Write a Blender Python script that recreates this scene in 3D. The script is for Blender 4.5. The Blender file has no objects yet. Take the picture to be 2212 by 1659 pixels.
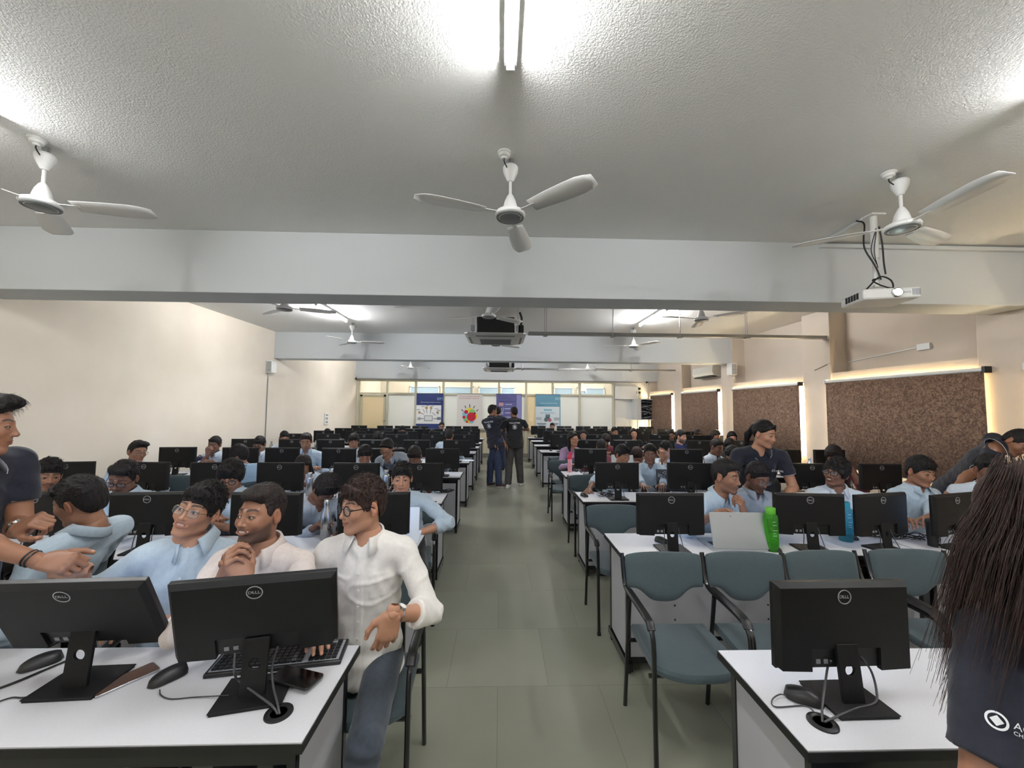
import bpy, bmesh, math, random
import numpy as np
from mathutils import Vector, Matrix
D = bpy.data
SC = bpy.context.scene
COL = SC.collection
rad = math.radians

# ------------------------------------------------------------------ camera
F_PX, CX, CY = 840.0, 1106.0, 829.5
CAM_Z = 1.70
VP = (1081.0, 880.0)          # where the aisle runs to
ROLL = 0.0083
def _unit(v):
    v = np.array(v, float); return v / np.linalg.norm(v)
yc = _unit([VP[0] - CX, -(VP[1] - CY), -F_PX])
h_ = _unit([math.cos(ROLL), -math.sin(ROLL), 0])
xc = _unit(h_ - np.dot(h_, yc) * yc)
zc = np.cross(xc, yc)
RW = np.array([xc, yc, zc])   # camera axes -> world
cam_d = D.cameras.new('camera'); cam = D.objects.new('camera', cam_d); COL.objects.link(cam)
cam_d.sensor_width = 36.0; cam_d.lens = F_PX / 2212.0 * 36.0; cam_d.clip_start = 0.05; cam_d.clip_end = 200
mw = Matrix.Identity(4)
for i in range(3):
    for j in range(3): mw[i][j] = RW[i][j]
mw[2][3] = CAM_Z
cam.matrix_world = mw
SC.camera = cam
def ray(x, y): return RW @ np.array([(x - CX) / F_PX, -(y - CY) / F_PX, -1.0])
def pix(x, y, d):
    r = ray(x, y); return Vector(r * (d / r[1]) + np.array([0, 0, CAM_Z]))
def pixz(x, y, z):
    r = ray(x, y); return Vector(r * ((z - CAM_Z) / r[2]) + np.array([0, 0, CAM_Z]))

# ------------------------------------------------------------------ view and world
SC.view_settings.view_transform = 'Standard'; SC.view_settings.look = 'None'
SC.view_settings.gamma = 1.0; SC.view_settings.use_curve_mapping = False
SC.view_settings.exposure = 2.02
cy = SC.cycles
cy.max_bounces = 7; cy.diffuse_bounces = 4; cy.glossy_bounces = 3; cy.transmission_bounces = 6; cy.transparent_max_bounces = 8
cy.caustics_reflective = False; cy.caustics_refractive = False; cy.sample_clamp_indirect = 4.0
wd = D.worlds.new('sky'); SC.world = wd; wd.use_nodes = True
wd.node_tree.nodes['Background'].inputs[0].default_value = (1.0, 0.80, 0.50, 1)
wd.node_tree.nodes['Background'].inputs[1].default_value = 17.0
TUBE_POWER = 62.0

# ------------------------------------------------------------------ materials
def srgb(r, g, b):
    def f(c):
        c /= 255.0
        return c / 12.92 if c <= 0.04045 else ((c + 0.055) / 1.055) ** 2.4
    return (f(r), f(g), f(b), 1.0)
MATS = {}
def mat(name, col=(200, 200, 200), rough=0.6, metal=0.0, bump=None, mottle=None, emit=None, trans=0, spec=None, coat=0, alpha=None, sheen=0, ior=None):
    """bump=(scale, strength, distance[, (sx,sy,sz)])   mottle=(scale, rgb2, detail[, (sx,sy,sz)])"""
    m = D.materials.new(name); m.use_nodes = True; MATS[name] = m
    nt = m.node_tree; b = nt.nodes['Principled BSDF']; L = nt.links
    c = srgb(*col)
    b.inputs['Base Color'].default_value = c; b.inputs['Roughness'].default_value = rough; b.inputs['Metallic'].default_value = metal
    if spec is not None: b.inputs['Specular IOR Level'].default_value = spec
    if ior: b.inputs['IOR'].default_value = ior
    if trans: b.inputs['Transmission Weight'].default_value = trans
    if coat: b.inputs['Coat Weight'].default_value = coat; b.inputs['Coat Roughness'].default_value = 0.15
    if sheen: b.inputs['Sheen Weight'].default_value = sheen
    if alpha is not None: b.inputs['Alpha'].default_value = alpha
    if emit: b.inputs['Emission Color'].default_value = srgb(*emit[0]); b.inputs['Emission Strength'].default_value = emit[1]
    tc = nt.nodes.new('ShaderNodeTexCoord')
    def coords(scl):
        if scl is None: return tc.outputs['Object']
        mp = nt.nodes.new('ShaderNodeMapping'); mp.inputs['Scale'].default_value = scl
        L.new(tc.outputs['Object'], mp.inputs['Vector']); return mp.outputs['Vector']
    if mottle:
        n = nt.nodes.new('ShaderNodeTexNoise'); n.inputs['Scale'].default_value = mottle[0]; n.inputs['Detail'].default_value = mottle[2]
        L.new(coords(mottle[3] if len(mottle) > 3 else None), n.inputs['Vector'])
        r = nt.nodes.new('ShaderNodeValToRGB'); r.color_ramp.elements[0].position = 0.35; r.color_ramp.elements[1].position = 0.65
        r.color_ramp.elements[0].color = c; r.color_ramp.elements[1].color = srgb(*mottle[1])
        L.new(n.outputs['Fac'], r.inputs['Fac']); L.new(r.outputs['Color'], b.inputs['Base Color'])
    if bump:
        n = nt.nodes.new('ShaderNodeTexNoise'); n.inputs['Scale'].default_value = bump[0]; n.inputs['Detail'].default_value = 3
        L.new(coords(bump[3] if len(bump) > 3 else None), n.inputs['Vector'])
        bp = nt.nodes.new('ShaderNodeBump'); bp.inputs['Strength'].default_value = bump[1]; bp.inputs['Distance'].default_value = bump[2]
        L.new(n.outputs['Fac'], bp.inputs['Height']); L.new(bp.outputs['Normal'], b.inputs['Normal'])
    return m

mat('ceiling_plaster', (228, 228, 225), 0.9, bump=(115, 0.7, 0.006))
mat('beam_paint', (200, 204, 205), 0.85, bump=(60, 0.25, 0.003))
mat('cream_wall', (222, 212, 196), 0.85, bump=(45, 0.25, 0.003), mottle=(1.3, (229, 220, 205), 3))
mat('pink_wall', (210, 198, 185), 0.85, bump=(45, 0.3, 0.003), mottle=(1.0, (203, 189, 172), 3))
mat('white_wall', (222, 219, 210), 0.85, bump=(45, 0.2, 0.002))
mat('partition_frame', (196, 190, 166), 0.5)
mat('partition_panel', (214, 204, 176), 0.6, mottle=(30, (204, 192, 162), 3, (1, 1, 0.1)))
mat('corridor_panel', (224, 217, 200), 0.7, mottle=(8, (214, 205, 186), 3, (4, 4, 0.1)))
mat('lamp_glow', (255, 255, 255), 0.5, emit=((252, 253, 255), TUBE_POWER))
mat('lamp_glow_rear', (255, 255, 255), 0.5, emit=((252, 253, 255), TUBE_POWER * 1.75))
mat('corridor_glow', (255, 255, 255), 0.5, emit=((255, 251, 242), 110))
mat('window_glow', (150, 176, 196), 0.5, emit=((176, 200, 222), 0.02))
mat('white_plastic', (226, 226, 222), 0.4)
mat('fan_white', (228, 228, 226), 0.35)
mat('fan_ring', (120, 124, 126), 0.4)
mat('dark_plastic', (18, 18, 19), 0.45)
mat('black_plastic', (10, 10, 11), 0.42, bump=(600, 0.15, 0.0006))
mat('monitor_black', (15, 15, 16), 0.55, spec=0.3, bump=(500, 0.2, 0.0006))
mat('recess_black', (8, 8, 9), 0.5)
mat('screen_glass', (20, 24, 30), 0.2, emit=((150, 175, 215), 0.45))
mat('logo_silver', (176, 180, 182), 0.35, metal=0.3)
mat('port_grey', (130, 132, 136), 0.5)
mat('desk_white', (212, 212, 215), 0.42, mottle=(180, (208, 208, 212), 2))
mat('desk_panel', (168, 168, 172), 0.55, bump=(300, 0.1, 0.0006))
mat('black_edge', (14, 14, 14), 0.5)
mat('black_metal', (10, 10, 11), 0.28, coat=0.4)
mat('chrome', (190, 190, 192), 0.2, metal=1)
mat('brushed_steel', (178, 176, 174), 0.27, metal=1, bump=(40, 0.1, 0.001, (12, 12, 0.5)))
mat('galvanised', (150, 150, 148), 0.45, metal=0.6)
mat('ac_grey', (196, 196, 192), 0.4)
mat('ac_dark', (120, 122, 120), 0.5)
mat('rubber_cable', (16, 16, 17), 0.5)
mat('grey_cable', (60, 60, 62), 0.5)
mat('chair_fabric', (64, 78, 82), 0.85, bump=(420, 0.5, 0.0015), mottle=(350, (52, 65, 70), 2), sheen=0.2)
mat('red_plastic', (214, 22, 52), 0.35, coat=0.3)
mat('pink_bottle', (240, 166, 172), 0.4)
mat('green_cap', (96, 176, 52), 0.4)
mat('teal_cap', (12, 120, 130), 0.4)
mat('white_paper', (222, 228, 236), 0.8)
mat('print_white', (225, 228, 232), 0.6)
mat('print_grey', (150, 152, 158), 0.6)
mat('laptop_silver', (176, 180, 182), 0.4, metal=0.55, bump=(700, 0.05, 0.0003))
mat('glass_dark', (8, 9, 11), 0.08)
mat('phone_brown', (88, 66, 56), 0.22)
mat('key_black', (24, 24, 25), 0.4)
mat('key_bed', (150, 152, 156), 0.5)
mat('skirting', (122, 118, 108), 0.6)
mat('glass_clear', (250, 252, 252), 0.03, trans=1.0, ior=1.2)
def glassy(name, col, a, rough=0.08):
    m = D.materials.new(name); m.use_nodes = True; MATS[name] = m; nt = m.node_tree; b = nt.nodes['Principled BSDF']; o = nt.nodes['Material Output']
    b.inputs['Base Color'].default_value = srgb(*col); b.inputs['Roughness'].default_value = rough
    t = nt.nodes.new('ShaderNodeBsdfTransparent'); t.inputs[0].default_value = srgb(*[min(255, c + 50) for c in col])
    mx = nt.nodes.new('ShaderNodeMixShader'); mx.inputs[0].default_value = a
    nt.links.new(t.outputs[0], mx.inputs[1]); nt.links.new(b.outputs[0], mx.inputs[2]); nt.links.new(mx.outputs[0], o.inputs[0])
glassy('green_glass', (96, 180, 70), 0.32)
glassy('cyan_glass', (90, 170, 182), 0.38)
glassy('pane_glass', (225, 232, 228), 0.12)
glassy('lens_glass', (200, 205, 215), 0.12)
def translucent(name, col, t):
    m = D.materials.new(name); m.use_nodes = True; MATS[name] = m; nt = m.node_tree; b = nt.nodes['Principled BSDF']; o = nt.nodes['Material Output']
    b.inputs['Base Color'].default_value = srgb(*col); b.inputs['Roughness'].default_value = 0.35
    tr = nt.nodes.new('ShaderNodeBsdfTranslucent'); tr.inputs[0].default_value = srgb(*col)
    mx = nt.nodes.new('ShaderNodeMixShader'); mx.inputs[0].default_value = t
    nt.links.new(b.outputs[0], mx.inputs[1]); nt.links.new(tr.outputs[0], mx.inputs[2]); nt.links.new(mx.outputs[0], o.inputs[0])
mat('blind_backing', (226, 220, 206), 0.8)
translucent('frosted_glass', (232, 234, 234), 0.62)
translucent('frosted_warm', (232, 222, 200), 0.6)

# floor: vinyl sheets with faint joints and dull, worn sheen
m = mat('floor_vinyl', (104, 106, 94), 0.4)
nt = m.node_tree; b = nt.nodes['Principled BSDF']; tc = nt.nodes.new('ShaderNodeTexCoord')
br = nt.nodes.new('ShaderNodeTexBrick'); br.inputs['Scale'].default_value = 1.0
br.inputs['Color1'].default_value = srgb(134, 135, 120); br.inputs['Color2'].default_value = srgb(144, 145, 130); br.inputs['Mortar'].default_value = srgb(104, 105, 94)
br.inputs['Mortar Size'].default_value = 0.0015; br.inputs['Brick Width'].default_value = 0.62; br.inputs['Row Height'].default_value = 0.62; br.offset = 0.5
ns = nt.nodes.new('ShaderNodeTexNoise'); ns.inputs['Scale'].default_value = 2.2; ns.inputs['Detail'].default_value = 5
mx = nt.nodes.new('ShaderNodeMixRGB'); mx.blend_type = 'MULTIPLY'; mx.inputs[0].default_value = 0.28
rp = nt.nodes.new('ShaderNodeValToRGB'); rp.color_ramp.elements[0].color = (0.55, 0.55, 0.5, 1); rp.color_ramp.elements[0].position = 0.3; rp.color_ramp.elements[1].position = 0.75
mr = nt.nodes.new('ShaderNodeMapRange'); mr.inputs['To Min'].default_value = 0.22; mr.inputs['To Max'].default_value = 0.42
nt.links.new(tc.outputs['Object'], br.inputs['Vector']); nt.links.new(tc.outputs['Object'], ns.inputs['Vector'])
nt.links.new(ns.outputs['Fac'], rp.inputs['Fac']); nt.links.new(br.outputs['Color'], mx.inputs[1]); nt.links.new(rp.outputs['Color'], mx.inputs[2])
nt.links.new(mx.outputs[0], b.inputs['Base Color']); nt.links.new(ns.outputs['Fac'], mr.inputs['Value']); nt.links.new(mr.outputs[0], b.inputs['Roughness'])

# blind fabric: brown, mottled like dry leaves
m = mat('blind_fabric', (92, 70, 56), 0.85)
nt = m.node_tree; b = nt.nodes['Principled BSDF']; tc = nt.nodes.new('ShaderNodeTexCoord')
vo = nt.nodes.new('ShaderNodeTexNoise'); vo.inputs['Scale'].default_value = 26; vo.inputs['Detail'].default_value = 4; vo.inputs['Distortion'].default_value = 1.6
rp = nt.nodes.new('ShaderNodeValToRGB'); rp.color_ramp.elements[0].color = srgb(88, 66, 54); rp.color_ramp.elements[0].position = 0.4; rp.color_ramp.elements[1].color = srgb(136, 110, 90); rp.color_ramp.elements[1].position = 0.62
nt.links.new(tc.outputs['Object'], vo.inputs['Vector']); nt.links.new(vo.outputs['Fac'], rp.inputs['Fac']); nt.links.new(rp.outputs['Color'], b.inputs['Base Color'])

# ------------------------------------------------------------------ mesh helpers
def T(x=0, y=0, z=0): return Matrix.Translation((x, y, z))
def RX(a): return Matrix.Rotation(a, 4, 'X')
def RY(a): return Matrix.Rotation(a, 4, 'Y')
def RZ(a): return Matrix.Rotation(a, 4, 'Z')
def S(x, y, z): return Matrix.Diagonal((x, y, z, 1))
class MB:
    def __init__(s): s.v = []; s.f = []; s.mi = []; s.mats = []
    def midx(s, m):
        if m not in s.mats: s.mats.append(m)
        return s.mats.index(m)
    def add(s, vs, fs, m=None, M=None):
        o = len(s.v)
        if M is not None: vs = [M @ Vector(v) for v in vs]
        s.v += [tuple(v) for v in vs]; s.f += [tuple(i + o for i in f) for f in fs]
        s.mi += [s.midx(m)] * len(fs); return s
    def box(s, x0, x1, y0, y1, z0, z1, m=None, M=None, r=0.0):
        if r > 0:                       # rounded in the XZ outline
            n = 4; pts = []
            for cx, cz, a0 in ((x1 - r, z1 - r, 0), (x0 + r, z1 - r, 90), (x0 + r, z0 + r, 180), (x1 - r, z0 + r, 270)):
                for k in range(n + 1):
                    a = rad(a0 + 90 * k / n); pts.append((cx + r * math.cos(a), cz + r * math.sin(a)))
            return s.prism([(p[0], p[1]) for p in pts], y0, y1, m, M)
        vs = [(x, y, z) for x in (x0, x1) for y in (y0, y1) for z in (z0, z1)]
        return s.add(vs, [(0, 1, 3, 2), (4, 6, 7, 5), (0, 4, 5, 1), (2, 3, 7, 6), (0, 2, 6, 4), (1, 5, 7, 3)], m, M)
    def prism(s, pts, y0, y1, m=None, M=None):      # outline in XZ, extruded along Y
        n = len(pts); vs = [(p[0], y0, p[1]) for p in pts] + [(p[0], y1, p[1]) for p in pts]
        fs = [tuple(range(n)), tuple(range(2 * n - 1, n - 1, -1))] + [(i, n + i, n + (i + 1) % n, (i + 1) % n) for i in range(n)]
        return s.add(vs, fs, m, M)
    def lathe(s, prof, seg=24, m=None, M=None):
        vs = []; fs = []; n = len(prof)
        for k in range(seg):
            a = 2 * math.pi * k / seg
            for r, z in prof: vs.append((r * math.cos(a), r * math.sin(a), z))
        for k in range(seg):
            k2 = (k + 1) % seg
            for i in range(n - 1): fs.append((k * n + i, k2 * n + i, k2 * n + i + 1, k * n + i + 1))
        if prof[0][0] > 1e-6: fs.append(tuple(k * n for k in range(seg))[::-1])
        if prof[-1][0] > 1e-6: fs.append(tuple(k * n + n - 1 for k in range(seg)))
        return s.add(vs, fs, m, M)
    def tube(s, path, r, seg=8, m=None, M=None, flat=1.0):
        P = [Vector(p) for p in path]; n = len(P); vs = []; fs = []
        rs = r if isinstance(r, (list, tuple)) else [r] * n
        up = None
        for i in range(n):
            t = (P[min(i + 1, n - 1)] - P[max(i - 1, 0)]).normalized()
            if up is None:
                up = Vector((0, 0, 1)) if abs(t.z) < 0.9 else Vector((0, 1, 0))
            a = (up - t * up.dot(t))
            if a.length < 1e-5: a = Vector((1, 0, 0)) - t * t.x
            a.normalize(); up = a; b = t.cross(a)
            for k in range(seg):
                th = 2 * math.pi * k / seg
                vs.append(P[i] + (a * math.cos(th) * flat + b * math.sin(th)) * rs[i])
        for i in range(n - 1):
            for k in range(seg):
                k2 = (k + 1) % seg; fs.append((i * seg + k, i * seg + k2, (i + 1) * seg + k2, (i + 1) * seg + k))
        fs.append(tuple(range(seg))[::-1]); fs.append(tuple((n - 1) * seg + k for k in range(seg)))
        return s.add(vs, fs, m, M)
    def cyl(s, p0, p1, r, seg=12, m=None, M=None): return s.tube([p0, p1], r, seg, m, M)
    def sphere(s, c, r, m=None, M=None, seg=14, rings=9):
        rr = r if isinstance(r, (tuple, list)) else (r, r, r)
        vs = [(c[0], c[1], c[2] + rr[2])]; fs = []
        for i in range(1, rings):
            p = math.pi * i / rings
            for k in range(seg):
                a = 2 * math.pi * k / seg
                vs.append((c[0] + rr[0] * math.sin(p) * math.cos(a), c[1] + rr[1] * math.sin(p) * math.sin(a), c[2] + rr[2] * math.cos(p)))
        vs.append((c[0], c[1], c[2] - rr[2])); last = len(vs) - 1
        for k in range(seg): fs.append((0, 1 + k, 1 + (k + 1) % seg))
        for i in range(rings - 2):
            for k in range(seg):
                a = 1 + i * seg + k; b = 1 + i * seg + (k + 1) % seg; fs.append((a, a + seg, b + seg, b))
        o = 1 + (rings - 2) * seg
        for k in range(seg): fs.append((o + k, last, o + (k + 1) % seg))
        return s.add(vs, fs, m, M)
    def mesh(s, name, smooth=True):
        me = D.meshes.new(name); me.from_pydata(s.v, [], s.f)
        for mm in s.mats: me.materials.append(MATS[mm] if mm else None)
        me.polygons.foreach_set('material_index', s.mi)
        me.update()
        bm = bmesh.new(); bm.from_mesh(me); bmesh.ops.recalc_face_normals(bm, faces=bm.faces); bm.to_mesh(me); bm.free()
        if smooth:
            me.shade_smooth()
            try: me.set_sharp_from_angle(angle=rad(35))
            except Exception: pass
        return me
    def obj(s, name, parent=None, bevel=0.0, smooth=True, M=None):
        o = D.objects.new(name, s.mesh(name, smooth)); COL.objects.link(o)
        if parent: o.parent = parent
        if M is not None: o.matrix_local = M
        if bevel:
            md = o.modifiers.new('bevel', 'BEVEL'); md.width = bevel; md.segments = 2; md.limit_method = 'ANGLE'; md.angle_limit = rad(40)
        return o
def tag(o, label, cat, group=None):
    o['label'] = label; o['category'] = cat
    if group: o['group'] = group
    return o
def thing(name, label, cat, loc=(0, 0, 0), rz=0.0, group=None):
    o = D.objects.new(name, None); COL.objects.link(o); o.empty_display_size = 0.05
    o.location = loc; o.rotation_euler = (0, 0, rz); return tag(o, label, cat, group)
def struct(o): o['kind'] = 'structure'; return o
def dup(root, loc, rz, label, group=None):
    r = root.copy(); COL.objects.link(r); r.location = loc; r.rotation_euler = (0, 0, rz); r['label'] = label
    if group: r['group'] = group
    def rec(a, b):
        for ch in a.children:
            if ch.get('_new'): continue
            c = ch.copy(); COL.objects.link(c); c.parent = b; c.matrix_parent_inverse = ch.matrix_parent_inverse.copy(); rec(ch, c)
    rec(root, r); return r
_TXT = {}
def text_geo(s, size=0.1, ext=0.0005, align='CENTER', shear=0.0):
    k = (s, size, ext, align, shear)
    if k in _TXT: return _TXT[k]
    cu = D.curves.new('lettering', 'FONT'); cu.body = s; cu.size = size; cu.extrude = ext; cu.align_x = align; cu.align_y = 'CENTER'; cu.shear = shear
    cu.resolution_u = 3
    o = D.objects.new('lettering', cu); COL.objects.link(o); dg = bpy.context.evaluated_depsgraph_get(); dg.update()
    me = o.evaluated_get(dg).to_mesh()
    vs = [tuple(v.co) for v in me.vertices]; fs = [tuple(p.vertices) for p in me.polygons]
    o.evaluated_get(dg).to_mesh_clear(); D.objects.remove(o); D.curves.remove(cu)
    _TXT[k] = (vs, fs); return _TXT[k]
def bez(pts, n=10):
    """Catmull-Rom through points"""
    P = [Vector(p) for p in pts]; P = [P[0] * 2 - P[1]] + P + [P[-1] * 2 - P[-2]]; out = []
    for i in range(1, len(P) - 2):
        for k in range(n):
            t = k / n; a, b, c, d = P[i - 1], P[i], P[i + 1], P[i + 2]
            out.append(0.5 * ((2 * b) + (c - a) * t + (2 * a - 5 * b + 4 * c - d) * t * t + (3 * b - a - 3 * c + d) * t ** 3))
    out.append(P[-2]); return out
# ================================================================== ROOM
XL, XR, XREC, YB, ZC = -4.9, 5.15, 5.42, 13.4, 3.30
YN = -3.4
ZB = 2.72                                  # underside of the beams
fl = MB().box(XL - 0.2, 6.2, YN - 0.2, 17.5, -0.1, 0, 'floor_vinyl').obj('floor', smooth=False); struct(fl)
struct(MB().box(XL - 0.2, XREC + 0.3, YN - 0.2, 17.5, ZC, ZC + 0.15, 'ceiling_plaster').obj('ceiling', smooth=False))
struct(MB().box(XL - 0.2, XL, YN - 0.2, 17.5, 0, ZC, 'cream_wall').obj('wall_left', smooth=False))
struct(MB().box(XL, XREC + 0.2, YN - 0.2, YN, 0, ZC, 'white_wall').obj('wall_near', smooth=False))
# right wall: columns, a lintel ledge level with them, recessed wall above, openings behind the blinds
COLS = [(1.05, 1.6), (3.53, 4.03), (5.9, 6.45), (8.45, 8.92), (10.9, 11.4), (13.3, 13.6)]
rw = MB()
rw.box(XREC, XREC + 0.2, YN, 17.5, 2.28, ZC, 'pink_wall')
rw.box(XR + 0.02, XREC + 0.2, YN, 13.6, 2.16, 2.28, 'pink_wall')
rw.box(XR + 0.02, XREC + 0.2, YN, 13.6, 0, 0.92, 'pink_wall')
rw.box(XR, XREC + 0.2, YN, COLS[0][1], 0, ZC, 'pink_wall')
rw.box(XREC, XREC + 0.2, 13.4, 17.5, 0, ZC, 'pink_wall')
struct(rw.obj('wall_right', smooth=False))
for i, (a, b_) in enumerate(COLS[1:]):
    struct(MB().box(XR, XREC + 0.2, a, b_, 0, ZC, 'pink_wall').obj('trim_%d' % (i + 1), bevel=0.008, smooth=False))
for i, (a, b_) in enumerate([(3.55, 3.92), (8.5, 8.85)]):
    struct(MB().box(XL, XR + 0.02 if i else XREC, a, b_, ZB, ZC, 'beam_paint').obj('trim_%d' % (i + 7), bevel=0.006, smooth=False))
struct(MB().box(XL, XREC, 13.25, 13.6, 2.63, ZC, 'beam_paint').obj('trim_9', smooth=False))
# skirting
struct(MB().box(XL, XL + 0.012, YN, YB, 0, 0.1, 'skirting').obj('baseboard_left', smooth=False))
# windows in the right wall
for i in range(4):
    a, b_ = COLS[i + 1][1], COLS[i + 2][0]
    w = MB()
    for z0, z1 in ((0.92, 0.97), (2.11, 2.16)): w.box(XREC, XREC + 0.06, a, b_, z0, z1, 'white_plastic')
    for k in range(4):
        yy = a + (b_ - a - 0.05) * k / 3; w.box(XREC, XREC + 0.06, yy, yy + 0.05, 0.92, 2.16, 'white_plastic')
    wo = struct(w.obj('window_%d' % (i + 1), smooth=False))
    MB().box(XREC + 0.025, XREC + 0.031, a, b_, 0.97, 2.11, 'pane_glass').obj('window_pane', parent=wo, smooth=False)
a, b_ = COLS[0][1], COLS[1][0]
w = MB()
for z0, z1 in ((0.92, 0.97), (2.11, 2.16)): w.box(XREC, XREC + 0.06, a, b_, z0, z1, 'white_plastic')
for k in range(4):
    yy = a + (b_ - a - 0.05) * k / 3; w.box(XREC, XREC + 0.06, yy, yy + 0.05, 0.92, 2.16, 'white_plastic')
wo = struct(w.obj('window_5', smooth=False))
MB().box(XREC + 0.025, XREC + 0.031, a, b_, 0.97, 2.11, 'pane_glass').obj('window_pane', parent=wo, smooth=False)
# roller blinds in front of the windows
BL = [(1.5, 3.6, 'widest brown roller blind nearest the camera, at the right edge'), (3.94, 5.93, 'large brown mottled roller blind in the nearest full window, right of the projector'),
      (6.49, 8.38, 'brown roller blind behind the ponytailed woman, second window in view'), (8.98, 10.82, 'brown roller blind below the wall air conditioner, third window in view'),
      (11.46, 13.1, 'farthest brown roller blind, beside the caged equipment rack')]
for i, (a, b_, lb) in enumerate(BL):
    o = thing('roller_blind', lb, 'blind', (5.09, a, 0.85), group='roller blinds on the window wall')
    L_ = b_ - a
    # the cloth hangs with a very slight wave
    n = 24; f = MB(); vs = []; fs = []
    for k in range(n + 1):
        for z in (0, 0.65, 1.29): vs.append((0.006 * math.sin(k * 0.9 + i) * (1 - z / 1.4), L_ * k / n, z))
    for k in range(n):
        for j in range(2): fs.append((k * 3 + j, k * 3 + j + 1, k * 3 + j + 4, k * 3 + j + 3))
    f.add(vs, fs, 'blind_fabric'); fo = f.obj('fabric', o); MB().box(0.012, 0.014, 0.004, L_ - 0.004, 0.0, 1.27, 'blind_backing').obj('backing', o, smooth=False); sm = fo.modifiers.new('thick', 'SOLIDIFY'); sm.thickness = 0.002
    MB().cyl((0.01, 0, 1.29), (0.01, L_, 1.29), 0.022, 14, 'white_plastic').obj('roller', o)
    MB().box(-0.02, 0.06, -0.03, 0.0, 1.255, 1.325, 'dark_plastic').obj('end_bracket', o, bevel=0.003)
    MB().box(-0.02, 0.06, L_, L_ + 0.02, 1.255, 1.325, 'white_plastic').obj('end_bracket', o, bevel=0.003)
    MB().cyl((0, 0, 0), (0, L_, 0), 0.009, 8, 'white_plastic').obj('bottom_bar', o)

# far glazed partition
FX = [-4.82, -3.86, -2.9, -1.96, -1.0, -0.06, 0.88, 1.80, 2.74, 3.90]
ZS, ZT, ZU = 0.95, 2.14, 2.60
wb = MB()
wb.box(XL, XREC, 13.42, 13.55, 2.6, ZC, 'white_wall'); wb.box(3.95, XREC, 13.4, 13.55, 0, 2.61, 'white_wall')
for k in range(1, len(FX) - 1): wb.box(FX[k] + 0.03, FX[k + 1] - 0.03, 13.44, 13.5, 0.12, ZS, 'partition_panel')
struct(wb.obj('wall_back', smooth=False))
fr = MB()
for k, x in enumerate(FX): fr.box(x - 0.035, x + 0.035, 13.36, 13.47, 0, ZU, 'partition_frame')
fr.box(FX[0], FX[-1], 13.355, 13.475, ZU - 0.04, ZU + 0.03, 'partition_frame'); fr.box(FX[0], FX[-1], 13.355, 13.475, ZT - 0.03, ZT + 0.03, 'partition_frame')
fr.box(FX[1], FX[-1], 13.355, 13.475, ZS - 0.03, ZS + 0.03, 'partition_frame'); fr.box(FX[1], FX[-1], 13.35, 13.475, 0, 0.13, 'skirting')
pf = struct(fr.obj('window_6', smooth=False))
for k in range(len(FX) - 1):
    MB().box(FX[k] + 0.035, FX[k + 1] - 0.035, 13.41, 13.416, ZT + 0.03, ZU - 0.04, 'pane_glass').obj('clear_pane', pf, smooth=False)
    if k: MB().box(FX[k] + 0.035, FX[k + 1] - 0.035, 13.41, 13.418, ZS + 0.03, ZT - 0.03, 'frosted_warm' if k in (6,) else 'frosted_glass').obj('frosted_pane', pf, smooth=False)
dr = MB(); a, b_ = FX[0] + 0.05, FX[1] - 0.05
dr.box(a, a + 0.07, 13.39, 13.43, 0.02, ZT - 0.04, 'partition_frame'); dr.box(b_ - 0.07, b_, 13.39, 13.43, 0.02, ZT - 0.04, 'partition_frame')
dr.box(a, b_, 13.39, 13.43, ZT - 0.11, ZT - 0.04, 'partition_frame'); dr.box(a, b_, 13.39, 13.43, 0.9, 0.97, 'partition_frame'); dr.box(a, b_, 13.39, 13.43, 0.02, 0.12, 'partition_frame')
dr.box(a + 0.07, b_ - 0.07, 13.4, 13.42, 0.12, 0.9, 'partition_panel')
do = struct(dr.obj('door_1', smooth=False)); MB().box(a + 0.07, b_ - 0.07, 13.405, 13.412, 0.97, ZT - 0.11, 'frosted_warm').obj('door_pane', do, smooth=False)
MB().sphere((b_ - 0.035, 13.36, 1.22), 0.032, 'chrome').obj('door_handle', do)
# corridor room behind the partition
cw = MB(); cw.box(XL, XREC, 16.0, 16.1, 0, ZC, 'corridor_panel')
struct(cw.obj('wall_corridor', smooth=False))
for k, (x0, x1) in enumerate([(-3.7, -2.5), (-2.4, -1.1), (-0.9, -0.1), (0.0, 0.6), (2.2, 3.0), (3.15, 4.3)]):
    wn = MB(); wn.box(x0, x1, 15.93, 15.99, 2.2, 2.24, 'white_plastic'); wn.box(x0, x1, 15.93, 15.99, 2.50, 2.54, 'white_plastic')
    wn.box(x0, x0 + 0.04, 15.93, 15.99, 2.2, 2.54, 'white_plastic'); wn.box(x1 - 0.04, x1, 15.93, 15.99, 2.2, 2.54, 'white_plastic')
    wo = struct(wn.obj('window_%d' % (7 + k), smooth=False)); MB().box(x0 + 0.04, x1 - 0.04, 15.96, 15.97, 2.24, 2.5, 'window_glow').obj('window_pane', wo, smooth=False)

# rod above the partition
o = MB().cyl((-4.86, 13.2, 2.63), (5.02, 13.2, 2.60), 0.016, 8, 'galvanised').sphere((-4.86, 13.2, 2.63), 0.035, 'dark_plastic').sphere((5.02, 13.2, 2.6), 0.035, 'dark_plastic').obj('screen_rod')
tag(o, 'thin grey rod with black end caps across the top of the far glazed partition', 'rod')

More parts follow.
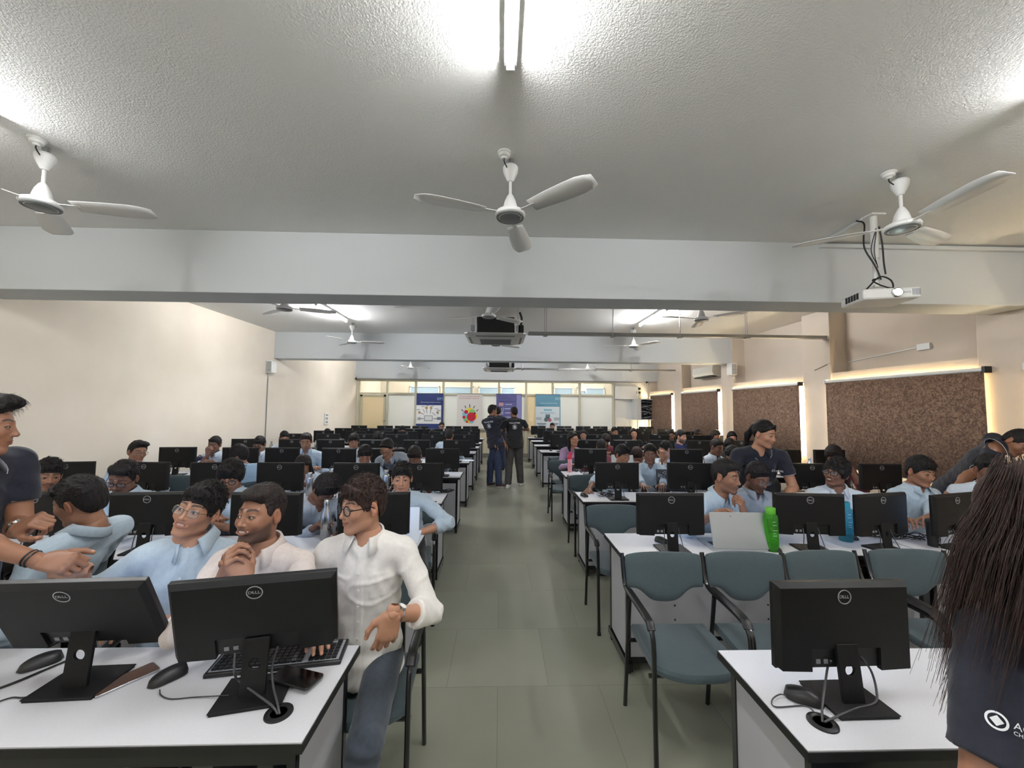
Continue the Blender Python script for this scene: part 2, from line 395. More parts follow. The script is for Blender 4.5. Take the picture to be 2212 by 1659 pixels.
# ------------------------------------------------------------------ ceiling lights
def tube_lamp(x, y, label, power='lamp_glow', z=ZC, ln=1.2, rz=0):
    o = thing('tube_light', label, 'ceiling light', (x, y, z), rz, 'tube lights on the ceiling')
    MB().box(-0.03, 0.03, -ln / 2, ln / 2, -0.035, 0, 'white_plastic').obj('batten', o, bevel=0.004)
    MB().cyl((0, -ln / 2 + 0.03, -0.055), (0, ln / 2 - 0.03, -0.055), 0.014, 8, power).obj('tube', o)
    for s_ in (-1, 1): MB().box(-0.018, 0.018, s_ * (ln / 2 - 0.02) - 0.012, s_ * (ln / 2 - 0.02) + 0.012, -0.078, -0.03, 'white_plastic').obj('end_socket', o)
    return o
tube_lamp(0.03, 1.10, 'bright tube light at the top centre, end-on above the camera')
tube_lamp(-2.85, 1.55, 'tube light at the upper left corner, above the left front fan')
tube_lamp(2.75, 1.15, 'tube light at the upper right corner, ahead of the right front fan')
tube_lamp(-2.82, 6.5, 'glowing tube light left of the ceiling cassette, behind the first beam', 'lamp_glow_rear')
tube_lamp(2.58, 6.5, 'glowing tube light right of the ceiling cassette, behind the first beam', 'lamp_glow_rear')
tube_lamp(-2.8, 11.2, 'tube light left in the last ceiling bay', 'lamp_glow_rear')
tube_lamp(2.2, 11.2, 'tube light right in the last ceiling bay', 'lamp_glow_rear')
for x, w_ in ((-2.85, 'left'), (0.03, 'middle'), (2.75, 'right')): tube_lamp(x, -1.6, '%s added fill tube light, out of view behind the camera' % w_)  # unseen tubes added as front fill for the faces
for x in (-3.0, 0.4, 3.4): tube_lamp(x, 14.8, ('left', 'middle', 'right')[int((x + 3) / 3)] + ' warm lamp in the corridor behind the partition', 'corridor_glow')

# ------------------------------------------------------------------ ceiling fans
def make_fan(x, y, rz, label, drop=0.0):
    o = thing('ceiling_fan', label, 'fan', (x, y, ZC), rz, 'white ceiling fans')
    MB().tube([(0, 0, 0), (0, 0, -0.05)], 0.012, 8, 'galvanised').box(-0.018, 0.018, -0.006, 0.006, -0.05, 0, 'galvanised').obj('hook', o)
    MB().lathe([(0.0, -0.045), (0.042, -0.048), (0.05, -0.06), (0.048, -0.085), (0.034, -0.118), (0.018, -0.15), (0.012, -0.152)], 24, 'fan_white').obj('canopy', o)
    MB().cyl((0, 0, -0.15), (0, 0, -0.29), 0.010, 12, 'fan_white').obj('downrod', o)
    MB().lathe([(0.012, -0.235), (0.02, -0.245), (0.036, -0.28), (0.046, -0.32), (0.048, -0.342)], 28, 'fan_white').obj('lower_canopy', o)
    mo = MB().lathe([(0.05, -0.338), (0.07, -0.344), (0.092, -0.356), (0.097, -0.368), (0.095, -0.378), (0.088, -0.384), (0.084, -0.383), (0.082, -0.388), (0.078, -0.391), (0.075, -0.389), (0.07, -0.393), (0.0, -0.397)], 32, 'fan_white').obj('motor', o)
    for r in (0.0865, 0.0775): MB().lathe([(r - 0.0035, -0.387 - (0.09 - r) * .3), (r, -0.3905 - (0.09 - r) * .3), (r + 0.0035, -0.385 - (0.09 - r) * .3)], 32, 'fan_ring').obj('trim_ring', mo)
    MB().lathe([(0.068, -0.3935), (0.06, -0.396), (0.0, -0.399)], 28, 'fan_ring').obj('badge_disc', mo)
    for k in range(3):
        a = rad(120 * k); M = RZ(a); b2 = MB(); n = 10; vs = []; fs = []
        b2.box(0.075, 0.2, -0.014, 0.014, -0.366, -0.362, 'fan_white', M)
        for i in range(n + 1):
            t = i / n; xx = 0.17 + 0.43 * t; w = 0.052 + 0.022 * math.sin(t * 2.2) - (0.03 * max(0, t - .85) / .15)
            vs += [(xx, -w, -0.356), (xx, 0, -0.364), (xx, w, -0.374)]
        for i in range(n): fs += [(i * 3, i * 3 + 1, i * 3 + 4, i * 3 + 3), (i * 3 + 1, i * 3 + 2, i * 3 + 5, i * 3 + 4)]
        b2.add(vs, fs, 'fan_white', M); bo = b2.obj('blade', o); sm = bo.modifiers.new('t', 'SOLIDIFY'); sm.thickness = 0.002
    return o
fan1 = make_fan(0.05, 2.42, rad(198), 'white ceiling fan at the centre in front of the first beam')
def rose(x, y, o):
    MB().lathe([(0.042, 0), (0.042, -0.008), (0.034, -0.012), (0.033, -0.028), (0.018, -0.034), (0.016, -0.042), (0, -0.043)], 20, 'white_plastic').obj('ceiling_rose', o, M=T(x, y, 0))
    MB().tube(bez([(x, y, -0.04), (x + (0.0 if x < 0 else 0), y, -0.06), (x * 0.45, y * 0.5, -0.085), (x * 0.2, y * 0.2, -0.07)], 6), 0.0035, 6, 'rubber_cable').obj('wire', o)
rose(0.06, 0.05, fan1)
FANS = [(-2.85, 2.42, 250, 'white ceiling fan at the left edge in front of the first beam'), (2.68, 2.46, 143, 'white ceiling fan on the right beside the projector'),
        (-2.75, 4.95, 20, 'white fan low behind the first beam, left, near the glowing tube'), (-0.17, 5.2, 40, 'white fan right in front of the ceiling cassette'), (2.75, 5.2, 70, 'white fan behind the first beam, right, over the cable tray'),
        (-2.87, 7.5, 10, 'white fan before the second beam, left, with its blade to the right'), (-0.1, 7.6, 35, 'white fan just below and behind the ceiling cassette'), (2.62, 7.55, 60, 'white fan before the second beam, right'),
        (-2.85, 12.3, 15, 'small far white fan over the left of the far partition'), (2.75, 12.2, 75, 'small far white fan over the right of the far partition')]
for x, y, a, lb in FANS: dup(fan1, (x, y, ZC), rad(a), lb)
tag(MB().box(-1.72, -1.52, 6.2, 6.23, 3.285, 3.3, 'white_plastic').obj('ceiling_bracket'), 'thin white bracket flat on the ceiling left of the cassette', 'bracket')
# four anchor bolts near the centre lamp
for i, (x, y) in enumerate([(1198, 104), (1236, 110), (1190, 133), (1226, 138)]):
    p = pixz(x, y, 3.26)
    o = thing('anchor_bolt', 'small white anchor bolt sticking out of the ceiling right of the centre lamp', 'bolt', (p.x, p.y, ZC), 0, 'anchor bolts in the ceiling')
    MB().cyl((0, 0, 0), (0, 0, -0.035), 0.004, 8, 'white_plastic').obj('shank', o); MB().lathe([(0.004, -0.02), (0.009, -0.03), (0.008, -0.04), (0, -0.042)], 8, 'white_plastic').obj('nut', o)

# ------------------------------------------------------------------ ceiling cassettes
def cassette(x, y, label):
    o = thing('air_conditioner', label, 'air conditioner', (x, y, ZC), 0, 'ceiling cassette air conditioners')
    h = 0.475
    p = MB(); L1 = [(-h, -h), (h, -h), (h, h), (-h, h)]
    def ringv(s, z, ch):
        return [(s - ch, -s, z), (s, -s + ch, z), (s, s - ch, z), (s - ch, s, z), (-s + ch, s, z), (-s, s - ch, z), (-s, -s + ch, z), (-s + ch, -s, z)]
    vs = []; fs = []
    rings = [ringv(h, -0.46, 0.05), ringv(h, -0.475, 0.05), ringv(h - 0.05, -0.50, 0.06), ringv(h - 0.1, -0.515, 0.07)]
    for r in rings: vs += r
    for i in range(3):
        for k in range(8): fs.append((i * 8 + k, i * 8 + (k + 1) % 8, (i + 1) * 8 + (k + 1) % 8, (i + 1) * 8 + k))
    fs += [tuple(range(8)), tuple(range(24, 32))[::-1]]
    p.add(vs, fs, 'ac_grey').obj('panel', o)
    for k in range(4):
        MB().box(-0.3, 0.3, -0.425, -0.37, -0.512, -0.494, 'ac_dark', RZ(k * math.pi / 2)).obj('louvre', o, bevel=0.006)
    g = MB().box(-0.27, 0.27, -0.27, 0.27, -0.525, -0.512, 'ac_grey')
    for k in range(13): g.box(-0.25, 0.25, -0.24 + k * 0.04, -0.232 + k * 0.04, -0.530, -0.524, 'ac_dark')
    g.obj('grille', o, bevel=0.003)
    MB().box(-0.30, 0.30, -0.32, 0.32, -0.46, -0.18, 'dark_plastic').obj('housing', o, bevel=0.02)
    MB().box(0.36, 0.44, -0.38, -0.22, -0.46, -0.32, 'dark_plastic').tube(bez([(0.4, -0.3, -0.33), (0.41, -0.3, -0.2), (0.38, -0.28, -0.1)], 5), 0.018, 8, 'rubber_cable').obj('pipe_box', o)
    for sx in (-1, 1):
        for sy in (-1, 1):
            MB().cyl((sx * 0.35, sy * 0.36, 0), (sx * 0.35, sy * 0.36, -0.46), 0.005, 6, 'galvanised').box(sx * 0.35 - 0.03, sx * 0.35 + 0.03, sy * 0.36 - 0.02, sy * 0.36 + 0.02, -0.42, -0.33, 'chrome').obj('hanger_rod', o)
    return o
cassette(-0.09, 6.35, 'square ceiling cassette air conditioner with black body, hanging behind the first beam')
cassette(-0.05, 11.55, 'far ceiling cassette air conditioner hanging behind the second beam')
def tray(x0, x1, y, z, label):
    o = thing('cable_tray', label, 'cable tray', (x0, y, z))
    MB().box(0, x1 - x0, -0.05, 0.05, -0.003, 0, 'galvanised').box(0, x1 - x0, -0.052, -0.048, -0.003, 0.04, 'galvanised').box(0, x1 - x0, 0.048, 0.052, -0.003, 0.04, 'galvanised').obj('channel', o)
    n = int((x1 - x0) / 1.05)
    for k in range(n):
        x = 0.25 + k * 1.06
        MB().cyl((x, -0.05, -0.02), (x, -0.05, ZC - z), 0.006, 6, 'chrome').cyl((x + 0.04, 0.05, -0.02), (x + 0.04, 0.05, ZC - z), 0.006, 6, 'chrome').box(x - 0.01, x + 0.05, -0.06, 0.06, -0.02, -0.008, 'galvanised').obj('hanger', o)
tray(0.42, 5.14, 5.97, 2.83, 'long galvanised cable tray hanging from the ceiling, from the cassette to the column')
tray(0.35, 5.1, 11.2, 2.80, 'far galvanised cable tray hanging in the last bay')

# ------------------------------------------------------------------ projector
pp = pixz(1886, 466, ZC); px, py = pp.x, pp.y
o = thing('ceiling_mount', 'white pole mount with dangling black cables holding the projector', 'mount', (px, py, ZC))
MB().box(-0.06, 0.06, -0.05, 0.05, -0.012, 0, 'white_plastic').obj('ceiling_plate', o)
MB().cyl((0, 0, -0.01), (0, 0, -0.36), 0.026, 14, 'white_plastic').cyl((0, 0, -0.3), (0, 0, -0.60), 0.02, 14, 'white_plastic').obj('pole', o)
MB().tube([(-0.1, 0.0, -0.62), (0, 0, -0.56), (0.1, 0, -0.62)], 0.012, 8, 'white_plastic').obj('bracket_arm', o)
for pts, r in (([(-0.1, 0.05, -0.02), (-0.06, 0.02, -0.06), (-0.09, 0, -0.2), (-0.1, -0.02, -0.3), (-0.03, -0.03, -0.44), (0.0, -0.04, -0.55)], 0.006),
               ([(0.025, -0.02, -0.1), (0.045, -0.02, -0.25), (0.04, -0.03, -0.4), (0.05, -0.03, -0.5)], 0.006),
               ([(-0.01, -0.03, -0.12), (-0.06, -0.03, -0.3), (-0.02, -0.03, -0.42)], 0.003), ([(-0.01, -0.03, -0.15), (-0.045, -0.04, -0.32), (-0.01, -0.03, -0.45)], 0.003),
               ([(-0.02, -0.04, -0.54), (-0.08, -0.05, -0.56), (-0.03, -0.06, -0.60), (0.08, -0.05, -0.62), (0.06, -0.06, -0.56), (-0.02, -0.05, -0.53), (-0.12, -0.05, -0.62), (-0.16, -0.05, -0.66)], 0.006)):
    MB().tube(bez([Vector(p) for p in pts], 6), r, 7, 'rubber_cable').obj('cable', o)
o = thing('projector', 'white projector with glowing lens, hanging on the pole at the upper right', 'projector', (px + 0.0, py - 0.02, 2.565), rad(-14))
MB().box(-0.19, 0.19, -0.14, 0.16, 0, 0.085, 'white_plastic').obj('body', o, bevel=0.016)
MB().lathe([(0.038, 0), (0.036, 0.012), (0.028, 0.014), (0.026, 0.008), (0.0, 0.008)], 24, 'chrome', T(0.03, -0.14, 0.045) @ RX(rad(90))).obj('lens_ring', o)
mat('projector_beam', (235, 255, 250), 0.3, emit=((225, 255, 248), 25))
MB().lathe([(0.024, 0.009), (0.0, 0.013)], 20, 'projector_beam', T(0.03, -0.14, 0.045) @ RX(rad(90))).obj('lens', o)
v = MB()
for k in range(5): v.box(-0.1925, -0.189, -0.08 + k * 0.035, -0.055 + k * 0.035, 0.02, 0.07, 'recess_black')
v.obj('side_vent', o)
v = MB()
for k in range(7): v.box(0.13 + k * 0.008, 0.134 + k * 0.008, -0.142, -0.139, 0.02, 0.07, 'print_grey')
v.obj('front_vent', o)
v = MB(); g = text_geo('BenQ', 0.022, 0.0004); v.add(g[0], g[1], 'print_grey', T(0.095, -0.1415, 0.045) @ RX(rad(90))); v.obj('badge', o)
# plastic conduits round the ceiling edge of the first beam
cd = MB(); p0 = pixz(1782, 524, 3.27)
cd.box(p0.x, XREC, 3.515, 3.55, 3.245, 3.28, 'beam_paint')
cd.tube([(p0.x, 3.53, 3.285), (px - 0.05, py + 0.02, 3.29)], 0.012, 6, 'beam_paint')
tag(cd.obj('cable_conduit'), 'white plastic cable conduit along the top of the first beam, right of the projector pole', 'conduit')
cd = MB().box(5.12, 5.15, 5.885, 5.9, 2.42, 2.435, 'pink_wall').tube([(5.14, 6.2, 2.35), (5.14, 5.95, 2.42)], 0.006, 6, 'skirting').tube([(5.41, 5.88, 2.45), (5.41, 4.85, 2.52)], 0.008, 6, 'white_plastic').box(5.39, 5.42, 4.7, 4.85, 2.48, 2.56, 'white_plastic')
tag(cd.obj('wall_conduit'), 'thin conduit with a small white socket on the recessed wall above the nearest full blind', 'conduit')

# ------------------------------------------------------------------ wall things
def speaker_box(x, y, z, side, label):
    o = thing('wall_speaker', label, 'speaker', (x, y, z), 0)
    MB().box(0, side * 0.13, -0.09, 0.09, -0.13, 0.13, 'white_plastic').obj('cabinet', o, bevel=0.01)
    g = MB(); 
    for k in range(9): g.box(side * 0.02, side * 0.12, -0.096, -0.09, -0.11 + k * 0.025, -0.098 + k * 0.025, 'ac_dark')
    g.obj('grille', o)
    MB().cyl((side * 0.02, 0, -0.13), (side * 0.02, 0, -0.19), 0.012, 8, 'white_plastic').obj('wire_outlet', o)
p = pix(607, 793, 8.3); speaker_box(XL, 8.3, p.z, 1, 'white speaker box on the left wall under the second beam')
p = pix(1578, 799, 8.5); speaker_box(XR, 8.38, p.z, -1, 'white speaker box on the right column under the second beam')
tag(MB().cyl((XL + 0.01, 8.3, 0.1), (XL + 0.01, 8.3, 2.36), 0.008, 6, 'ac_dark').obj('wall_conduit'), 'thin vertical conduit on the left wall below the speaker box', 'conduit')
tag(MB().box(XL, XL + 0.03, 11.0, 11.22, 1.18, 1.50, 'white_plastic').box(XL + 0.03, XL + 0.035, 11.04, 11.18, 1.22, 1.28, 'print_grey').box(XL + 0.03, XL + 0.035, 11.04, 11.18, 1.32, 1.38, 'print_grey').box(XL + 0.03, XL + 0.035, 11.04, 11.18, 1.42, 1.47, 'print_grey').obj('switch_panel', bevel=0.003), 'white switch panel on the left wall near the far door', 'switch')
o = thing('wall_air_conditioner', 'cream split air conditioner high on the right wall between the far columns', 'air conditioner', (XREC, 9.35, 2.5))
pr = [(0, 0), (-0.2, 0.04), (-0.24, 0.12), (-0.22, 0.28), (0, 0.3)]
MB().prism(pr, 0, 1.0, 'white_wall').obj('casing', o, bevel=0.01)
MB().box(-0.21, -0.06, 0.06, 0.94, 0.005, 0.03, 'recess_black', RY(rad(0))).obj('air_outlet', o)
o = thing('distribution_box', 'white wall cabinet at the right end of the far partition, with wires beside it', 'cabinet', (3.96, 13.4, 2.02))
MB().box(0, 0.78, -0.16, 0, 0, 0.44, 'white_plastic').obj('case', o, bevel=0.004)
MB().box(0.72, 0.735, -0.166, -0.158, 0.18, 0.28, 'recess_black').obj('latch', o)
for k in range(4): MB().box(0.80 + (k % 2) * 0.06, 0.84 + (k % 2) * 0.06, -0.05, 0, 0.2 - (k // 2) * 0.0 + (k // 2) * 0.13, 0.27 + (k // 2) * 0.13, 'dark_plastic').obj('switch_gear', o)
for k in range(3): MB().tube(bez([(0.82 + k * 0.04, -0.02, 0.2), (0.83 + k * 0.04, -0.03, 0.1), (0.86 + k * 0.02, -0.02, -0.02)], 5), 0.006, 6, 'rubber_cable').obj('wire', o)
o = thing('equipment_rack', 'open wall rack stuffed with tangled cables beside the farthest blind', 'rack', (4.55, 13.4, 1.32))
MB().box(0, 0.16, -0.5, 0, 0, 0.7, 'ac_grey').box(0.16, 0.62, -0.5, -0.02, 0.67, 0.7, 'ac_grey').box(0.16, 0.62, -0.5, -0.02, 0, 0.03, 'ac_grey').box(0.58, 0.62, -0.5, 0, 0, 0.7, 'ac_dark').box(0.16, 0.58, -0.1, -0.02, 0.03, 0.67, 'recess_black').obj('frame', o)
random.seed(5)
tg = MB()
for k in range(34):
    z = 0.06 + k * 0.018; tg.tube(bez([(0.17, -0.4, z), (0.17 + random.uniform(0.05, 0.2), -0.5, z + random.uniform(-.06, .06)), (0.17 + random.uniform(0.2, 0.38), -0.46, z + random.uniform(-.07, .07)), (0.57, -0.42, min(0.66, max(0.04, z + random.uniform(-.05, .05))))], 5), 0.007, 5, random.choice(['print_grey', 'grey_cable', 'rubber_cable', 'ac_grey']))
c_ = tg.obj('cable_tangle', o); c_['kind'] = 'stuff'
tag(MB().cyl((4.72, 13.3, 0.05), (4.72, 13.3, 1.32), 0.012, 6, 'skirting').cyl((4.95, 13.3, 0.05), (4.95, 13.3, 1.32), 0.008, 6, 'skirting').obj('cable_conduit'), 'two thin conduits running down below the far cable rack', 'conduit')

# ------------------------------------------------------------------ posters on the partition
PM = {}
def pm(c):
    n = 'poster_' + '_'.join(map(str, c))
    if n not in MATS: mat(n, c, 0.55)
    return n
def poster(x0, x1, z0, z1, label, draw, y=13.33):
    o = thing('poster', label, 'poster', (x0, y, z0), 0)
    W, H = x1 - x0, z1 - z0
    lay = [0]
    sh = MB(); ink = MB()
    def rect(a, b, c, d, col): lay[0] += 1; e = 0.004 + 0.0006 * lay[0]; ink.box(a * W, b * W, -e, -e + 0.0004, c * H, d * H, pm(col))
    def disc(cx, cz, r, col):
        lay[0] += 1; e = 0.004 + 0.0006 * lay[0]
        ink.prism([(cx * W + r * W * math.cos(t * math.pi / 12), cz * H + r * W * math.sin(t * math.pi / 12)) for t in range(24)], -e, -e + 0.0004, pm(col))
    def bar(xa, za, xb, zb, w, col):
        lay[0] += 1; e = 0.004 + 0.0006 * lay[0]; p, q = Vector((xa * W, za * H)), Vector((xb * W, zb * H)); n = (q - p).normalized(); n = Vector((-n.y, n.x)) * w * W
        ink.prism([tuple(p + n), tuple(p - n), tuple(q - n), tuple(q + n)], -e, -e + 0.0004, pm(col))
    def txt(s, x, z, size, col, al='LEFT'):
        lay[0] += 1; e = 0.004 + 0.0006 * lay[0]; g = text_geo(s, size, 0.0002, al); ink.add(g[0], g[1], pm(col), T(x * W, -e, z * H) @ RX(rad(90)))
    base = draw(rect, disc, bar, txt)
    sh.box(0, W, -0.004, 0, 0, H, pm(base)).obj('sheet', o, smooth=False); ink.obj('print', o, smooth=False)
    MB().cyl((0, 0, H), (W, 0, H), 0.008, 8, 'dark_plastic').obj('hanging_bar', o)
def dp1(rect, disc, bar, txt):
    rect(0, 0.93, 0.2, 0.69, (232, 230, 226)); txt('IBM', 0.76, 0.86, 0.13, (170, 195, 225))
    for k in range(6): rect(0.74, 0.98, 0.825 + k * 0.013, 0.829 + k * 0.013, (38, 66, 130))
    rect(0.14, 0.98, 0.735, 0.80, (22, 36, 92)); txt('IBM and Academic Initiative in Practice', 0.16, 0.768, 0.043, (214, 222, 236))
    rect(0.30, 0.62, 0.27, 0.42, (150, 156, 154)); rect(0.33, 0.59, 0.29, 0.40, (214, 216, 212))
    for (a, b, c, d) in ((0.3, 0.45, 0.12, 0.5), (0.32, 0.5, 0.25, 0.58), (0.4, 0.48, 0.38, 0.62), (0.53, 0.48, 0.55, 0.62), (0.6, 0.5, 0.72, 0.42), (0.12, 0.34, 0.28, 0.34), (0.64, 0.34, 0.8, 0.34)): bar(a, b, c, d, 0.008, (70, 74, 78))
    for (a, b, r) in ((0.12, 0.5, 0.045), (0.38, 0.62, 0.05), (0.55, 0.62, 0.045), (0.8, 0.5, 0.045)): disc(a, b, r, (176, 142, 84))
    for (a, b) in ((0.08, 0.57), (0.25, 0.66), (0.42, 0.68), (0.6, 0.67), (0.75, 0.6), (0.84, 0.56)): rect(a - 0.06, a + 0.06, b - 0.008, b + 0.008, (150, 152, 160))
    rect(0.06, 0.18, 0.31, 0.37, (160, 160, 160)); rect(0.78, 0.92, 0.31, 0.38, (120, 126, 140))
    return (30, 48, 104)
def dp2(rect, disc, bar, txt):
    txt('When Students Interact,', 0.08, 0.935, 0.072, (196, 120, 120)); txt('the world gets smarter', 0.08, 0.875, 0.072, (196, 120, 120))
    for (a, b, c, d) in ((0.17, 0.55, 0.25, 0.5), (0.31, 0.66, 0.35, 0.585), (0.5, 0.70, 0.5, 0.61), (0.69, 0.66, 0.65, 0.585), (0.84, 0.55, 0.76, 0.5)): bar(a, b, c, d, 0.014, (30, 30, 34))
    disc(0.5, 0.5, 0.14, (240, 214, 50)); disc(0.6, 0.46, 0.13, (130, 190, 110)); disc(0.34, 0.42, 0.13, (120, 190, 205)); disc(0.36, 0.27, 0.1, (120, 190, 130)); disc(0.68, 0.36, 0.13, (238, 196, 50)); disc(0.5, 0.22, 0.1, (242, 200, 60)); disc(0.58, 0.22, 0.09, (110, 180, 205))
    disc(0.57, 0.34, 0.175, (196, 20, 44)); disc(0.36, 0.48, 0.075, (196, 20, 44)); disc(0.28, 0.33, 0.06, (176, 20, 44)); disc(0.4, 0.2, 0.045, (200, 40, 50)); disc(0.7, 0.44, 0.045, (150, 20, 60))
    disc(0.53, 0.37, 0.03, (160, 10, 40)); disc(0.63, 0.3, 0.035, (160, 10, 40))
    return (222, 216, 208)
def dp3(rect, disc, bar, txt):
    txt('IBM Smart', 0.1, 0.93, 0.075, (60, 56, 110)); txt('Collaboration', 0.1, 0.87, 0.075, (60, 56, 110)); rect(0.1, 0.75, 0.78, 0.80, (62, 58, 120))
    for k in range(4):
        rect(0.1, 0.28, 0.66 - k * 0.12, 0.75 - k * 0.12, ((196, 150, 150), (60, 64, 110), (150, 160, 190), (90, 90, 130))[k]); rect(0.34, 0.62, 0.695 - k * 0.12, 0.715 - k * 0.12, (196, 198, 224))
    disc(0.25, 0.57, 0.06, (170, 176, 214)); disc(0.25, 0.57, 0.03, (40, 44, 90)); rect(0.8, 0.98, 0.3, 0.98, (140, 138, 188))
    return (94, 95, 146)
def dp4(rect, disc, bar, txt):
    rect(0, 0.96, 0.0, 0.63, (206, 214, 216)); txt('IBM', 0.78, 0.87, 0.12, (190, 216, 226)); txt('Academic Cloud for Learning', 0.18, 0.735, 0.05, (206, 226, 232)); txt('APPLE A', 0.1, 0.67, 0.06, (50, 90, 110))
    for k in range(6): rect(0.76, 0.98, 0.835 + k * 0.013, 0.839 + k * 0.013, (92, 150, 176))
    rect(0.33, 0.66, 0.5, 0.56, (128, 176, 190)); rect(0.18, 0.76, 0.43, 0.45, (120, 170, 190)); disc(0.48, 0.28, 0.1, (70, 90, 96)); disc(0.42, 0.24, 0.08, (90, 108, 112)); disc(0.57, 0.23, 0.07, (176, 90, 100)); rect(0.4, 0.58, 0.33, 0.4, (96, 112, 120))
    rect(0.02, 0.24, 0.24, 0.31, (170, 178, 180)); rect(0.74, 0.95, 0.22, 0.31, (160, 168, 172)); rect(0.06, 0.42, 0.10, 0.14, (130, 140, 146)); rect(0.58, 0.92, 0.10, 0.14, (130, 140, 146)); rect(0.12, 0.36, 0.05, 0.10, (170, 176, 180)); rect(0.64, 0.88, 0.05, 0.10, (170, 176, 180))
    return (96, 146, 168)
def pxX(x): return pix(x, 880, 13.3).x
def pxZ(x, y): return pix(x, y, 13.3).z
poster(pxX(899), pxX(957), pxZ(928, 932), pxZ(928, 850), 'navy and white poster with a diagram, leftmost on the far partition', dp1)
poster(pxX(987), pxX(1042), pxZ(1014, 926), pxZ(1014, 851), 'white poster with a cluster of coloured circles and black rays', dp2)
poster(pxX(1072), pxX(1127), pxZ(1100, 928), pxZ(1100, 851), 'purple poster behind the men standing in the aisle', dp3)
poster(pxX(1157), pxX(1211), pxZ(1184, 924), pxZ(1184, 852), 'light blue and grey poster, rightmost on the far partition', dp4)
o = tag(MB().box(3.35, 3.4, 15.3, 15.5, 2.3, 2.36, 'white_plastic').box(3.1, 3.4, 15.3, 15.6, 2.36, 2.5, 'white_plastic').cyl((3.3, 15.45, 2.5), (3.3, 15.45, 3.3), 0.02, 8, 'white_plastic').obj('corridor_projector', bevel=0.01), 'white projector hanging in the room behind the partition, upper right', 'projector')
# ================================================================== DESKS
LD = [1.2, 2.65, 4.02, 5.45, 6.85, 8.2, 9.25, 10.35, 11.8]        # distance of each row's monitors, left block
RD = [1.27, 2.65, 4.12, 5.55, 7.1, 8.5, 9.8, 11.1, 12.3]          # right block
LNEAR = [1.175, 2.52, 3.92, 5.34, 6.72, 8.07, 9.12, 10.22, 11.67]; RNEAR = [1.12, 2.55, 4.0, 5.43, 6.97, 8.37, 9.67, 10.97, 12.17]
LX = [-0.552, -0.555, -0.575, -0.54, -0.53, -0.51, -0.50, -0.50, -0.50]
RXS = [0.869, 0.80, 0.852, 0.915, 1.18, 0.88, 0.87, 0.89, 0.87]
ORD = ['front', 'second', 'third', 'fourth', 'fifth', 'sixth', 'seventh', 'eighth', 'ninth (last)']
ROW_R = ['front row', 'row two', 'row three', 'row four', 'row five', 'row six', 'row seven', 'row eight', 'last row']
DW, DD, DZ = 2.05, 0.45, 0.75
def make_desk():
    o = thing('computer_desk', '', 'desk')
    MB().box(0, DW, 0, DD, DZ - 0.004, DZ, 'desk_white').obj('desktop', o)
    MB().box(-0.003, DW + 0.003, -0.003, DD + 0.003, DZ - 0.03, DZ - 0.004, 'black_edge').obj('edge_band', o)
    MB().box(0.03, DW - 0.03, 0.03, 0.055, DZ - 0.085, DZ - 0.03, 'black_metal').box(0.03, DW - 0.03, DD - 0.055, DD - 0.03, DZ - 0.07, DZ - 0.03, 'black_metal').obj('apron', o)
    for x in (0.03, DW - 0.055):
        for y in (0.03, DD - 0.055):
            MB().box(x, x + 0.025, y, y + 0.025, 0.0, DZ - 0.03, 'black_metal').obj('leg', o)
        MB().box(x + 0.006, x + 0.019, 0.055, DD - 0.055, 0.09, DZ - 0.07, 'desk_panel').obj('side_panel', o)
        MB().box(x - 0.004, x + 0.03, -0.0, DD + 0.0, 0.03, 0.075, 'black_metal').obj('foot_rail', o)
    mp = MB().box(0.055, DW - 0.055, 0.036, 0.05, 0.10, 0.56, 'desk_panel')
    mp.obj('modesty_panel', o)
    h = MB()
    for k in range(3):
        for zz in (0.42, 0.33): h.cyl((0.35 + k * 0.62, 0.0365, zz), (0.35 + k * 0.62, 0.034, zz), 0.006, 8, 'black_edge')
    h.obj('screw', o)
    MB().box(0.03, DW - 0.03, 0.03, 0.055, 0.065, 0.10, 'black_metal').obj('bottom_rail', o)
    return o
desk0 = make_desk(); first = True
def place_desk(x, y, label):
    global first
    if first: first = False; desk0.location = (x, y, 0); desk0['label'] = label; desk0['group'] = 'white computer desks in rows'; return desk0
    return dup(desk0, (x, y, 0), 0, label, 'white computer desks in rows')
for k in range(9):
    y = LNEAR[k]
    place_desk(LX[k] - DW, y, 'white topped desk with black frame, aisle end of the %s left-hand row' % ORD[k])
    place_desk(LX[k] - 2 * DW - 0.012, y, 'white topped desk with black frame, wall end of the %s left-hand row' % ORD[k])
    y = RNEAR[k]
    place_desk(RXS[k], y, 'white topped desk with black frame, aisle end of the %s right-hand row' % ORD[k])
    if RXS[k] + 2 * DW < 5.12: place_desk(RXS[k] + DW + 0.012, y, 'white topped desk with black frame, window end of the %s right-hand row' % ORD[k])

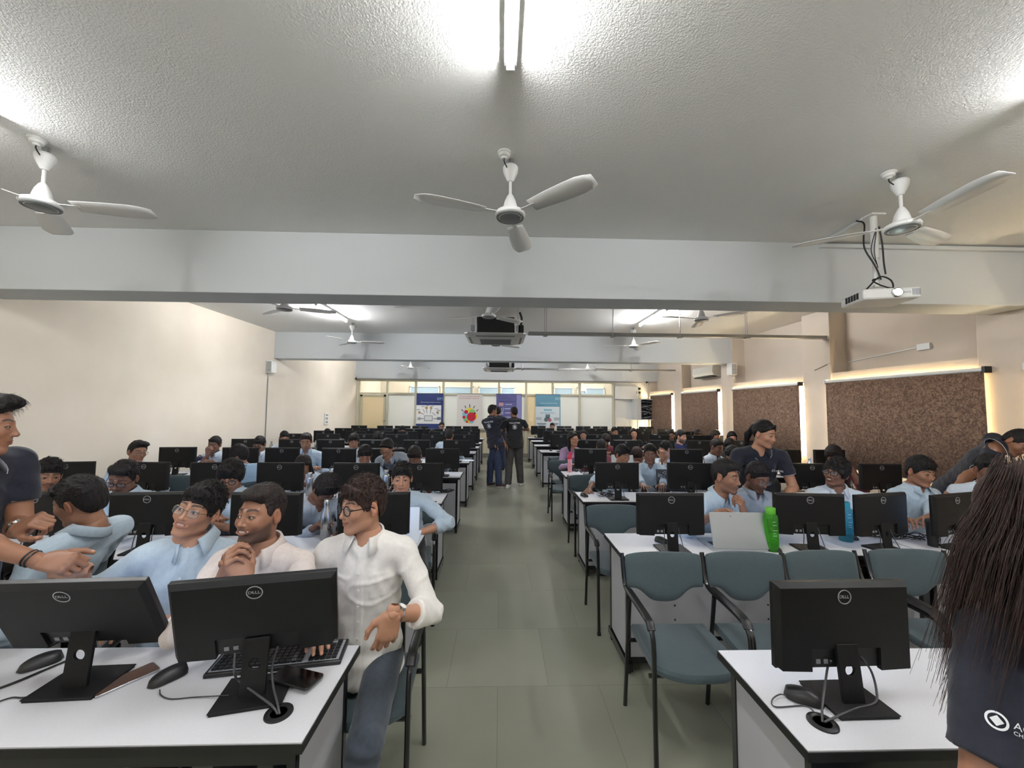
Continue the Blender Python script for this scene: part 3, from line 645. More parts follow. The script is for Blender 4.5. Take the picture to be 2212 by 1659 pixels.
# ================================================================== MONITORS
def plate_hole(mb, w, t, z0, z1, hz, hr, m, M=None):
    n = 24; vs = []; fs = []
    def rp(a):
        c, s_ = math.cos(a), math.sin(a); hw = w / 2; up = z1 - hz; dn = hz - z0
        k = min(hw / abs(c) if abs(c) > 1e-6 else 1e9, (up if s_ > 0 else dn) / abs(s_) if abs(s_) > 1e-6 else 1e9); return c * k, hz + s_ * k
    angs = sorted([2 * math.pi * k / n + 0.001 for k in range(n)] + [math.atan2(z1 - hz, w / 2), math.atan2(z1 - hz, -w / 2), math.atan2(z0 - hz, w / 2) % (2 * math.pi), math.atan2(z0 - hz, -w / 2) % (2 * math.pi)]); n = len(angs)
    for y in (0, t):
        for a in angs: x, z = rp(a); vs.append((x, y, z))
        for a in angs: vs.append((hr * math.cos(a), y, hz + hr * math.sin(a)))
    for k in range(n):
        q = (k + 1) % n
        fs += [(k, q, n + q, n + k), (2 * n + k, 3 * n + k, 3 * n + q, 2 * n + q), (k, 2 * n + k, 2 * n + q, q), (n + k, n + q, 3 * n + q, 3 * n + k)]
    mb.add(vs, fs, m, M)
PW, PH, PZ0 = 0.465, 0.275, 0.10
def make_monitor():
    o = thing('computer_monitor', '', 'monitor')
    w = PW / 2
    MB().box(-w, w, 0.012, 0.03, PZ0, PZ0 + PH, 'black_plastic').obj('bezel', o, bevel=0.002)
    # back shell: chamfered rim, cut-out for the connectors at the bottom
    b2 = MB(); c = 0.014; cw = 0.118; ch = 0.068
    out = [(-w, PZ0 + 0.012), (-w + 0.012, PZ0), (-cw, PZ0 - 0.004), (-cw, PZ0 + ch), (cw, PZ0 + ch), (cw, PZ0 - 0.004), (w - 0.012, PZ0), (w, PZ0 + 0.012), (w, PZ0 + PH), (-w, PZ0 + PH)]
    inn = [(max(-w + c, min(w - c, x)) if abs(x) > cw + 1e-6 else x, min(PZ0 + PH - c, z)) for x, z in out]
    n = len(out); vs = [(x, 0.012, z) for x, z in out] + [(x, -0.004, z) for x, z in inn]
    b2.add(vs, [tuple(range(n)), tuple(range(2 * n - 1, n - 1, -1))] + [(i, n + i, n + (i + 1) % n, (i + 1) % n) for i in range(n)], 'monitor_black'); b2.obj('back_shell', o, smooth=False)
    MB().box(-cw, cw, 0.006, 0.0125, PZ0 + 0.004, PZ0 + ch, 'recess_black').obj('connector_recess', o, smooth=False)
    pl = MB()
    for x in (-0.098, -0.072): pl.box(x, x + 0.014, 0.0035, 0.006, PZ0 + 0.016, PZ0 + 0.03, 'port_grey')
    pl.obj('port_label', o)
    # logo: ring with letters
    lg = MB(); r0, r1, seg = 0.0205, 0.0232, 40; vs = []; fs = []
    lz = PZ0 + PH - 0.043
    for k in range(seg):
        a = 2 * math.pi * k / seg
        for r, y in ((r0, -0.0042), (r0, -0.0052), (r1, -0.0052), (r1, -0.0042)): vs.append((r * math.cos(a), y, lz + r * math.sin(a)))
    for k in range(seg):
        q = (k + 1) % seg
        for j in range(3): fs.append((k * 4 + j, k * 4 + j + 1, q * 4 + j + 1, q * 4 + j))
    lg.add(vs, fs, 'logo_silver')
    for s_, x, sh in (('D', -0.0125, 0), ('E', -0.0035, -0.35), ('L', 0.0052, 0), ('L', 0.0125, 0)):
        g = text_geo(s_, 0.0155, 0.0003, 'CENTER', 0)
        lg.add(g[0], g[1], 'logo_silver', T(x, -0.0048, lz) @ RX(rad(90)) @ (Matrix.Rotation(rad(28), 4, 'Z') if s_ == 'E' else Matrix.Identity(4)) @ S(1.0, 0.92, 1))
    lg.obj('logo', o)
    nk = MB(); plate_hole(nk, 0.072, 0.012, 0.0, PZ0 + ch + 0.008, 0.098, 0.0165, 'monitor_black', T(0, -0.028, 0.008) @ RX(rad(-7)))
    nk.obj('neck', o, bevel=0.0015)
    bs = MB(); vs = [(-0.1, 0.075, 0), (0.1, 0.075, 0), (0.1, -0.075, 0), (-0.1, -0.075, 0)]
    bs.box(-0.095, 0.095, -0.078, 0.082, 0.0, 0.007, 'monitor_black').box(-0.098, 0.098, -0.08, 0.084, 0.007, 0.011, 'monitor_black').obj('base', o, bevel=0.001)
    MB().box(-w + 0.008, w - 0.008, 0.0301, 0.0308, PZ0 + 0.016, PZ0 + PH - 0.008, 'screen_glass').obj('screen', o, smooth=False)
    return o
MON_G = 'black monitors seen from behind'
mon0 = make_monitor(); mfirst = True
CABLES = [bez([(-0.05, 0.003, 0.14), (-0.055, -0.012, 0.09), (-0.06, -0.02, 0.03), (-0.03, -0.06, 0.004), (0.03, -0.1, 0.004)], 5),
          bez([(0.045, 0.003, 0.15), (0.05, -0.015, 0.1), (0.055, -0.03, 0.06), (0.05, -0.06, 0.014), (0.0, -0.1, 0.004)], 5)]
for c_ in CABLES: MB().tube(c_, 0.0028, 6, 'grey_cable').obj('cable', mon0)
mon0b = None
def place_mon(p, rz, label):
    global mfirst
    if mfirst: mfirst = False; mon0.location = p; mon0.rotation_euler = (0, 0, rz); mon0['label'] = label; mon0['group'] = MON_G; return mon0
    return dup(mon0, p, rz, label, MON_G)
NTH = ['first', 'second', 'third', 'fourth', 'fifth', 'sixth', 'seventh']
LM = [[], [(92, -6), (330, 5), (582, 0), (813, 6)], [(150, 10), (318, 0), (470, 5), (609, 0), (773, 0), (909, 3)], [(387, 5), (522, 4), (612, 0), (734, 0), (840, 0), (957, 2)],
      [(533, 5), (633, 0), (716, 0), (807, 0), (901, 0), (987, 0)], [(636, 0), (710, 3), (788, 0), (858, 0), (935, 0), (1004, 0)],
      [(700, 0), (769, 0), (828, 2), (880, 0), (955, 0), (1014, 0)], [(743, 0), (797, 0), (850, 0), (895, 0), (938, 0), (980, 0), (1018, 0)], [(776, 0), (832, 0), (870, 0), (908, 0), (980, 0), (1017, 0)]]
RM = [[], [(1447, 0), (1743, -6), (1898, 12), (2056, 14)], [(1333, 0), (1489, -8), (1750, -4), (1899, 0)], [(1276, 0), (1482, -4), (1695, 0), (1790, 0)],
      [(1267, 0), (1352, 0), (1430, -3), (1510, 0), (1600, 0)], [(1212, 0), (1290, 0), (1341, 0), (1424, 0), (1495, 0), (1540, 0)],
      [(1194, 0), (1240, 0), (1318, 0), (1388, 0), (1442, 0), (1492, 0)], [(1180, 0), (1222, 0), (1287, 0), (1340, 0), (1392, 0), (1438, 0)], [(1163, 0), (1219, 0), (1260, 0), (1297, 0), (1349, 0), (1396, 0)]]
SEATX = {}
for side, MM, DDs, nm in (('L', LM, LD, 'left'), ('R', RM, RD, 'right')):
    for k in range(1, 9):
        row = sorted(MM[k], key=lambda t: -t[0] if side == 'L' else t[0])
        for j, (x, a) in enumerate(row):
            p = pix(x, 900, DDs[k]); SEATX.setdefault((side, k), []).append(p.x)
            place_mon((p.x, DDs[k], DZ), rad(a), 'black monitor from behind, %s from the aisle in the %s %s-hand row' % (NTH[j], ORD[k], nm))
pA = pix(188, 1300, 1.42); mA = place_mon((pA.x, 1.42, DZ), rad(3), 'black monitor at the lower left corner, its logo ring dim, front row')
pB = pix(546, 1300, 1.33); mB_ = place_mon((pB.x, 1.365, DZ), rad(12), 'black monitor from behind in front of the bearded man, front row')
for mm_, sc_, ti_ in ((mA, 1.08, 26), (mB_, 1.05, 15)):          # these two screens are tipped back
    mm_.scale = (sc_, 1, 1)
    for ch in mm_.children:
        if ch.name.split('.')[0] not in ('neck', 'base', 'cable'): ch.matrix_local = T(0, 0.020, PZ0 + 0.022) @ RX(rad(ti_)) @ T(0, 0, -PZ0) @ ch.matrix_local
pC = pix(1822, 1300, 1.30); mC = place_mon((pC.x, 1.30, DZ), rad(1), 'black monitor alone on the front desk at the lower right')

for mm_ in (mA, mB_, mC):
    for ch in list(mm_.children):
        if ch.name.split('.')[0] == 'cable': D.objects.remove(ch)
# ================================================================== CHAIRS
def make_chair():
    o = thing('armchair', '', 'chair')
    for s_ in (-1, 1):
        x = s_ * 0.240
        MB().tube(bez([(x, -0.235, 0), (x, -0.225, 0.3), (x, -0.22, 0.55), (x, -0.20, 0.63), (x, -0.13, 0.655), (x, 0.05, 0.66), (x, 0.17, 0.665), (x, 0.215, 0.70), (x, 0.255, 0.84)], 5), 0.0115, 9, 'black_metal').obj('side_frame', o)
        MB().tube([(x, 0.12, 0.645), (x, 0.16, 0.4), (x, 0.22, 0.0)], 0.0115, 9, 'black_metal').obj('rear_leg', o)
        MB().tube(bez([(x, -0.195, 0.64), (x, -0.15, 0.672), (x, 0.0, 0.68), (x, 0.13, 0.682)], 5), 0.02, 8, 'black_plastic', flat=0.55).obj('armrest', o)
        MB().cyl((x, -0.235, 0), (x, -0.235, 0.02), 0.015, 8, 'dark_plastic').obj('foot_cap', o)
    MB().cyl((-0.240, -0.15, 0.405), (0.240, -0.15, 0.405), 0.011, 8, 'black_metal').obj('cross_bar', o)
    MB().cyl((-0.240, 0.14, 0.405), (0.240, 0.14, 0.405), 0.011, 8, 'black_metal').obj('cross_bar', o)
    # seat: cushion with a round front
    n = 16; ring = []
    for i in range(n + 1): t = -1 + 2 * i / n; ring.append((0.222 * t, -0.235 + 0.075 * abs(t) ** 3))
    ring += [(0.212, 0.195), (-0.212, 0.195)]
    vs = []; fs = []; m_ = len(ring)
    for sc, z in ((0.93, 0.42), (1.0, 0.432), (1.0, 0.452), (0.96, 0.466), (0.7, 0.472)):
        for x, y in ring: vs.append((x * sc, y * sc, z - 0.012 * (0 if y > -0.1 else (abs(y) - 0.1) / 0.13)))
    for i in range(4):
        for k in range(m_): fs.append((i * m_ + k, i * m_ + (k + 1) % m_, (i + 1) * m_ + (k + 1) % m_, (i + 1) * m_ + k))
    fs += [tuple(range(m_))[::-1], tuple(range(4 * m_, 5 * m_))]
    MB().add(vs, fs, 'chair_fabric').obj('seat', o)
    # backrest: wide pad, lower edge dips in the middle, gently curved
    nx, nz = 20, 6; vs = []; fs = []
    def bk(u, v, off):
        x = 0.230 * u; top = 0.845 - 0.012 * abs(u) ** 4; bot = 0.655 - 0.085 * (1 / (1 + math.exp((abs(u) - 0.5) * 11)))
        edge = min(1, (1 - abs(u)) * 9, (1 - abs(2 * v - 1)) * 4 + 0.0); th = 0.021 * (0.45 + 0.55 * max(0, edge) ** 0.5)
        z = bot + (top - bot) * v; y = 0.205 + 0.045 * (1 - abs(u) ** 2) * 0.55 + (z - 0.6) * 0.16
        return (x, y + off * th, z)
    for off in (-1, 1):
        for i in range(nx + 1):
            for j in range(nz + 1): vs.append(bk(-1 + 2 * i / nx, j / nz, off))
    o2 = (nx + 1) * (nz + 1)
    for i in range(nx):
        for j in range(nz):
            a = i * (nz + 1) + j; fs += [(a, a + 1, a + nz + 2, a + nz + 1), (o2 + a, o2 + a + nz + 1, o2 + a + nz + 2, o2 + a + 1)]
    for i in range(nx):
        for j in (0, nz):
            a = i * (nz + 1) + j; b = a + nz + 1; fs.append((a, b, o2 + b, o2 + a) if j == 0 else (a, o2 + a, o2 + b, b))
    for j in range(nz):
        for i in (0, nx):
            a = i * (nz + 1) + j; fs.append((a, o2 + a, o2 + a + 1, a + 1))
    bo = MB().add(vs, fs, 'chair_fabric').obj('backrest', o); sb = bo.modifiers.new('s', 'SUBSURF'); sb.levels = 1; sb.render_levels = 1
    MB().tube([(-0.240, 0.215, 0.69), (-0.2, 0.245, 0.66), (0.2, 0.245, 0.66), (0.240, 0.215, 0.69)], 0.009, 6, 'black_metal').obj('back_bar', o)
    return o
chair0 = make_chair(); cfirst = True
def place_chair(x, y, rz, label):
    global cfirst
    if cfirst: cfirst = False; chair0.location = (x, y, 0); chair0.rotation_euler = (0, 0, rz); chair0['label'] = label; chair0['group'] = 'grey-green upholstered armchairs'; return chair0
    return dup(chair0, (x, y, 0), rz, label, 'grey-green upholstered armchairs')
for i, (x, yy, lb) in enumerate([(1435, 2.10, 'empty grey-green armchair behind the front right desk, nearest the aisle'), (1608, 2.10, 'empty grey-green armchair, second from the aisle in the front right row'),
                                 (1782, 2.12, 'empty grey-green armchair right behind the lone front monitor'), (1962, 2.14, 'empty grey-green armchair beside the long-haired woman')]):
    p = pix(x, 1230, yy + 0.22); place_chair(p.x, yy, rad([0, -2, 3, -3][i]), lb)
EMPTY = [(1322, 3.24, 'empty grey-green armchair between the second and third right-hand desks, at the aisle'), (1216, 6.16, 'empty grey-green armchair right of the aisle, above the pink bottle desk'),
         (1268, 4.78, 'empty grey-green armchair under the desk end with the mouse hand, right block'), (400, 4.66, 'empty grey-green armchair behind the bending man in glasses, left block')]
for x, y, lb in EMPTY:
    p = pix(x, 950, y + 0.22); place_chair(p.x, y, 0, lb)

# ================================================================== SMALL THINGS
def bottle(kind, p, h, label, rz=0):
    o = thing('water_bottle', label, 'bottle', p, rz)
    if kind == 'cola':      # steel bottle with narrow neck
        r = h * 0.135
        MB().lathe([(r * .9, 0), (r, h * .02), (r, h * .55), (r * .92, h * .64), (r * .55, h * .78), (r * .46, h * .86), (r * .46, h * .88)], 28, 'brushed_steel').obj('body', o)
        MB().lathe([(r * .5, h * .87), (r * .52, h * .88), (r * .52, h * .97), (r * .4, h), (0, h)], 24, 'brushed_steel').obj('cap', o)
    elif kind == 'flask':
        r = h * 0.14
        MB().lathe([(r * .95, 0), (r, h * .02), (r, h * .74), (r * .9, h * .8), (r * .62, h * .84), (r * .6, h * .86)], 28, 'brushed_steel').obj('body', o)
        MB().lathe([(r * .66, h * .86), (r * .68, h * .87), (r * .68, h * .98), (r * .6, h), (0, h)], 24, 'brushed_steel').obj('cap', o)
    elif kind == 'pink':
        r = h * 0.105
        MB().lathe([(r * .95, 0), (r, h * .01), (r, h * .62), (r * .98, h * .66)], 28, 'pink_bottle').obj('body', o)
        MB().lathe([(r * 1.02, h * .65), (r * 1.04, h * .70), (r * .9, h * .78), (r * .6, h * .84), (r * .55, h * .9), (r * .6, h * .96), (r * .4, h), (0, h)], 24, 'red_plastic').obj('cap', o)
        MB().tube(bez([(r * .6, 0, h * .95), (r * 1.0, 0, h * .9), (r * .95, 0, h * .82), (r * .7, 0, h * .79)], 5), 0.005, 6, 'red_plastic').obj('carry_loop', o)
    elif kind in ('green', 'cyan'):
        r = h * 0.155; g = kind + '_glass'
        prof = [(r * .92, 0), (r, h * .02), (r, h * .3), (r * .97, h * .33), (r, h * .36), (r, h * .55), (r * .97, h * .58), (r, h * .61), (r, h * .76), (r * .9, h * .83), (r * .6, h * .87), (r * .6, h * .9)]
        MB().lathe(prof, 28, g).obj('body', o)
        MB().lathe([(r * .93, 0.004), (r * .93, h * .22), (0, h * .22)], 24, g).obj('drink', o)
        MB().lathe([(r * .68, h * .86), (r * .7, h * .87), (r * .7, h * .98), (r * .64, h), (0, h)], 24, 'green_cap' if kind == 'green' else 'teal_cap').obj('cap', o)
        b_ = MB()
        for zz, k in ((.7, 0), (.62, 1), (.5, 2), (.44, 3), (.38, 4)): b_.box(-r * .4, r * (.1 + .1 * (k % 3)), -r * 1.012, -r * 1.004, h * zz, h * zz + 0.002, 'print_white')
        b_.obj('measure_marks', o)
    elif kind == 'shaker':
        r0, r1 = h * 0.165, h * 0.20
        MB().lathe([(r0 * .95, 0), (r0, h * .02), (r1, h * .8), (r1, h * .82)], 32, 'dark_plastic').obj('body', o)
        MB().lathe([(r1 * 1.04, h * .8), (r1 * 1.06, h * .82), (r1 * 1.02, h * .9), (r1 * .9, h * .93), (0, h * .935)], 28, 'black_plastic').sphere((-r1 * .45, -r1 * .2, h * .94), r1 * .3, 'black_plastic').sphere((r1 * .4, -r1 * .2, h * .93), r1 * .26, 'black_plastic').obj('lid', o)
        g = text_geo('BOLDFIT', h * .155, 0.0004, 'CENTER', 0.25); L_ = MB()
        def wrap(vs, x0):
            out = []
            for v in vs:
                u, w_ = v[0], v[1]; zz = h * .42 + u; rr = r0 + (r1 - r0) * (zz / (h * .8)) + 0.0012; a = (w_ + x0) / rr
                out.append((-math.sin(a) * rr, -math.cos(a) * rr, zz))
            return out
        L_.add(wrap(g[0], 0.0), g[1], 'print_white'); g = text_geo('A', h * .17, 0.0004, 'CENTER', 0.45)
        L_.add(wrap([(v[0] - h * .42, v[1], 0) for v in g[0]], 0), g[1], 'print_white'); L_.obj('lettering', o)
    return o
def onp(x, y, z=DZ): return pixz(x, y, z)
BOT = [('cola', 703, 1165, 0.275, 'shiny steel bottle beside the face of the white-shirted man with glasses'), ('flask', 204, 1182, 0.27, 'dull steel flask behind the black-haired man seen from behind'),
       ('flask', 668, 1070, 0.24, 'steel flask next to the long-haired person hidden by a monitor, left block'), ('flask', 833, 1067, 0.26, 'steel flask in front of the leaning woman with a lanyard'),
       ('cola', 461, 1008, 0.23, 'steel bottle in front of the man resting his chin on his hand'), ('cola', 493, 986, 0.21, 'small steel bottle to the right of the man resting his chin'),
       ('cola', 585, 978, 0.23, 'small steel bottle left of the man in the far left block, by the wall'), ('flask', 682, 976, 0.23, 'steel flask beside the standing-collar man, left block'), ('cola', 942, 983, 0.22, 'bright steel bottle before the far left man seen from behind'),
       ('cola', 1237, 990, 0.24, 'steel bottle right behind the pink bottle'), ('pink', 1231, 1020, 0.30, 'pink bottle with a red cap on the right-hand desk by the aisle'),
       ('cola', 1427, 1028, 0.24, 'steel bottle in front of the person leaning on a hand, right block'), ('cola', 1519, 1024, 0.25, 'steel bottle left of the man talking, right block'), ('cola', 1750, 1024, 0.24, 'steel bottle left of the monitor by the bright column'),
       ('green', 1667, 1189, 0.285, 'transparent green bottle with a lime cap beside the silver laptop'), ('cyan', 1828, 1168, 0.28, 'transparent cyan bottle between two monitors, right block'),
       ('shaker', 2018, 1180, 0.20, 'black shaker bottle with white vertical lettering'), ('cyan', 898, 958, 0.2, 'small pale teal bottle on the far left desks'), ('cola', 925, 946, 0.22, 'tiny white bottle far back, left of the man with glasses'),
       ('flask', 1363, 966, 0.24, 'pale bottle left of a far box, right block')]
for kind, x, y, h, lb in BOT:
    p = onp(x, y); bottle(kind, (p.x, p.y, DZ), h, lb, rad(10) if kind == 'shaker' else 0)

def mouse(p, rz, label, wire=None, sc=1.0):
    o = thing('computer_mouse', label, 'mouse', p, rz, 'black computer mice')
    vs = []; fs = []; n, m_ = 14, 20
    for i in range(n + 1):
        t = i / n; y = -0.056 + 0.112 * t; w = 0.031 * math.sqrt(max(0.0, 1 - (2 * t - 1) ** 4)) ; hh = 0.036 * math.sqrt(max(0, 1 - (1.75 * (t - 0.58)) ** 2))* (1 if 0 < i < n else 0.1)
        for k in range(m_):
            a = 2 * math.pi * k / m_; vs.append((w * math.cos(a), y, max(0.001, 0.004 + (hh if math.sin(a) > 0 else 0.004) * math.sin(a))))
    for i in range(n):
        for k in range(m_): fs.append((i * m_ + k, i * m_ + (k + 1) % m_, (i + 1) * m_ + (k + 1) % m_, (i + 1) * m_ + k))
    fs += [tuple(range(m_))[::-1], tuple(n * m_ + k for k in range(m_))]
    MB().add(vs, fs, 'dark_plastic').obj('body', o)
    MB().cyl((-0.003, 0.03, 0.028), (0.003, 0.03, 0.028), 0.008, 10, 'recess_black').obj('scroll_wheel', o)
    if wire: MB().tube(bez([Vector(w_) for w_ in wire], 8), 0.0021, 6, 'grey_cable').obj('cable', o)
    return o
def loc(o_xyz, rz, pts):       # world points on the desk -> local of a thing at o_xyz turned by rz
    M = (T(*o_xyz) @ RZ(rz)).inverted(); return [M @ Vector(p) for p in pts]
p = onp(1737, 1513); r_ = rad(62); w_ = loc((p.x, p.y, DZ), r_, [pixz(1705, 1505, DZ + .008), pixz(1685, 1500, DZ + .01), pixz(1668, 1512, DZ + .012), pixz(1676, 1527, DZ + .004), pixz(1740, 1525, DZ + .003), pixz(1765, 1545, DZ + .002)])
mouse((p.x, p.y, DZ), r_, 'black mouse left of the lone front monitor, lower right', w_)
p = onp(364, 1467); r_ = rad(-35); w_ = loc((p.x, p.y, DZ), r_, [pixz(345, 1490, DZ + .008), pixz(348, 1502, DZ + .003), pixz(370, 1510, DZ + .003), pixz(420, 1506, DZ + .003), pixz(495, 1502, DZ + .012)])
mouse((p.x, p.y, DZ), r_, 'black mouse between the phone and the front monitor, left', w_)
p = onp(88, 1437); mouse((p.x, p.y, DZ), rad(-42), 'black mouse left of the dim front monitor stand')
for x, y, a, lb in [(1669, 1190, 70, 'black mouse at the foot of the green bottle'), (1836, 1165, 80, 'black mouse at the foot of the cyan bottle'), (1262, 1072, 20, 'black mouse under the hand of the man behind the third right-hand monitor'),
                    (1243, 1018, 10, 'black mouse at the right of the pink bottle'), (1190, 974, 0, 'black mouse on the empty end of a right-hand desk near the aisle'), (1156, 944.5, 0, 'tiny black mouse on the farthest right desk'), (1430, 1172, 30, 'black mouse behind the stand of the second-row monitor nearest the aisle')]:
    p = onp(x, y); mouse((p.x, p.y, DZ), rad(a), lb)
def grommet(x, y, label):
    p = onp(x, y); o = thing('cable_grommet', label, 'grommet', (p.x, p.y, DZ))
    MB().lathe([(0.024, -0.001), (0.024, 0.004), (0.031, 0.0065), (0.040, 0.004), (0.041, 0.0)], 36, 'dark_plastic').obj('rim', o)
    MB().lathe([(0.0245, 0.001), (0, 0.001)], 24, 'recess_black').obj('hole', o); return p
def cable(name, pts, r, label, m='grey_cable', cat='cable', grp=None):
    return tag(MB().tube(bez([Vector(q) for q in pts], 8), r, 8, m).obj(name), label, cat, grp)
g1 = grommet(602, 1541, 'black round cable grommet in the front left desk'); g2 = grommet(1777, 1562, 'black round cable grommet in the front right desk')
pBm, pCm = mB_.location, mC.location
def nearp(o, x, y, z): return o.matrix_basis @ Vector((x, y, z))
cable('monitor_cable', [nearp(mB_, -0.06, -0.004, 0.14), nearp(mB_, -0.05, -0.03, 0.10), pixz(515, 1470, .80), pixz(555, 1500, .78), pixz(588, 1525, .765), pixz(600, 1543, .75)], 0.0034, 'grey cable sagging from the left of the front left monitor stand to the grommet')
cable('monitor_cable', [nearp(mB_, 0.06, -0.004, 0.145), pixz(588, 1440, .83), pixz(590, 1480, .79), pixz(598, 1515, .77), pixz(604, 1543, .75)], 0.0034, 'grey cable dropping from the right of the front left monitor to the grommet')
cable('monitor_cable', [nearp(mC, -0.055, -0.004, 0.13), pixz(1788, 1440, .85), pixz(1781, 1490, .80), pixz(1776, 1530, .775), pixz(1777, 1560, .75)], 0.0034, 'grey cable dropping straight from the lone front monitor into the grommet')
cable('monitor_cable', [nearp(mC, 0.05, -0.004, 0.14), pixz(1882, 1450, .83), pixz(1893, 1490, .79), pixz(1890, 1518, .765), pixz(1850, 1530, .762), pixz(1808, 1548, .76), pixz(1780, 1560, .752)], 0.0034, 'grey cable curving right of the lone front monitor stand into the grommet')
cable('power_cable', [pixz(-40, 1500, DZ + .004), pixz(30, 1475, DZ + .004), pixz(90, 1450, DZ + .004), pixz(150, 1425, DZ + .004)], 0.004, 'thick black cable crossing the lower left desk corner', 'rubber_cable')
cable('power_cable', [pixz(-40, 1530, DZ + .004), pixz(20, 1508, DZ + .004), pixz(50, 1507, DZ + .004), pixz(90, 1500, DZ + .004)], 0.0025, 'thin black cable at the lower left desk corner', 'rubber_cable')
def phone(cx, cy, L_, W_, a, label, screen='glass_dark', case='dark_plastic', z=DZ):
    p = onp(cx, cy, z); o = thing('mobile_phone', label, 'phone', (p.x, p.y, z), a)
    M = T(0, 0, 0) @ RX(rad(90)) @ T(0, 0, 0)
    b2 = MB(); b2.box(-W_ / 2, W_ / 2, -0.008, 0, -L_ / 2, L_ / 2, case, RX(rad(-90)), r=0.01); b2.obj('case', o, bevel=0.0012)
    s2 = MB(); s2.box(-W_ / 2 + .003, W_ / 2 - .003, -0.0086, -0.0081, -L_ / 2 + .003, L_ / 2 - .003, screen, RX(rad(-90)), r=0.008); s2.obj('screen', o, smooth=False); return o
phone(272, 1470, 0.165, 0.072, rad(-33), 'brown-backed phone with a chrome rim on the front left desk', 'phone_brown', 'chrome')
phone(640, 1466, 0.165, 0.08, rad(72), 'black phone in a thick black case beside the front left monitor stand', z=DZ + 0.0125)
# keyboard behind the front-left monitor
def keyboard(p, rz, label):
    o = thing('keyboard', label, 'keyboard', p, rz)
    MB().box(-0.225, 0.225, -0.07, 0.07, 0, 0.016, 'dark_plastic', RX(rad(0))).obj('case', o, bevel=0.004)
    MB().box(-0.215, 0.215, -0.06, 0.06, 0.016, 0.0168, 'key_bed').obj('key_bed', o)
    kk = MB()
    for r in range(6):
        for c in range(21):
            if c in (15, 19 if r == 5 else 99): continue
            x = -0.207 + c * 0.0198; y = -0.055 + r * 0.019; kk.box(x, x + 0.0165, y, y + 0.0155, 0.0165, 0.0235, 'key_black')
    kk.obj('keys', o, smooth=False); return o
p = pixz(590, 1425, DZ); keyboard((p.x + 0.03, p.y + 0.0, DZ), rad(9), 'black keyboard under the front left monitor')
p = pixz(560, 1133, DZ); keyboard((p.x, 3.02, DZ), rad(0), 'black keyboard in front of the man looking down, left block')
# laptops
def laptop(p, rz, label, W_=0.355, H_=0.225, lidm='laptop_silver', tilt=18, deco=None, baseY=0.24):
    o = thing('laptop', label, 'laptop', p, rz)
    MB().box(-W_ / 2, W_ / 2, 0, baseY, 0.0, 0.014, lidm).obj('base', o, bevel=0.003)
    lid = MB().box(-W_ / 2, W_ / 2, -0.006, 0.0, 0.0, H_, lidm, T(0, 0.004, 0.014) @ RX(rad(tilt)), r=0.008).obj('lid', o, bevel=0.0012)
    MB().box(-W_ / 2 + .006, W_ / 2 - .006, 0.0002, 0.0006, 0.012, H_ - .006, 'screen_glass', T(0, 0.004, 0.014) @ RX(rad(tilt))).obj('screen', o)
    kk = MB()
    for r in range(5):
        for c in range(14): kk.box(-W_ / 2 + .03 + c * .0205, -W_ / 2 + .047 + c * .0205, 0.05 + r * .02, 0.066 + r * .02, 0.014, 0.0155, 'key_black')
    kk.obj('keys', o, smooth=False)
    if deco: deco(o, T(0, 0.004, 0.014) @ RX(rad(tilt)))
    return o
p = onp(1570, 1171)
def dec1(o, M):
    g = text_geo('vivobook', 0.014, 0.0002, 'LEFT'); MB().add(g[0], g[1], 'print_grey', M @ T(0.06, -0.0064, 0.13) @ RX(rad(90))).obj('lettering', o)
laptop((p.x, 2.62, DZ), rad(-2), 'silver laptop with its lid towards the camera, beside the green bottle', 0.385, 0.235, tilt=-14, deco=None)
p = onp(1436, 1066)
def dec2(o, M):
    b2 = MB(); random.seed(3)
    for k in range(9):
        cx, cz, r = random.uniform(-.14, .14), random.uniform(.03, .19), random.uniform(.018, .03)
        sh = [(cx + r * math.cos(t * 2.094 + k) , cz + r * math.sin(t * 2.094 + k)) for t in range(3)]
        for a in range(3): q, w_ = Vector((sh[a][0], -0.0064, sh[a][1])), Vector((sh[(a + 1) % 3][0], -0.0064, sh[(a + 1) % 3][1])); b2.cyl(q, w_, 0.0022, 5, 'print_grey')
    b2.obj('pattern', o, M=M)
laptop((p.x + 0.14, 4.5, DZ), rad(-10), 'black laptop with a line pattern on its lid, beside the man in light blue', 0.34, 0.23, 'dark_plastic', tilt=-12, deco=dec2)
p = onp(1318, 1002); laptop((p.x, 6.0, DZ), rad(-12), 'silver laptop half hidden behind a monitor in the right block', 0.33, 0.22, tilt=-15)
p = onp(885, 1150); laptop((p.x - 0.05, 2.78, DZ), rad(6), 'white laptop lid sticking out right of the second-row monitor by the aisle', 0.33, 0.225, 'white_paper', tilt=-10)
tag(MB().box(-0.11, 0.11, -0.08, 0.08, 0, 0.004, 'white_paper').obj('paper_sheet', M=T(*pixz(1010, 995, DZ)) @ RZ(0.2)), 'loose white paper on the left desk corner by the standing men', 'paper')
tag(MB().box(-0.1, 0.1, -0.07, 0.07, 0, 0.008, 'white_paper').obj('notebook', M=T(*pixz(884, 945, DZ)) @ RZ(0.2)), 'small white notebook far back in the left block', 'notebook')
o = thing('backpack', 'dark navy bag on the desk left of the steel bottle, left block', 'bag', tuple(pixz(430, 1017, DZ)))
mat('navy_bag', (22, 28, 58), 0.8)
MB().box(-0.1, 0.1, -0.06, 0.06, 0, 0.2, 'navy_bag', r=0.04).obj('body', o, bevel=0.02); MB().tube(bez([(-0.03, 0, 0.195), (0, 0, 0.225), (0.03, 0, 0.195)], 5), 0.006, 6, 'navy_bag').obj('handle', o)
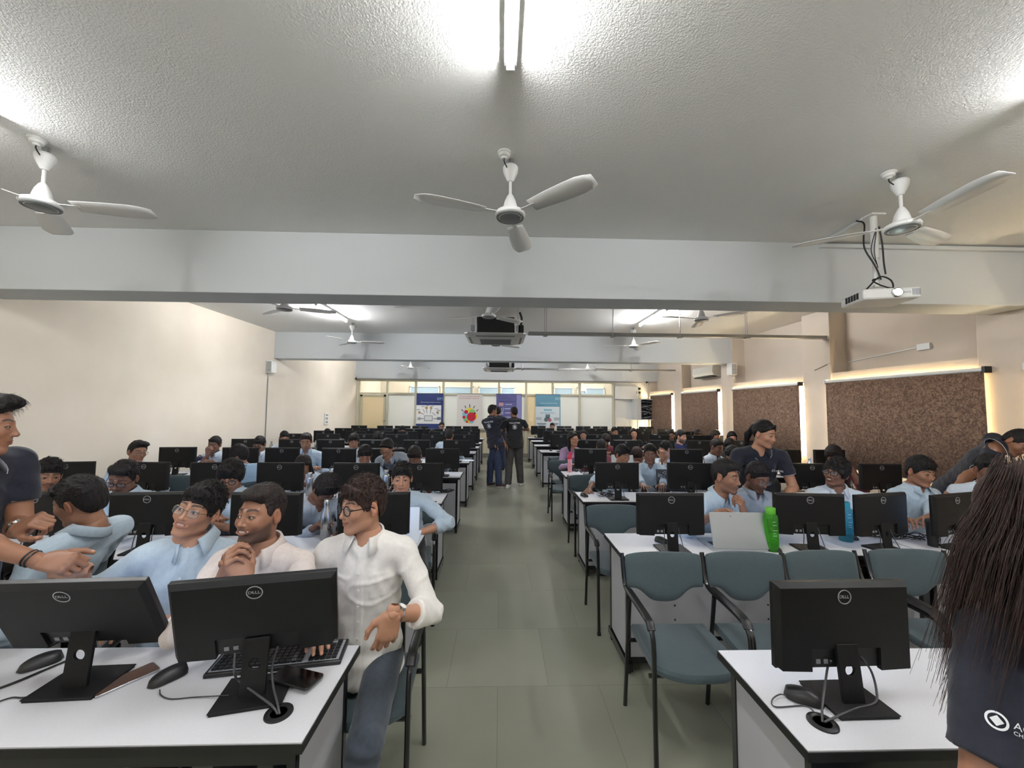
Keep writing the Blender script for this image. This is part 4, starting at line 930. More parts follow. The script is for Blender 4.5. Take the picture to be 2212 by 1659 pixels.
# tangles of cable at the monitor feet, and adapters
random.seed(11)
def tangle(x, y, label, n=7, r=0.09):
    p = onp(x, y); b2 = MB()
    for k in range(n):
        a0 = random.uniform(0, 6.28); pts = []
        for j in range(6):
            a = a0 + j * random.uniform(0.7, 1.3); rr = r * random.uniform(0.4, 1.1); pts.append((p.x + rr * math.cos(a) * 1.5, p.y + rr * math.sin(a) * .6, DZ + 0.006 + random.uniform(0, 0.035)))
        b2.tube(bez(pts, 5), 0.0032, 5, 'rubber_cable')
    o = tag(b2.obj('cable_tangle'), label, 'cables'); o['kind'] = 'stuff'; return o
tangle(1905, 1160, 'black cable tangle under the third monitor of the second right-hand row'); tangle(1965, 1165, 'black cable tangle left of the shaker bottle', 6); tangle(1310, 1072, 'black cable tangle behind the third-row monitor stand, right of the mouse hand', 7, .07)
tangle(960, 1065, 'black cables on the left desk corner beyond the white laptop', 5, .07); tangle(1735, 1150, 'cables behind the monitor right of the green bottle', 5, .06)
tangle(1262, 1022, 'small cable tangle right of the pink bottle', 4, .05)
# ================================================================== PEOPLE: smooth solids blended on a grid, meshed with surface nets
A3 = lambda v: np.array([v[0], v[1], v[2]], float)
def nrm(v): v = A3(v); return v / (np.linalg.norm(v) + 1e-12)
class Field:
    def __init__(s, lo, hi, h):
        s.h = h; s.lo = np.array(lo, float) - 2 * h; n = np.ceil((np.array(hi, float) + 2 * h - s.lo) / h).astype(int) + 1
        s.n = n; s.ax = [s.lo[i] + h * np.arange(n[i]) for i in range(3)]; s.a = np.full(n, 0.5, np.float32)
    def box(s, lo, hi):
        r = []
        for i in range(3):
            a = max(0, int((lo[i] - s.lo[i]) / s.h)); b = min(s.n[i], int((hi[i] - s.lo[i]) / s.h) + 2)
            if b <= a: return None
            r.append(slice(a, b))
        return tuple(r)
    def apply(s, fn, lo, hi, k=0.0, op='u'):
        sl = s.box(np.array(lo) - k - s.h, np.array(hi) + k + s.h)
        if sl is None: return s
        X = s.ax[0][sl[0]][:, None, None]; Y = s.ax[1][sl[1]][None, :, None]; Z = s.ax[2][sl[2]][None, None, :]
        d = fn(X, Y, Z).astype(np.float32); a = s.a[sl]
        if op == 's': a = -a
        if k > 0:
            hh = np.maximum(k - np.abs(a - d), 0) / k; r = np.minimum(a, d) - hh * hh * k * 0.25
        else: r = np.minimum(a, d)
        s.a[sl] = -r if op == 's' else r
        return s
    def cone(s, a, b, ra, rb, k=0.02, u=None, su=1.0, op='u', cut=None):
        a, b = A3(a), A3(b)
        if u is not None: u = nrm(u)
        def fn(X, Y, Z):
            px, py, pz = X - a[0], Y - a[1], Z - a[2]; q = b - a
            if u is not None:
                w = (px * u[0] + py * u[1] + pz * u[2]) * (1 / su - 1); px = px + u[0] * w; py = py + u[1] * w; pz = pz + u[2] * w
                q = q + u * np.dot(q, u) * (1 / su - 1)
            t = np.clip((px * q[0] + py * q[1] + pz * q[2]) / max(np.dot(q, q), 1e-9), 0, 1)
            d = np.sqrt((px - t * q[0]) ** 2 + (py - t * q[1]) ** 2 + (pz - t * q[2]) ** 2) - (ra + (rb - ra) * t)
            if u is not None: d = d * min(1, su)
            if cut is not None:
                c, n = A3(cut[0]), nrm(cut[1]); d = np.maximum(d, (X - c[0]) * n[0] + (Y - c[1]) * n[1] + (Z - c[2]) * n[2])
            return d
        m = max(ra, rb) * max(1, su); return s.apply(fn, np.minimum(a, b) - m, np.maximum(a, b) + m, k, op)
    def ell(s, c, r, k=0.02, M=None, op='u'):
        c = A3(c); R = np.eye(3) if M is None else np.array(M)[:3, :3]; r = np.array(r, float)
        def fn(X, Y, Z):
            x, y, z = X - c[0], Y - c[1], Z - c[2]
            p = [(x * R[0, i] + y * R[1, i] + z * R[2, i]) for i in range(3)]
            k0 = np.sqrt(sum((p[i] / r[i]) ** 2 for i in range(3))); k1 = np.sqrt(sum((p[i] / r[i] ** 2) ** 2 for i in range(3))) + 1e-9
            return k0 * (k0 - 1) / k1
        m = r.max(); return s.apply(fn, c - m, c + m, k, op)
    def mesh(s):
        a = s.a; neg = a < 0; h = s.h
        c = neg[:-1, :-1, :-1].astype(np.int8)
        tot = np.zeros(c.shape, np.int8)
        for dx in (0, 1):
            for dy in (0, 1):
                for dz in (0, 1): tot += neg[dx:neg.shape[0] - 1 + dx, dy:neg.shape[1] - 1 + dy, dz:neg.shape[2] - 1 + dz]
        I = np.argwhere((tot > 0) & (tot < 8)); n = len(I)
        if n == 0: return np.zeros((0, 3)), np.zeros((0, 4), int)
        idx = np.full(c.shape, -1, np.int32); idx[I[:, 0], I[:, 1], I[:, 2]] = np.arange(n)
        acc = np.zeros((n, 3)); cnt = np.zeros(n)
        C = [(x, y, z) for x in (0, 1) for y in (0, 1) for z in (0, 1)]
        for p in C:
            for ax in range(3):
                if p[ax]: continue
                q = list(p); q[ax] = 1
                v0 = a[I[:, 0] + p[0], I[:, 1] + p[1], I[:, 2] + p[2]]; v1 = a[I[:, 0] + q[0], I[:, 1] + q[1], I[:, 2] + q[2]]
                m = (v0 < 0) != (v1 < 0); t = v0[m] / (v0[m] - v1[m]); pt = np.tile(np.array(p, float), (m.sum(), 1)); pt[:, ax] = t; acc[m] += pt; cnt[m] += 1
        V = (I + acc / cnt[:, None]) * h + s.lo
        F = []
        for ax in range(3):
            o1, o2 = [(1, 2), (2, 0), (0, 1)][ax]
            sl0 = [slice(1, -1)] * 3; sl1 = [slice(1, -1)] * 3; sl0[ax] = slice(0, -1); sl1[ax] = slice(1, None)
            n0 = neg[tuple(sl0)]; n1 = neg[tuple(sl1)]
            E = np.argwhere(n0 != n1)
            if not len(E): continue
            flip = n0[E[:, 0], E[:, 1], E[:, 2]]
            G = E.copy(); 
            for j in range(3):
                if j != ax: G[:, j] += 1
            def cell(a1, a2):
                g = G.copy(); g[:, o1] -= a1; g[:, o2] -= a2; return idx[g[:, 0], g[:, 1], g[:, 2]]
            q = np.stack([cell(0, 0), cell(1, 0), cell(1, 1), cell(0, 1)], 1); q[~flip] = q[~flip][:, ::-1]; F.append(q)
        F = np.concatenate(F); F = F[(F >= 0).all(1)]
        return V, F
def vnormals(V, F):
    n = np.cross(V[F[:, 2]] - V[F[:, 0]], V[F[:, 3]] - V[F[:, 1]]); N = np.zeros_like(V)
    for i in range(4): np.add.at(N, F[:, i], n)
    return N / (np.linalg.norm(N, axis=1)[:, None] + 1e-12)
def relax(V, F, it=1, w=0.5):
    e = np.concatenate([F[:, [0, 1]], F[:, [1, 2]], F[:, [2, 3]], F[:, [3, 0]]])
    for _ in range(it):
        A = np.zeros_like(V); c = np.zeros(len(V)); np.add.at(A, e[:, 0], V[e[:, 1]]); np.add.at(A, e[:, 1], V[e[:, 0]]); np.add.at(c, e[:, 0], 1); np.add.at(c, e[:, 1], 1)
        V = V * (1 - w) + w * A / np.maximum(c, 1)[:, None]
    return V
def snoise(P, f, seed=0, n=3):
    rs = np.random.RandomState(seed); out = 0; amp = 1; tot = 0
    for i in range(n):
        D_ = rs.normal(size=(3, 3)); D_ /= np.linalg.norm(D_, axis=1)[:, None]; ph = rs.uniform(0, 6.28, 3); W = P @ D_.T * f
        s = np.sin(W[:, 0] + ph[0] + 1.3 * np.sin(W[:, 1] * 0.7 + ph[1])) * np.cos(W[:, 2] + ph[2]); out = out + amp * s; tot += amp; amp *= 0.6; f *= 1.9
    return out / tot
def np_mesh(name, V, F, col=None, mat_=None, smooth=True):
    me = D.meshes.new(name); n, m = len(V), len(F)
    me.vertices.add(n); me.vertices.foreach_set('co', V.astype(np.float32).ravel())
    me.loops.add(4 * m); me.loops.foreach_set('vertex_index', F.astype(np.int32).ravel())
    me.polygons.add(m); me.polygons.foreach_set('loop_start', (np.arange(m) * 4).astype(np.int32))
    me.polygons.foreach_set('use_smooth', np.full(m, smooth))
    if col is not None:
        at = me.color_attributes.new('col', 'FLOAT_COLOR', 'POINT'); c4 = np.ones((n, 4), np.float32); c4[:, :3] = col; at.data.foreach_set('color', c4.ravel())
    me.update(calc_edges=True); me.validate()
    if mat_: me.materials.append(MATS[mat_])
    return me
def skin_mat():
    m = D.materials.new('skin'); m.use_nodes = True; MATS['skin'] = m; nt = m.node_tree; b = nt.nodes['Principled BSDF']
    at = nt.nodes.new('ShaderNodeAttribute'); at.attribute_name = 'col'
    nt.links.new(at.outputs['Color'], b.inputs['Base Color']); b.inputs['Roughness'].default_value = 0.48
    b.inputs['Subsurface Weight'].default_value = 0.0
    n = nt.nodes.new('ShaderNodeTexNoise'); n.inputs['Scale'].default_value = 260; tc = nt.nodes.new('ShaderNodeTexCoord'); nt.links.new(tc.outputs['Object'], n.inputs['Vector'])
    bp = nt.nodes.new('ShaderNodeBump'); bp.inputs['Strength'].default_value = 0.12; bp.inputs['Distance'].default_value = 0.001
    nt.links.new(n.outputs['Fac'], bp.inputs['Height']); nt.links.new(bp.outputs['Normal'], b.inputs['Normal'])
skin_mat()
mat('eye_white', (172, 162, 154), 0.2); mat('eye_iris', (40, 24, 16), 0.1)
mat('hair_black', (11, 9, 9), 0.62, spec=0.3, bump=(160, 0.9, 0.004, (1, 0.6, 0.2)), mottle=(70, (26, 20, 19), 3, (1, 1, 0.2)))
mat('hair_brown', (28, 18, 15), 0.62, spec=0.3, bump=(160, 0.9, 0.004, (1, 0.6, 0.2)), mottle=(70, (56, 37, 31), 3, (1, 1, 0.2)))
mat('hair_dark_brown', (18, 13, 12), 0.62, spec=0.3, bump=(160, 0.9, 0.004, (1, 0.6, 0.2)), mottle=(60, (38, 27, 24), 3, (1, 1, 0.2)))
def cloth(n, c, c2=None, sc=60): mat(n, c, 0.85, bump=(500, 0.25, 0.0008), mottle=(sc, c2 or tuple(max(0, v - 7) for v in c), 3), sheen=0.15)
cloth('shirt_blue', (176, 192, 204)); cloth('shirt_pale', (196, 206, 216)); cloth('shirt_greyblue', (150, 158, 168)); cloth('shirt_deep_blue', (146, 172, 196))
cloth('shirt_cream', (212, 200, 192)); cloth('shirt_white', (226, 222, 216)); cloth('polo_navy', (17, 21, 38)); cloth('polo_black', (12, 14, 22)); cloth('tee_navy', (26, 34, 72)); cloth('shirt_lilac', (164, 138, 170)); cloth('shirt_maroon', (96, 30, 40))
cloth('trousers_slate', (52, 60, 70)); cloth('trousers_dark', (28, 28, 33)); cloth('jeans_blue', (40, 52, 84), (30, 40, 66)); cloth('jeans_grey', (62, 60, 58), (48, 46, 45)); cloth('jeans_light', (110, 126, 156))
cloth('tee_black', (16, 16, 18)); cloth('cap_dark', (22, 22, 26))
mat('shoe_white', (206, 204, 198), 0.6); mat('shoe_maroon', (58, 28, 32), 0.6); mat('shoe_black', (22, 22, 24), 0.5); mat('sole_white', (200, 198, 190), 0.6)
mat('glasses_black', (14, 14, 18), 0.25); mat('glasses_metal', (150, 140, 124), 0.25, metal=1); mat('watch_face', (215, 216, 214), 0.2); mat('lanyard', (22, 26, 44), 0.7); mat('white_trim', (200, 200, 202), 0.7)

TONES = [srgb(172, 126, 100)[:3], srgb(144, 101, 77)[:3], srgb(114, 77, 59)[:3], srgb(96, 64, 51)[:3]]
_HEAD = {}
def head_mesh(res, smile, beard, tone, female):
    key = (res, smile, beard, tone, female)
    if key in _HEAD: return _HEAD[key]
    F_ = Field((-0.1, -0.135, -0.19), (0.1, 0.125, 0.135), res); f = F_
    f.ell((0, 0.018, 0.036), (0.074, 0.094, 0.088), 0)
    f.ell((0, -0.024, -0.018), (0.061, 0.069, 0.083), 0.03)
    jw = 0.040 if female else 0.045
    for s in (-1, 1):
        f.cone((s * jw, 0.0, -0.066), (s * 0.018, -0.066, -0.094), 0.017, 0.015, 0.026)
        f.ell((s * 0.036, -0.062, -0.018), (0.022, 0.020, 0.020), 0.02)          # cheekbone
    f.ell((0, -0.072, -0.093), (0.019, 0.016, 0.016), 0.018)                       # chin
    f.ell((0, -0.074, -0.05), (0.030, 0.019, 0.026), 0.018)                         # muzzle
    for s in (-1, 1): f.cone((s * 0.008, -0.082, 0.024), (s * 0.043, -0.066, 0.026), 0.0075 if not female else 0.006, 0.006, 0.016)   # brow ridge
    for s in (-1, 1): f.ell((s * 0.031, -0.096, 0.004), (0.016, 0.018, 0.012), 0.012, op='s')    # sockets
    f.cone((0, -0.083, 0.018), (0, -0.104, -0.024), 0.0062, 0.0088, 0.010)          # nose
    f.ell((0, -0.105, -0.027), (0.0105, 0.0095, 0.0085), 0.006)
    for s in (-1, 1):
        f.ell((s * 0.0115, -0.093, -0.029), (0.0075, 0.009, 0.0065), 0.005)
        if res < 0.004: f.ell((s * 0.006, -0.1, -0.0375), (0.0032, 0.005, 0.003), 0.002, op='s')
    ew = 1.0
    for s in (-1, 1):
        f.ell((s * 0.031, -0.0735, 0.004), (0.0148, 0.0148, 0.0135), 0.006)          # lids
        if res < 0.004: f.ell((s * 0.031, -0.092, 0.0035), (0.0128, 0.012, 0.0041 * (0.8 if smile > 1 else 1)), 0.0015, op='s')
    mz = -0.0565; up = 0.006 * min(smile, 2)
    mw = 0.0235 + 0.005 * smile
    if smile >= 2:
        # open smile: parted lips round a dark slot with teeth
        f.ell((0, -0.089, mz - 0.001), (mw * 0.95, 0.012, 0.0085), 0.006)
        for a, b in (((-mw, -0.075, mz + up), (0, -0.0905, mz + 0.006)), ((mw, -0.075, mz + up), (0, -0.0905, mz + 0.006)), ((-mw, -0.075, mz + up), (0, -0.0895, mz - 0.0095)), ((mw, -0.075, mz + up), (0, -0.0895, mz - 0.0095))):
            f.cone(a, b, 0.0026, 0.0042, 0.005)
        f.ell((0, -0.099, mz - 0.0015 + up * .3), (mw * 0.90, 0.013, 0.0072), 0.002, op='s')
        f.ell((0, -0.0745, mz + 0.0012 + up * .3), (mw * 0.88, 0.0125, 0.0060), 0.001)
    else:
        for a, b, r in (((-mw, -0.080, mz + up), (-0.003, -0.0945, mz + 0.0045), 0.0044), ((mw, -0.080, mz + up), (0.003, -0.0945, mz + 0.0045), 0.0044), ((-mw, -0.080, mz + up), (0, -0.0935, mz - 0.0055), 0.0052), ((mw, -0.080, mz + up), (0, -0.0935, mz - 0.0055), 0.0052)):
            f.cone(a, b, 0.0022, r, 0.004)
        if res < 0.004:
            for s in (-1, 1): f.cone((s * mw, -0.0835, mz + up), (0, -0.1005, mz - 0.0003), 0.0012, 0.0012, 0.002, op='s')
    if smile:
        for s in (-1, 1): f.ell((s * 0.039, -0.068, -0.026), (0.016, 0.015, 0.013), 0.014)
    # ears
    for s in (-1, 1):
        E = Matrix.Rotation(rad(-s * 18), 4, 'Z') @ Matrix.Rotation(rad(12), 4, 'X')
        f.ell((s * 0.079, 0.012, 0.0), (0.0085, 0.0175, 0.031), 0.005, E)
        if res < 0.004: f.ell((s * 0.087, 0.009, 0.003), (0.006, 0.0095, 0.019), 0.004, E, op='s'); f.ell((s * 0.078, 0.009, -0.027), (0.006, 0.008, 0.009), 0.004)
    nr = 0.045 if female else 0.053
    f.cone((0, 0.022, -0.04), (0, 0.034, -0.135), nr, nr, 0.03, u=(0, 1, 0), su=0.95)
    if not female: f.ell((0, -0.018, -0.125), (0.010, 0.014, 0.014), 0.02)
    V, Fc = f.mesh(); V = relax(V, Fc, 1, 0.35)
    base = np.array(TONES[tone]); C = np.tile(base, (len(V), 1)); x, y, z = V[:, 0], V[:, 1], V[:, 2]; ax = np.abs(x)
    def mixc(c, w): nonlocal C; w = np.clip(w, 0, 1)[:, None]; C = C * (1 - w) + np.array(c) * w
    g = snoise(V, 38, 3); mixc(base * 0.82, 0.35 * np.clip(g, 0, 1))
    mixc(base * np.array([1.08, 0.86, 0.8]), 0.4 * np.exp(-(((ax - 0.04) / 0.018) ** 2 + ((z + 0.024) / 0.018) ** 2)) * (y < -0.04))
    mixc(base * np.array([1.05, 0.8, 0.75]), 0.5 * ((ax > 0.076) & (z > -0.04) & (z < 0.04)))
    dark = np.array(srgb(24, 17, 14)[:3])
    face = y < -0.045
    # brows: arcs
    zb = 0.029 + 0.0045 * np.sin(np.clip((ax - 0.010) / 0.042, 0, 1) * 2.6) - np.clip(ax - 0.04, 0, 1) * 0.25
    wb = (0.0052 if not female else 0.0034) * (1 - 0.45 * np.clip((ax - 0.02) / 0.03, 0, 1))
    mixc(dark, 0.92 * (face & (ax > 0.009) & (ax < 0.052)) * np.clip(1.6 - np.abs(z - zb) / wb * 1.1, 0, 1))
    # lips
    lip = base * np.array([0.80, 0.62, 0.62])
    lw = np.clip(1.6 - ((x / (mw * 1.02)) ** 2 + ((z - (mz - 0.0005) - up * (ax / mw) ** 2) / (0.0095 if smile < 2 else 0.014)) ** 2) * 1.2, 0, 1) * (y < -0.074)
    bz = np.clip((-0.012 - np.clip(-y - 0.01, 0, 0.05) * 0.55 - z) / 0.022, 0, 1) * (y > -0.11) * np.clip((0.016 - y - 0.3 * z * 0) / 0.022, 0, 1) * np.clip((z + 0.135) / 0.03, 0, 1)
    cheek = np.clip(1 - ((ax - 0.026) / 0.018) ** 2 - ((z + 0.028) / 0.022) ** 2, 0, 1) * (y < -0.05)
    if beard in (1, 2):
        w = bz * (1 - cheek); w = w * np.clip((ax / 0.03) ** 2 + (z < mz - 0.006) + 0.0, 0, 1)
        mixc(dark, (0.36 if beard == 1 else 0.78) * w)
    if beard in (1, 2, 3):
        w = np.exp(-((z - (mz + 0.0125) + ax * 0.12) / 0.0048) ** 2) * (ax < 0.031) * (y < -0.07); mixc(dark, (0.5 if beard == 1 else 0.9) * w)
        if beard == 3: mixc(dark, 0.5 * np.exp(-((z + 0.085) / 0.014) ** 2 - (x / 0.02) ** 2) * (y < -0.06))
    mixc(lip, lw)
    if smile >= 2:
        tw = ((x / (mw * 0.90)) ** 2 + ((z - (mz + up * .3)) / 0.0070) ** 2 < 1) & (y < -0.055) & (y > -0.0885)
        C[tw] = srgb(205, 196, 184)[:3]
        dk = ((x / (mw * 0.94)) ** 2 + ((z - (mz - 0.0015 + up * .3)) / 0.0078) ** 2 < 1) & (z < mz - 0.0045) & (y > -0.0885) & (y < -0.055); C[dk] = srgb(70, 24, 22)[:3]
    elif res < 0.004: mixc(base * 0.3, 0.9 * (np.abs(z - mz - up * (ax / mw) ** 2) < 0.0016) * (ax < mw) * (y < -0.078))
    # eye region
    er = ((ax - 0.031) / 0.0138) ** 2 + ((z - 0.0035) / 0.0068) ** 2
    if res < 0.004:
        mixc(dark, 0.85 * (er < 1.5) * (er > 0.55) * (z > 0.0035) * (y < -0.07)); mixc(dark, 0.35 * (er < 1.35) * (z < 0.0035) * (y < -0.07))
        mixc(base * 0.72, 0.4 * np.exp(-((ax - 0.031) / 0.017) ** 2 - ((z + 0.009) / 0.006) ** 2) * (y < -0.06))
    else:
        mixc(dark, 0.8 * (er < 1.1) * (y < -0.06)); mixc(srgb(190, 182, 172)[:3], 0.6 * (er < 0.8) * (np.abs(ax - 0.031) > 0.0065) * (y < -0.06))
    _HEAD[key] = (V, Fc, C); return _HEAD[key]

def hairline(y, s):
    return np.interp(y, s[0], s[1])
LINE = ([-0.11, -0.085, -0.068, -0.045, -0.032, -0.018, -0.006, 0.004, 0.03, 0.042, 0.07, 0.12], [0.078, 0.074, 0.066, 0.05, 0.008, -0.012, -0.008, 0.03, 0.034, -0.01, -0.055, -0.065])
LINEF = ([-0.11, -0.085, -0.068, -0.045, -0.02, 0.0, 0.03, 0.06, 0.12], [0.08, 0.074, 0.066, 0.045, 0.02, 0.02, 0.02, -0.04, -0.06])
_HAIR = {}
def hair_mesh(style, res, seed):
    key = (style, res, seed)
    if key in _HAIR: return _HAIR[key]
    rs = np.random.RandomState(seed * 7 + 1); long_ = style in ('pony', 'long')
    lo, hi = [-0.125, -0.15, -0.13], [0.125, 0.17, 0.19]
    if style == 'pony': lo[2] = -0.26; hi[1] = 0.24
    if style == 'long': lo[2] = -0.34
    f = Field(lo, hi, res)
    th = {'short': (0.081, 0.101, 0.099), 'fade': (0.078, 0.099, 0.102), 'quiff': (0.082, 0.102, 0.102), 'messy': (0.084, 0.103, 0.105), 'mop': (0.089, 0.108, 0.109), 'pony': (0.081, 0.102, 0.098), 'long': (0.086, 0.106, 0.099)}[style]
    f.ell((0, 0.019, 0.036), th, 0)
    # the nape and the sides
    if style in ('short', 'messy', 'mop', 'quiff'): f.ell((0, 0.06, -0.01), (0.066, 0.052, 0.055), 0.02)
    if style == 'fade': f.ell((0, -0.01, 0.085), (0.066, 0.09, 0.050), 0.01)
    if style == 'quiff':
        f.ell((0.0, -0.045, 0.105), (0.066, 0.052, 0.032), 0.02); f.ell((0.03, -0.072, 0.100), (0.034, 0.028, 0.022), 0.015)
    if style == 'mop':
        for s in (-1, 1): f.ell((s * 0.062, -0.01, 0.02), (0.028, 0.055, 0.05), 0.03)
    # locks
    def lock(p, q, r0, r1, k=0.007): f.cone(p, q, r0, r1, k)
    nl = {'short': 170, 'fade': 150, 'quiff': 190, 'messy': 240, 'mop': 220, 'pony': 0, 'long': 0}[style]
    if res > 0.004: nl = nl // 3
    for i in range(nl):
        th_, ph = rs.uniform(-1, 1), rs.uniform(0, 6.283); u = np.array([math.cos(ph) * math.sqrt(1 - th_ * th_ * 0.0), math.sin(ph), 0]); zz = rs.uniform(0.15, 1)
        rr = math.sqrt(max(0, 1 - zz * zz)); n_ = np.array([rr * math.cos(ph), rr * math.sin(ph), zz]); p = np.array([0, 0.019, 0.036]) + n_ * np.array(th) * 0.97
        if p[1] < -0.06 and p[2] < 0.07: continue
        swirl = np.array([0.5, -0.7, 0.1]) if style in ('quiff', 'messy', 'mop') else np.array([0.25, -0.75, 0.0])
        d_ = swirl + rs.normal(size=3) * (0.45 if style in ('messy', 'mop') else 0.3); d_ -= n_ * np.dot(d_, n_) * 0.8; d_ = d_ / np.linalg.norm(d_)
        L_ = rs.uniform(0.02, 0.042) * (0.6 if style in ('short', 'fade') else 1)
        lock(p, p + d_ * L_ + n_ * 0.003, 0.0044 if style != 'fade' else 0.003, 0.0014, 0.004)
    if style in ('messy', 'mop', 'short', 'quiff'):
        for i in range(26 if res < 0.004 else 9):      # fringe
            t = rs.uniform(-1, 1); x = t * 0.064; y = -0.078 + 0.03 * t * t; z = 0.100 - 0.02 * t * t
            if style == 'quiff': q = (x + rs.uniform(0.0, 0.03), y - rs.uniform(0.008, 0.024), z + rs.uniform(0.0, 0.024))
            elif style == 'short': q = (x + rs.uniform(-0.005, 0.012), y - 0.008, z - rs.uniform(0.008, 0.022))
            else: q = (x + rs.uniform(-0.008, 0.022), y - 0.014, z - rs.uniform(0.022, 0.050 if style == 'mop' else 0.042))
            lock((x, y, z), q, 0.0075, 0.0016)
    LN_ = LINEF if long_ else LINE
    def cutf(X, Y, Z):
        yy = Y + 0 * X; base = np.interp(yy, LN_[0], LN_[1]) + 0 * Z
        if style in ('messy', 'mop', 'short'): base = base - 0.030 * (yy < -0.03) * (1 if style != 'short' else 0.5)
        if style == 'mop': base = base - 0.02
        return -(base - Z)
    if not long_ or True:
        # keep only what lies above the hairline
        X = f.ax[0][:, None, None]; Y = f.ax[1][None, :, None]; Z = f.ax[2][None, None, :]
        f.a = np.maximum(f.a, (-cutf(X, Y, Z)).astype(np.float32) * 0.8)
    if style in ('pony', 'long'):
        for s in (-1, 1):
            f.cone((s * 0.010, -0.070, 0.098), (s * 0.068, -0.030, 0.052), 0.010, 0.012, 0.02); f.cone((s * 0.070, -0.035, 0.055), (s * 0.066, 0.045, 0.02), 0.017, 0.018, 0.015)
    if style == 'pony':
        f.ell((0, 0.112, 0.05), (0.022, 0.02, 0.022), 0.012); f.cone((0, 0.118, 0.045), (0.004, 0.158, -0.04), 0.026, 0.03, 0.014); f.cone((0.004, 0.158, -0.04), (0.01, 0.150, -0.21), 0.029, 0.010, 0.014)
    if style == 'long':
        for s in (-1, 1): f.cone((s * 0.07, 0.02, 0.02), (s * 0.078, 0.015, -0.12), 0.024, 0.027, 0.02); f.cone((s * 0.078, 0.015, -0.12), (s * 0.085, -0.02, -0.31), 0.027, 0.014, 0.02)
        f.cone((0, 0.08, 0), (0, 0.085, -0.26), 0.055, 0.04, 0.03, u=(0, 1, 0), su=0.6)
    V, Fc = f.mesh()
    if len(V):
        N = vnormals(V, Fc); q = V.copy(); q[:, 2] *= 0.35; q[:, 1] *= 0.5
        V = V + N * (0.0028 * snoise(q, 150, seed, 2) + 0.0022 * snoise(V, 60, seed + 3, 2))[:, None]
    _HAIR[key] = (V, Fc); return _HAIR[key]

_HAND = {}
def hand_mesh(pose, res):
    key = (pose, res)
    if key in _HAND: return _HAND[key]
    P = {'relax': ((22, 28, 18), (26, 32, 22), (30, 36, 24), (34, 38, 26), 10, 0.35), 'flat': ((4, 8, 6), (4, 8, 6), (5, 9, 6), (7, 10, 6), 4, 0.5), 'curl': ((62, 80, 45), (64, 84, 45), (66, 86, 45), (68, 84, 45), 30, 0.1),
         'mouse': ((18, 30, 20), (20, 34, 22), (26, 40, 26), (32, 42, 26), 8, 0.5), 'point': ((6, 10, 8), (58, 80, 45), (62, 84, 45), (64, 84, 45), 20, 0.2), 'clasp': ((38, 62, 34), (40, 66, 34), (42, 66, 36), (44, 66, 36), 22, 0.4), 'drape': ((26, 20, 12), (30, 22, 14), (34, 24, 14), (38, 26, 16), 6, 0.45), 'chin': ((35, 60, 30), (52, 74, 40), (58, 80, 40), (60, 80, 40), 14, 0.3)}[pose]
    f = Field((-0.09, -0.03, -0.11), (0.09, 0.22, 0.05), res); tips = []
    xs = (0.029, 0.0095, -0.011, -0.0295); Ls = ((0.043, 0.025, 0.020), (0.047, 0.028, 0.021), (0.043, 0.026, 0.020), (0.033, 0.020, 0.018)); ys = (0.086, 0.090, 0.086, 0.078)
    f.cone((0, -0.012, 0), (0, 0.01, 0), 0.027, 0.027, 0, u=(0, 0, 1), su=0.72)
    for i, x in enumerate(xs): f.cone((x * 0.62, 0.012, 0.001), (x, ys[i], 0.0), 0.015, 0.0118, 0.012)
    f.ell((0.0, 0.05, -0.004), (0.036, 0.042, 0.0155), 0.012); f.ell((0.026, 0.034, -0.008), (0.018, 0.028, 0.016), 0.012)
    for i, x in enumerate(xs):
        p = np.array([x, ys[i], 0.0]); a = 0; sp = (0.10, 0.03, -0.04, -0.12)[i] * (P[5] + 0.5); r = (0.0096, 0.0098, 0.0092, 0.0082)[i]; sc = 1.0
        for j in range(3):
            a += rad(P[i][j]); d_ = np.array([math.sin(sp) * math.cos(a), math.cos(a) * math.cos(sp), -math.sin(a)]); q = p + d_ * Ls[i][j]
            f.cone(p, q, r, r * 0.90, 0.004 if j else 0.007); r *= 0.90; p = q
        tips.append((p, np.array([0, math.sin(a), math.cos(a)]) * 1.0))
    a = rad(P[4]); t0 = np.array([0.026, 0.018, -0.008]); t1 = t0 + np.array([math.cos(a) * 0.030, 0.028, -0.006 - math.sin(a) * 0.03]); t2 = t1 + np.array([0.010 + 0.010 * P[5], 0.030, -math.sin(a) * 0.022]); t3 = t2 + np.array([-0.002 + 0.006 * P[5], 0.024, -math.sin(a) * 0.02])
    f.cone(t0, t1, 0.0155, 0.0130, 0.012); f.cone(t1, t2, 0.0125, 0.0108, 0.006); f.cone(t2, t3, 0.0108, 0.0088, 0.004); tips.append((t3, np.array([0.5, 0.0, 0.85])))
    V, Fc = f.mesh(); V = relax(V, Fc, 1, 0.3); nail = np.zeros(len(V))
    for p, n_ in tips: c = p + n_ * 0.006; nail = np.maximum(nail, (np.linalg.norm(V - c, axis=1) < 0.0062) * 1.0)
    kn = np.zeros(len(V))
    for i, x in enumerate(xs): kn = np.maximum(kn, np.exp(-np.sum((V - np.array([x, ys[i], 0.012])) ** 2, axis=1) / 0.009 ** 2))
    _HAND[key] = (V, Fc, nail, kn); return _HAND[key]

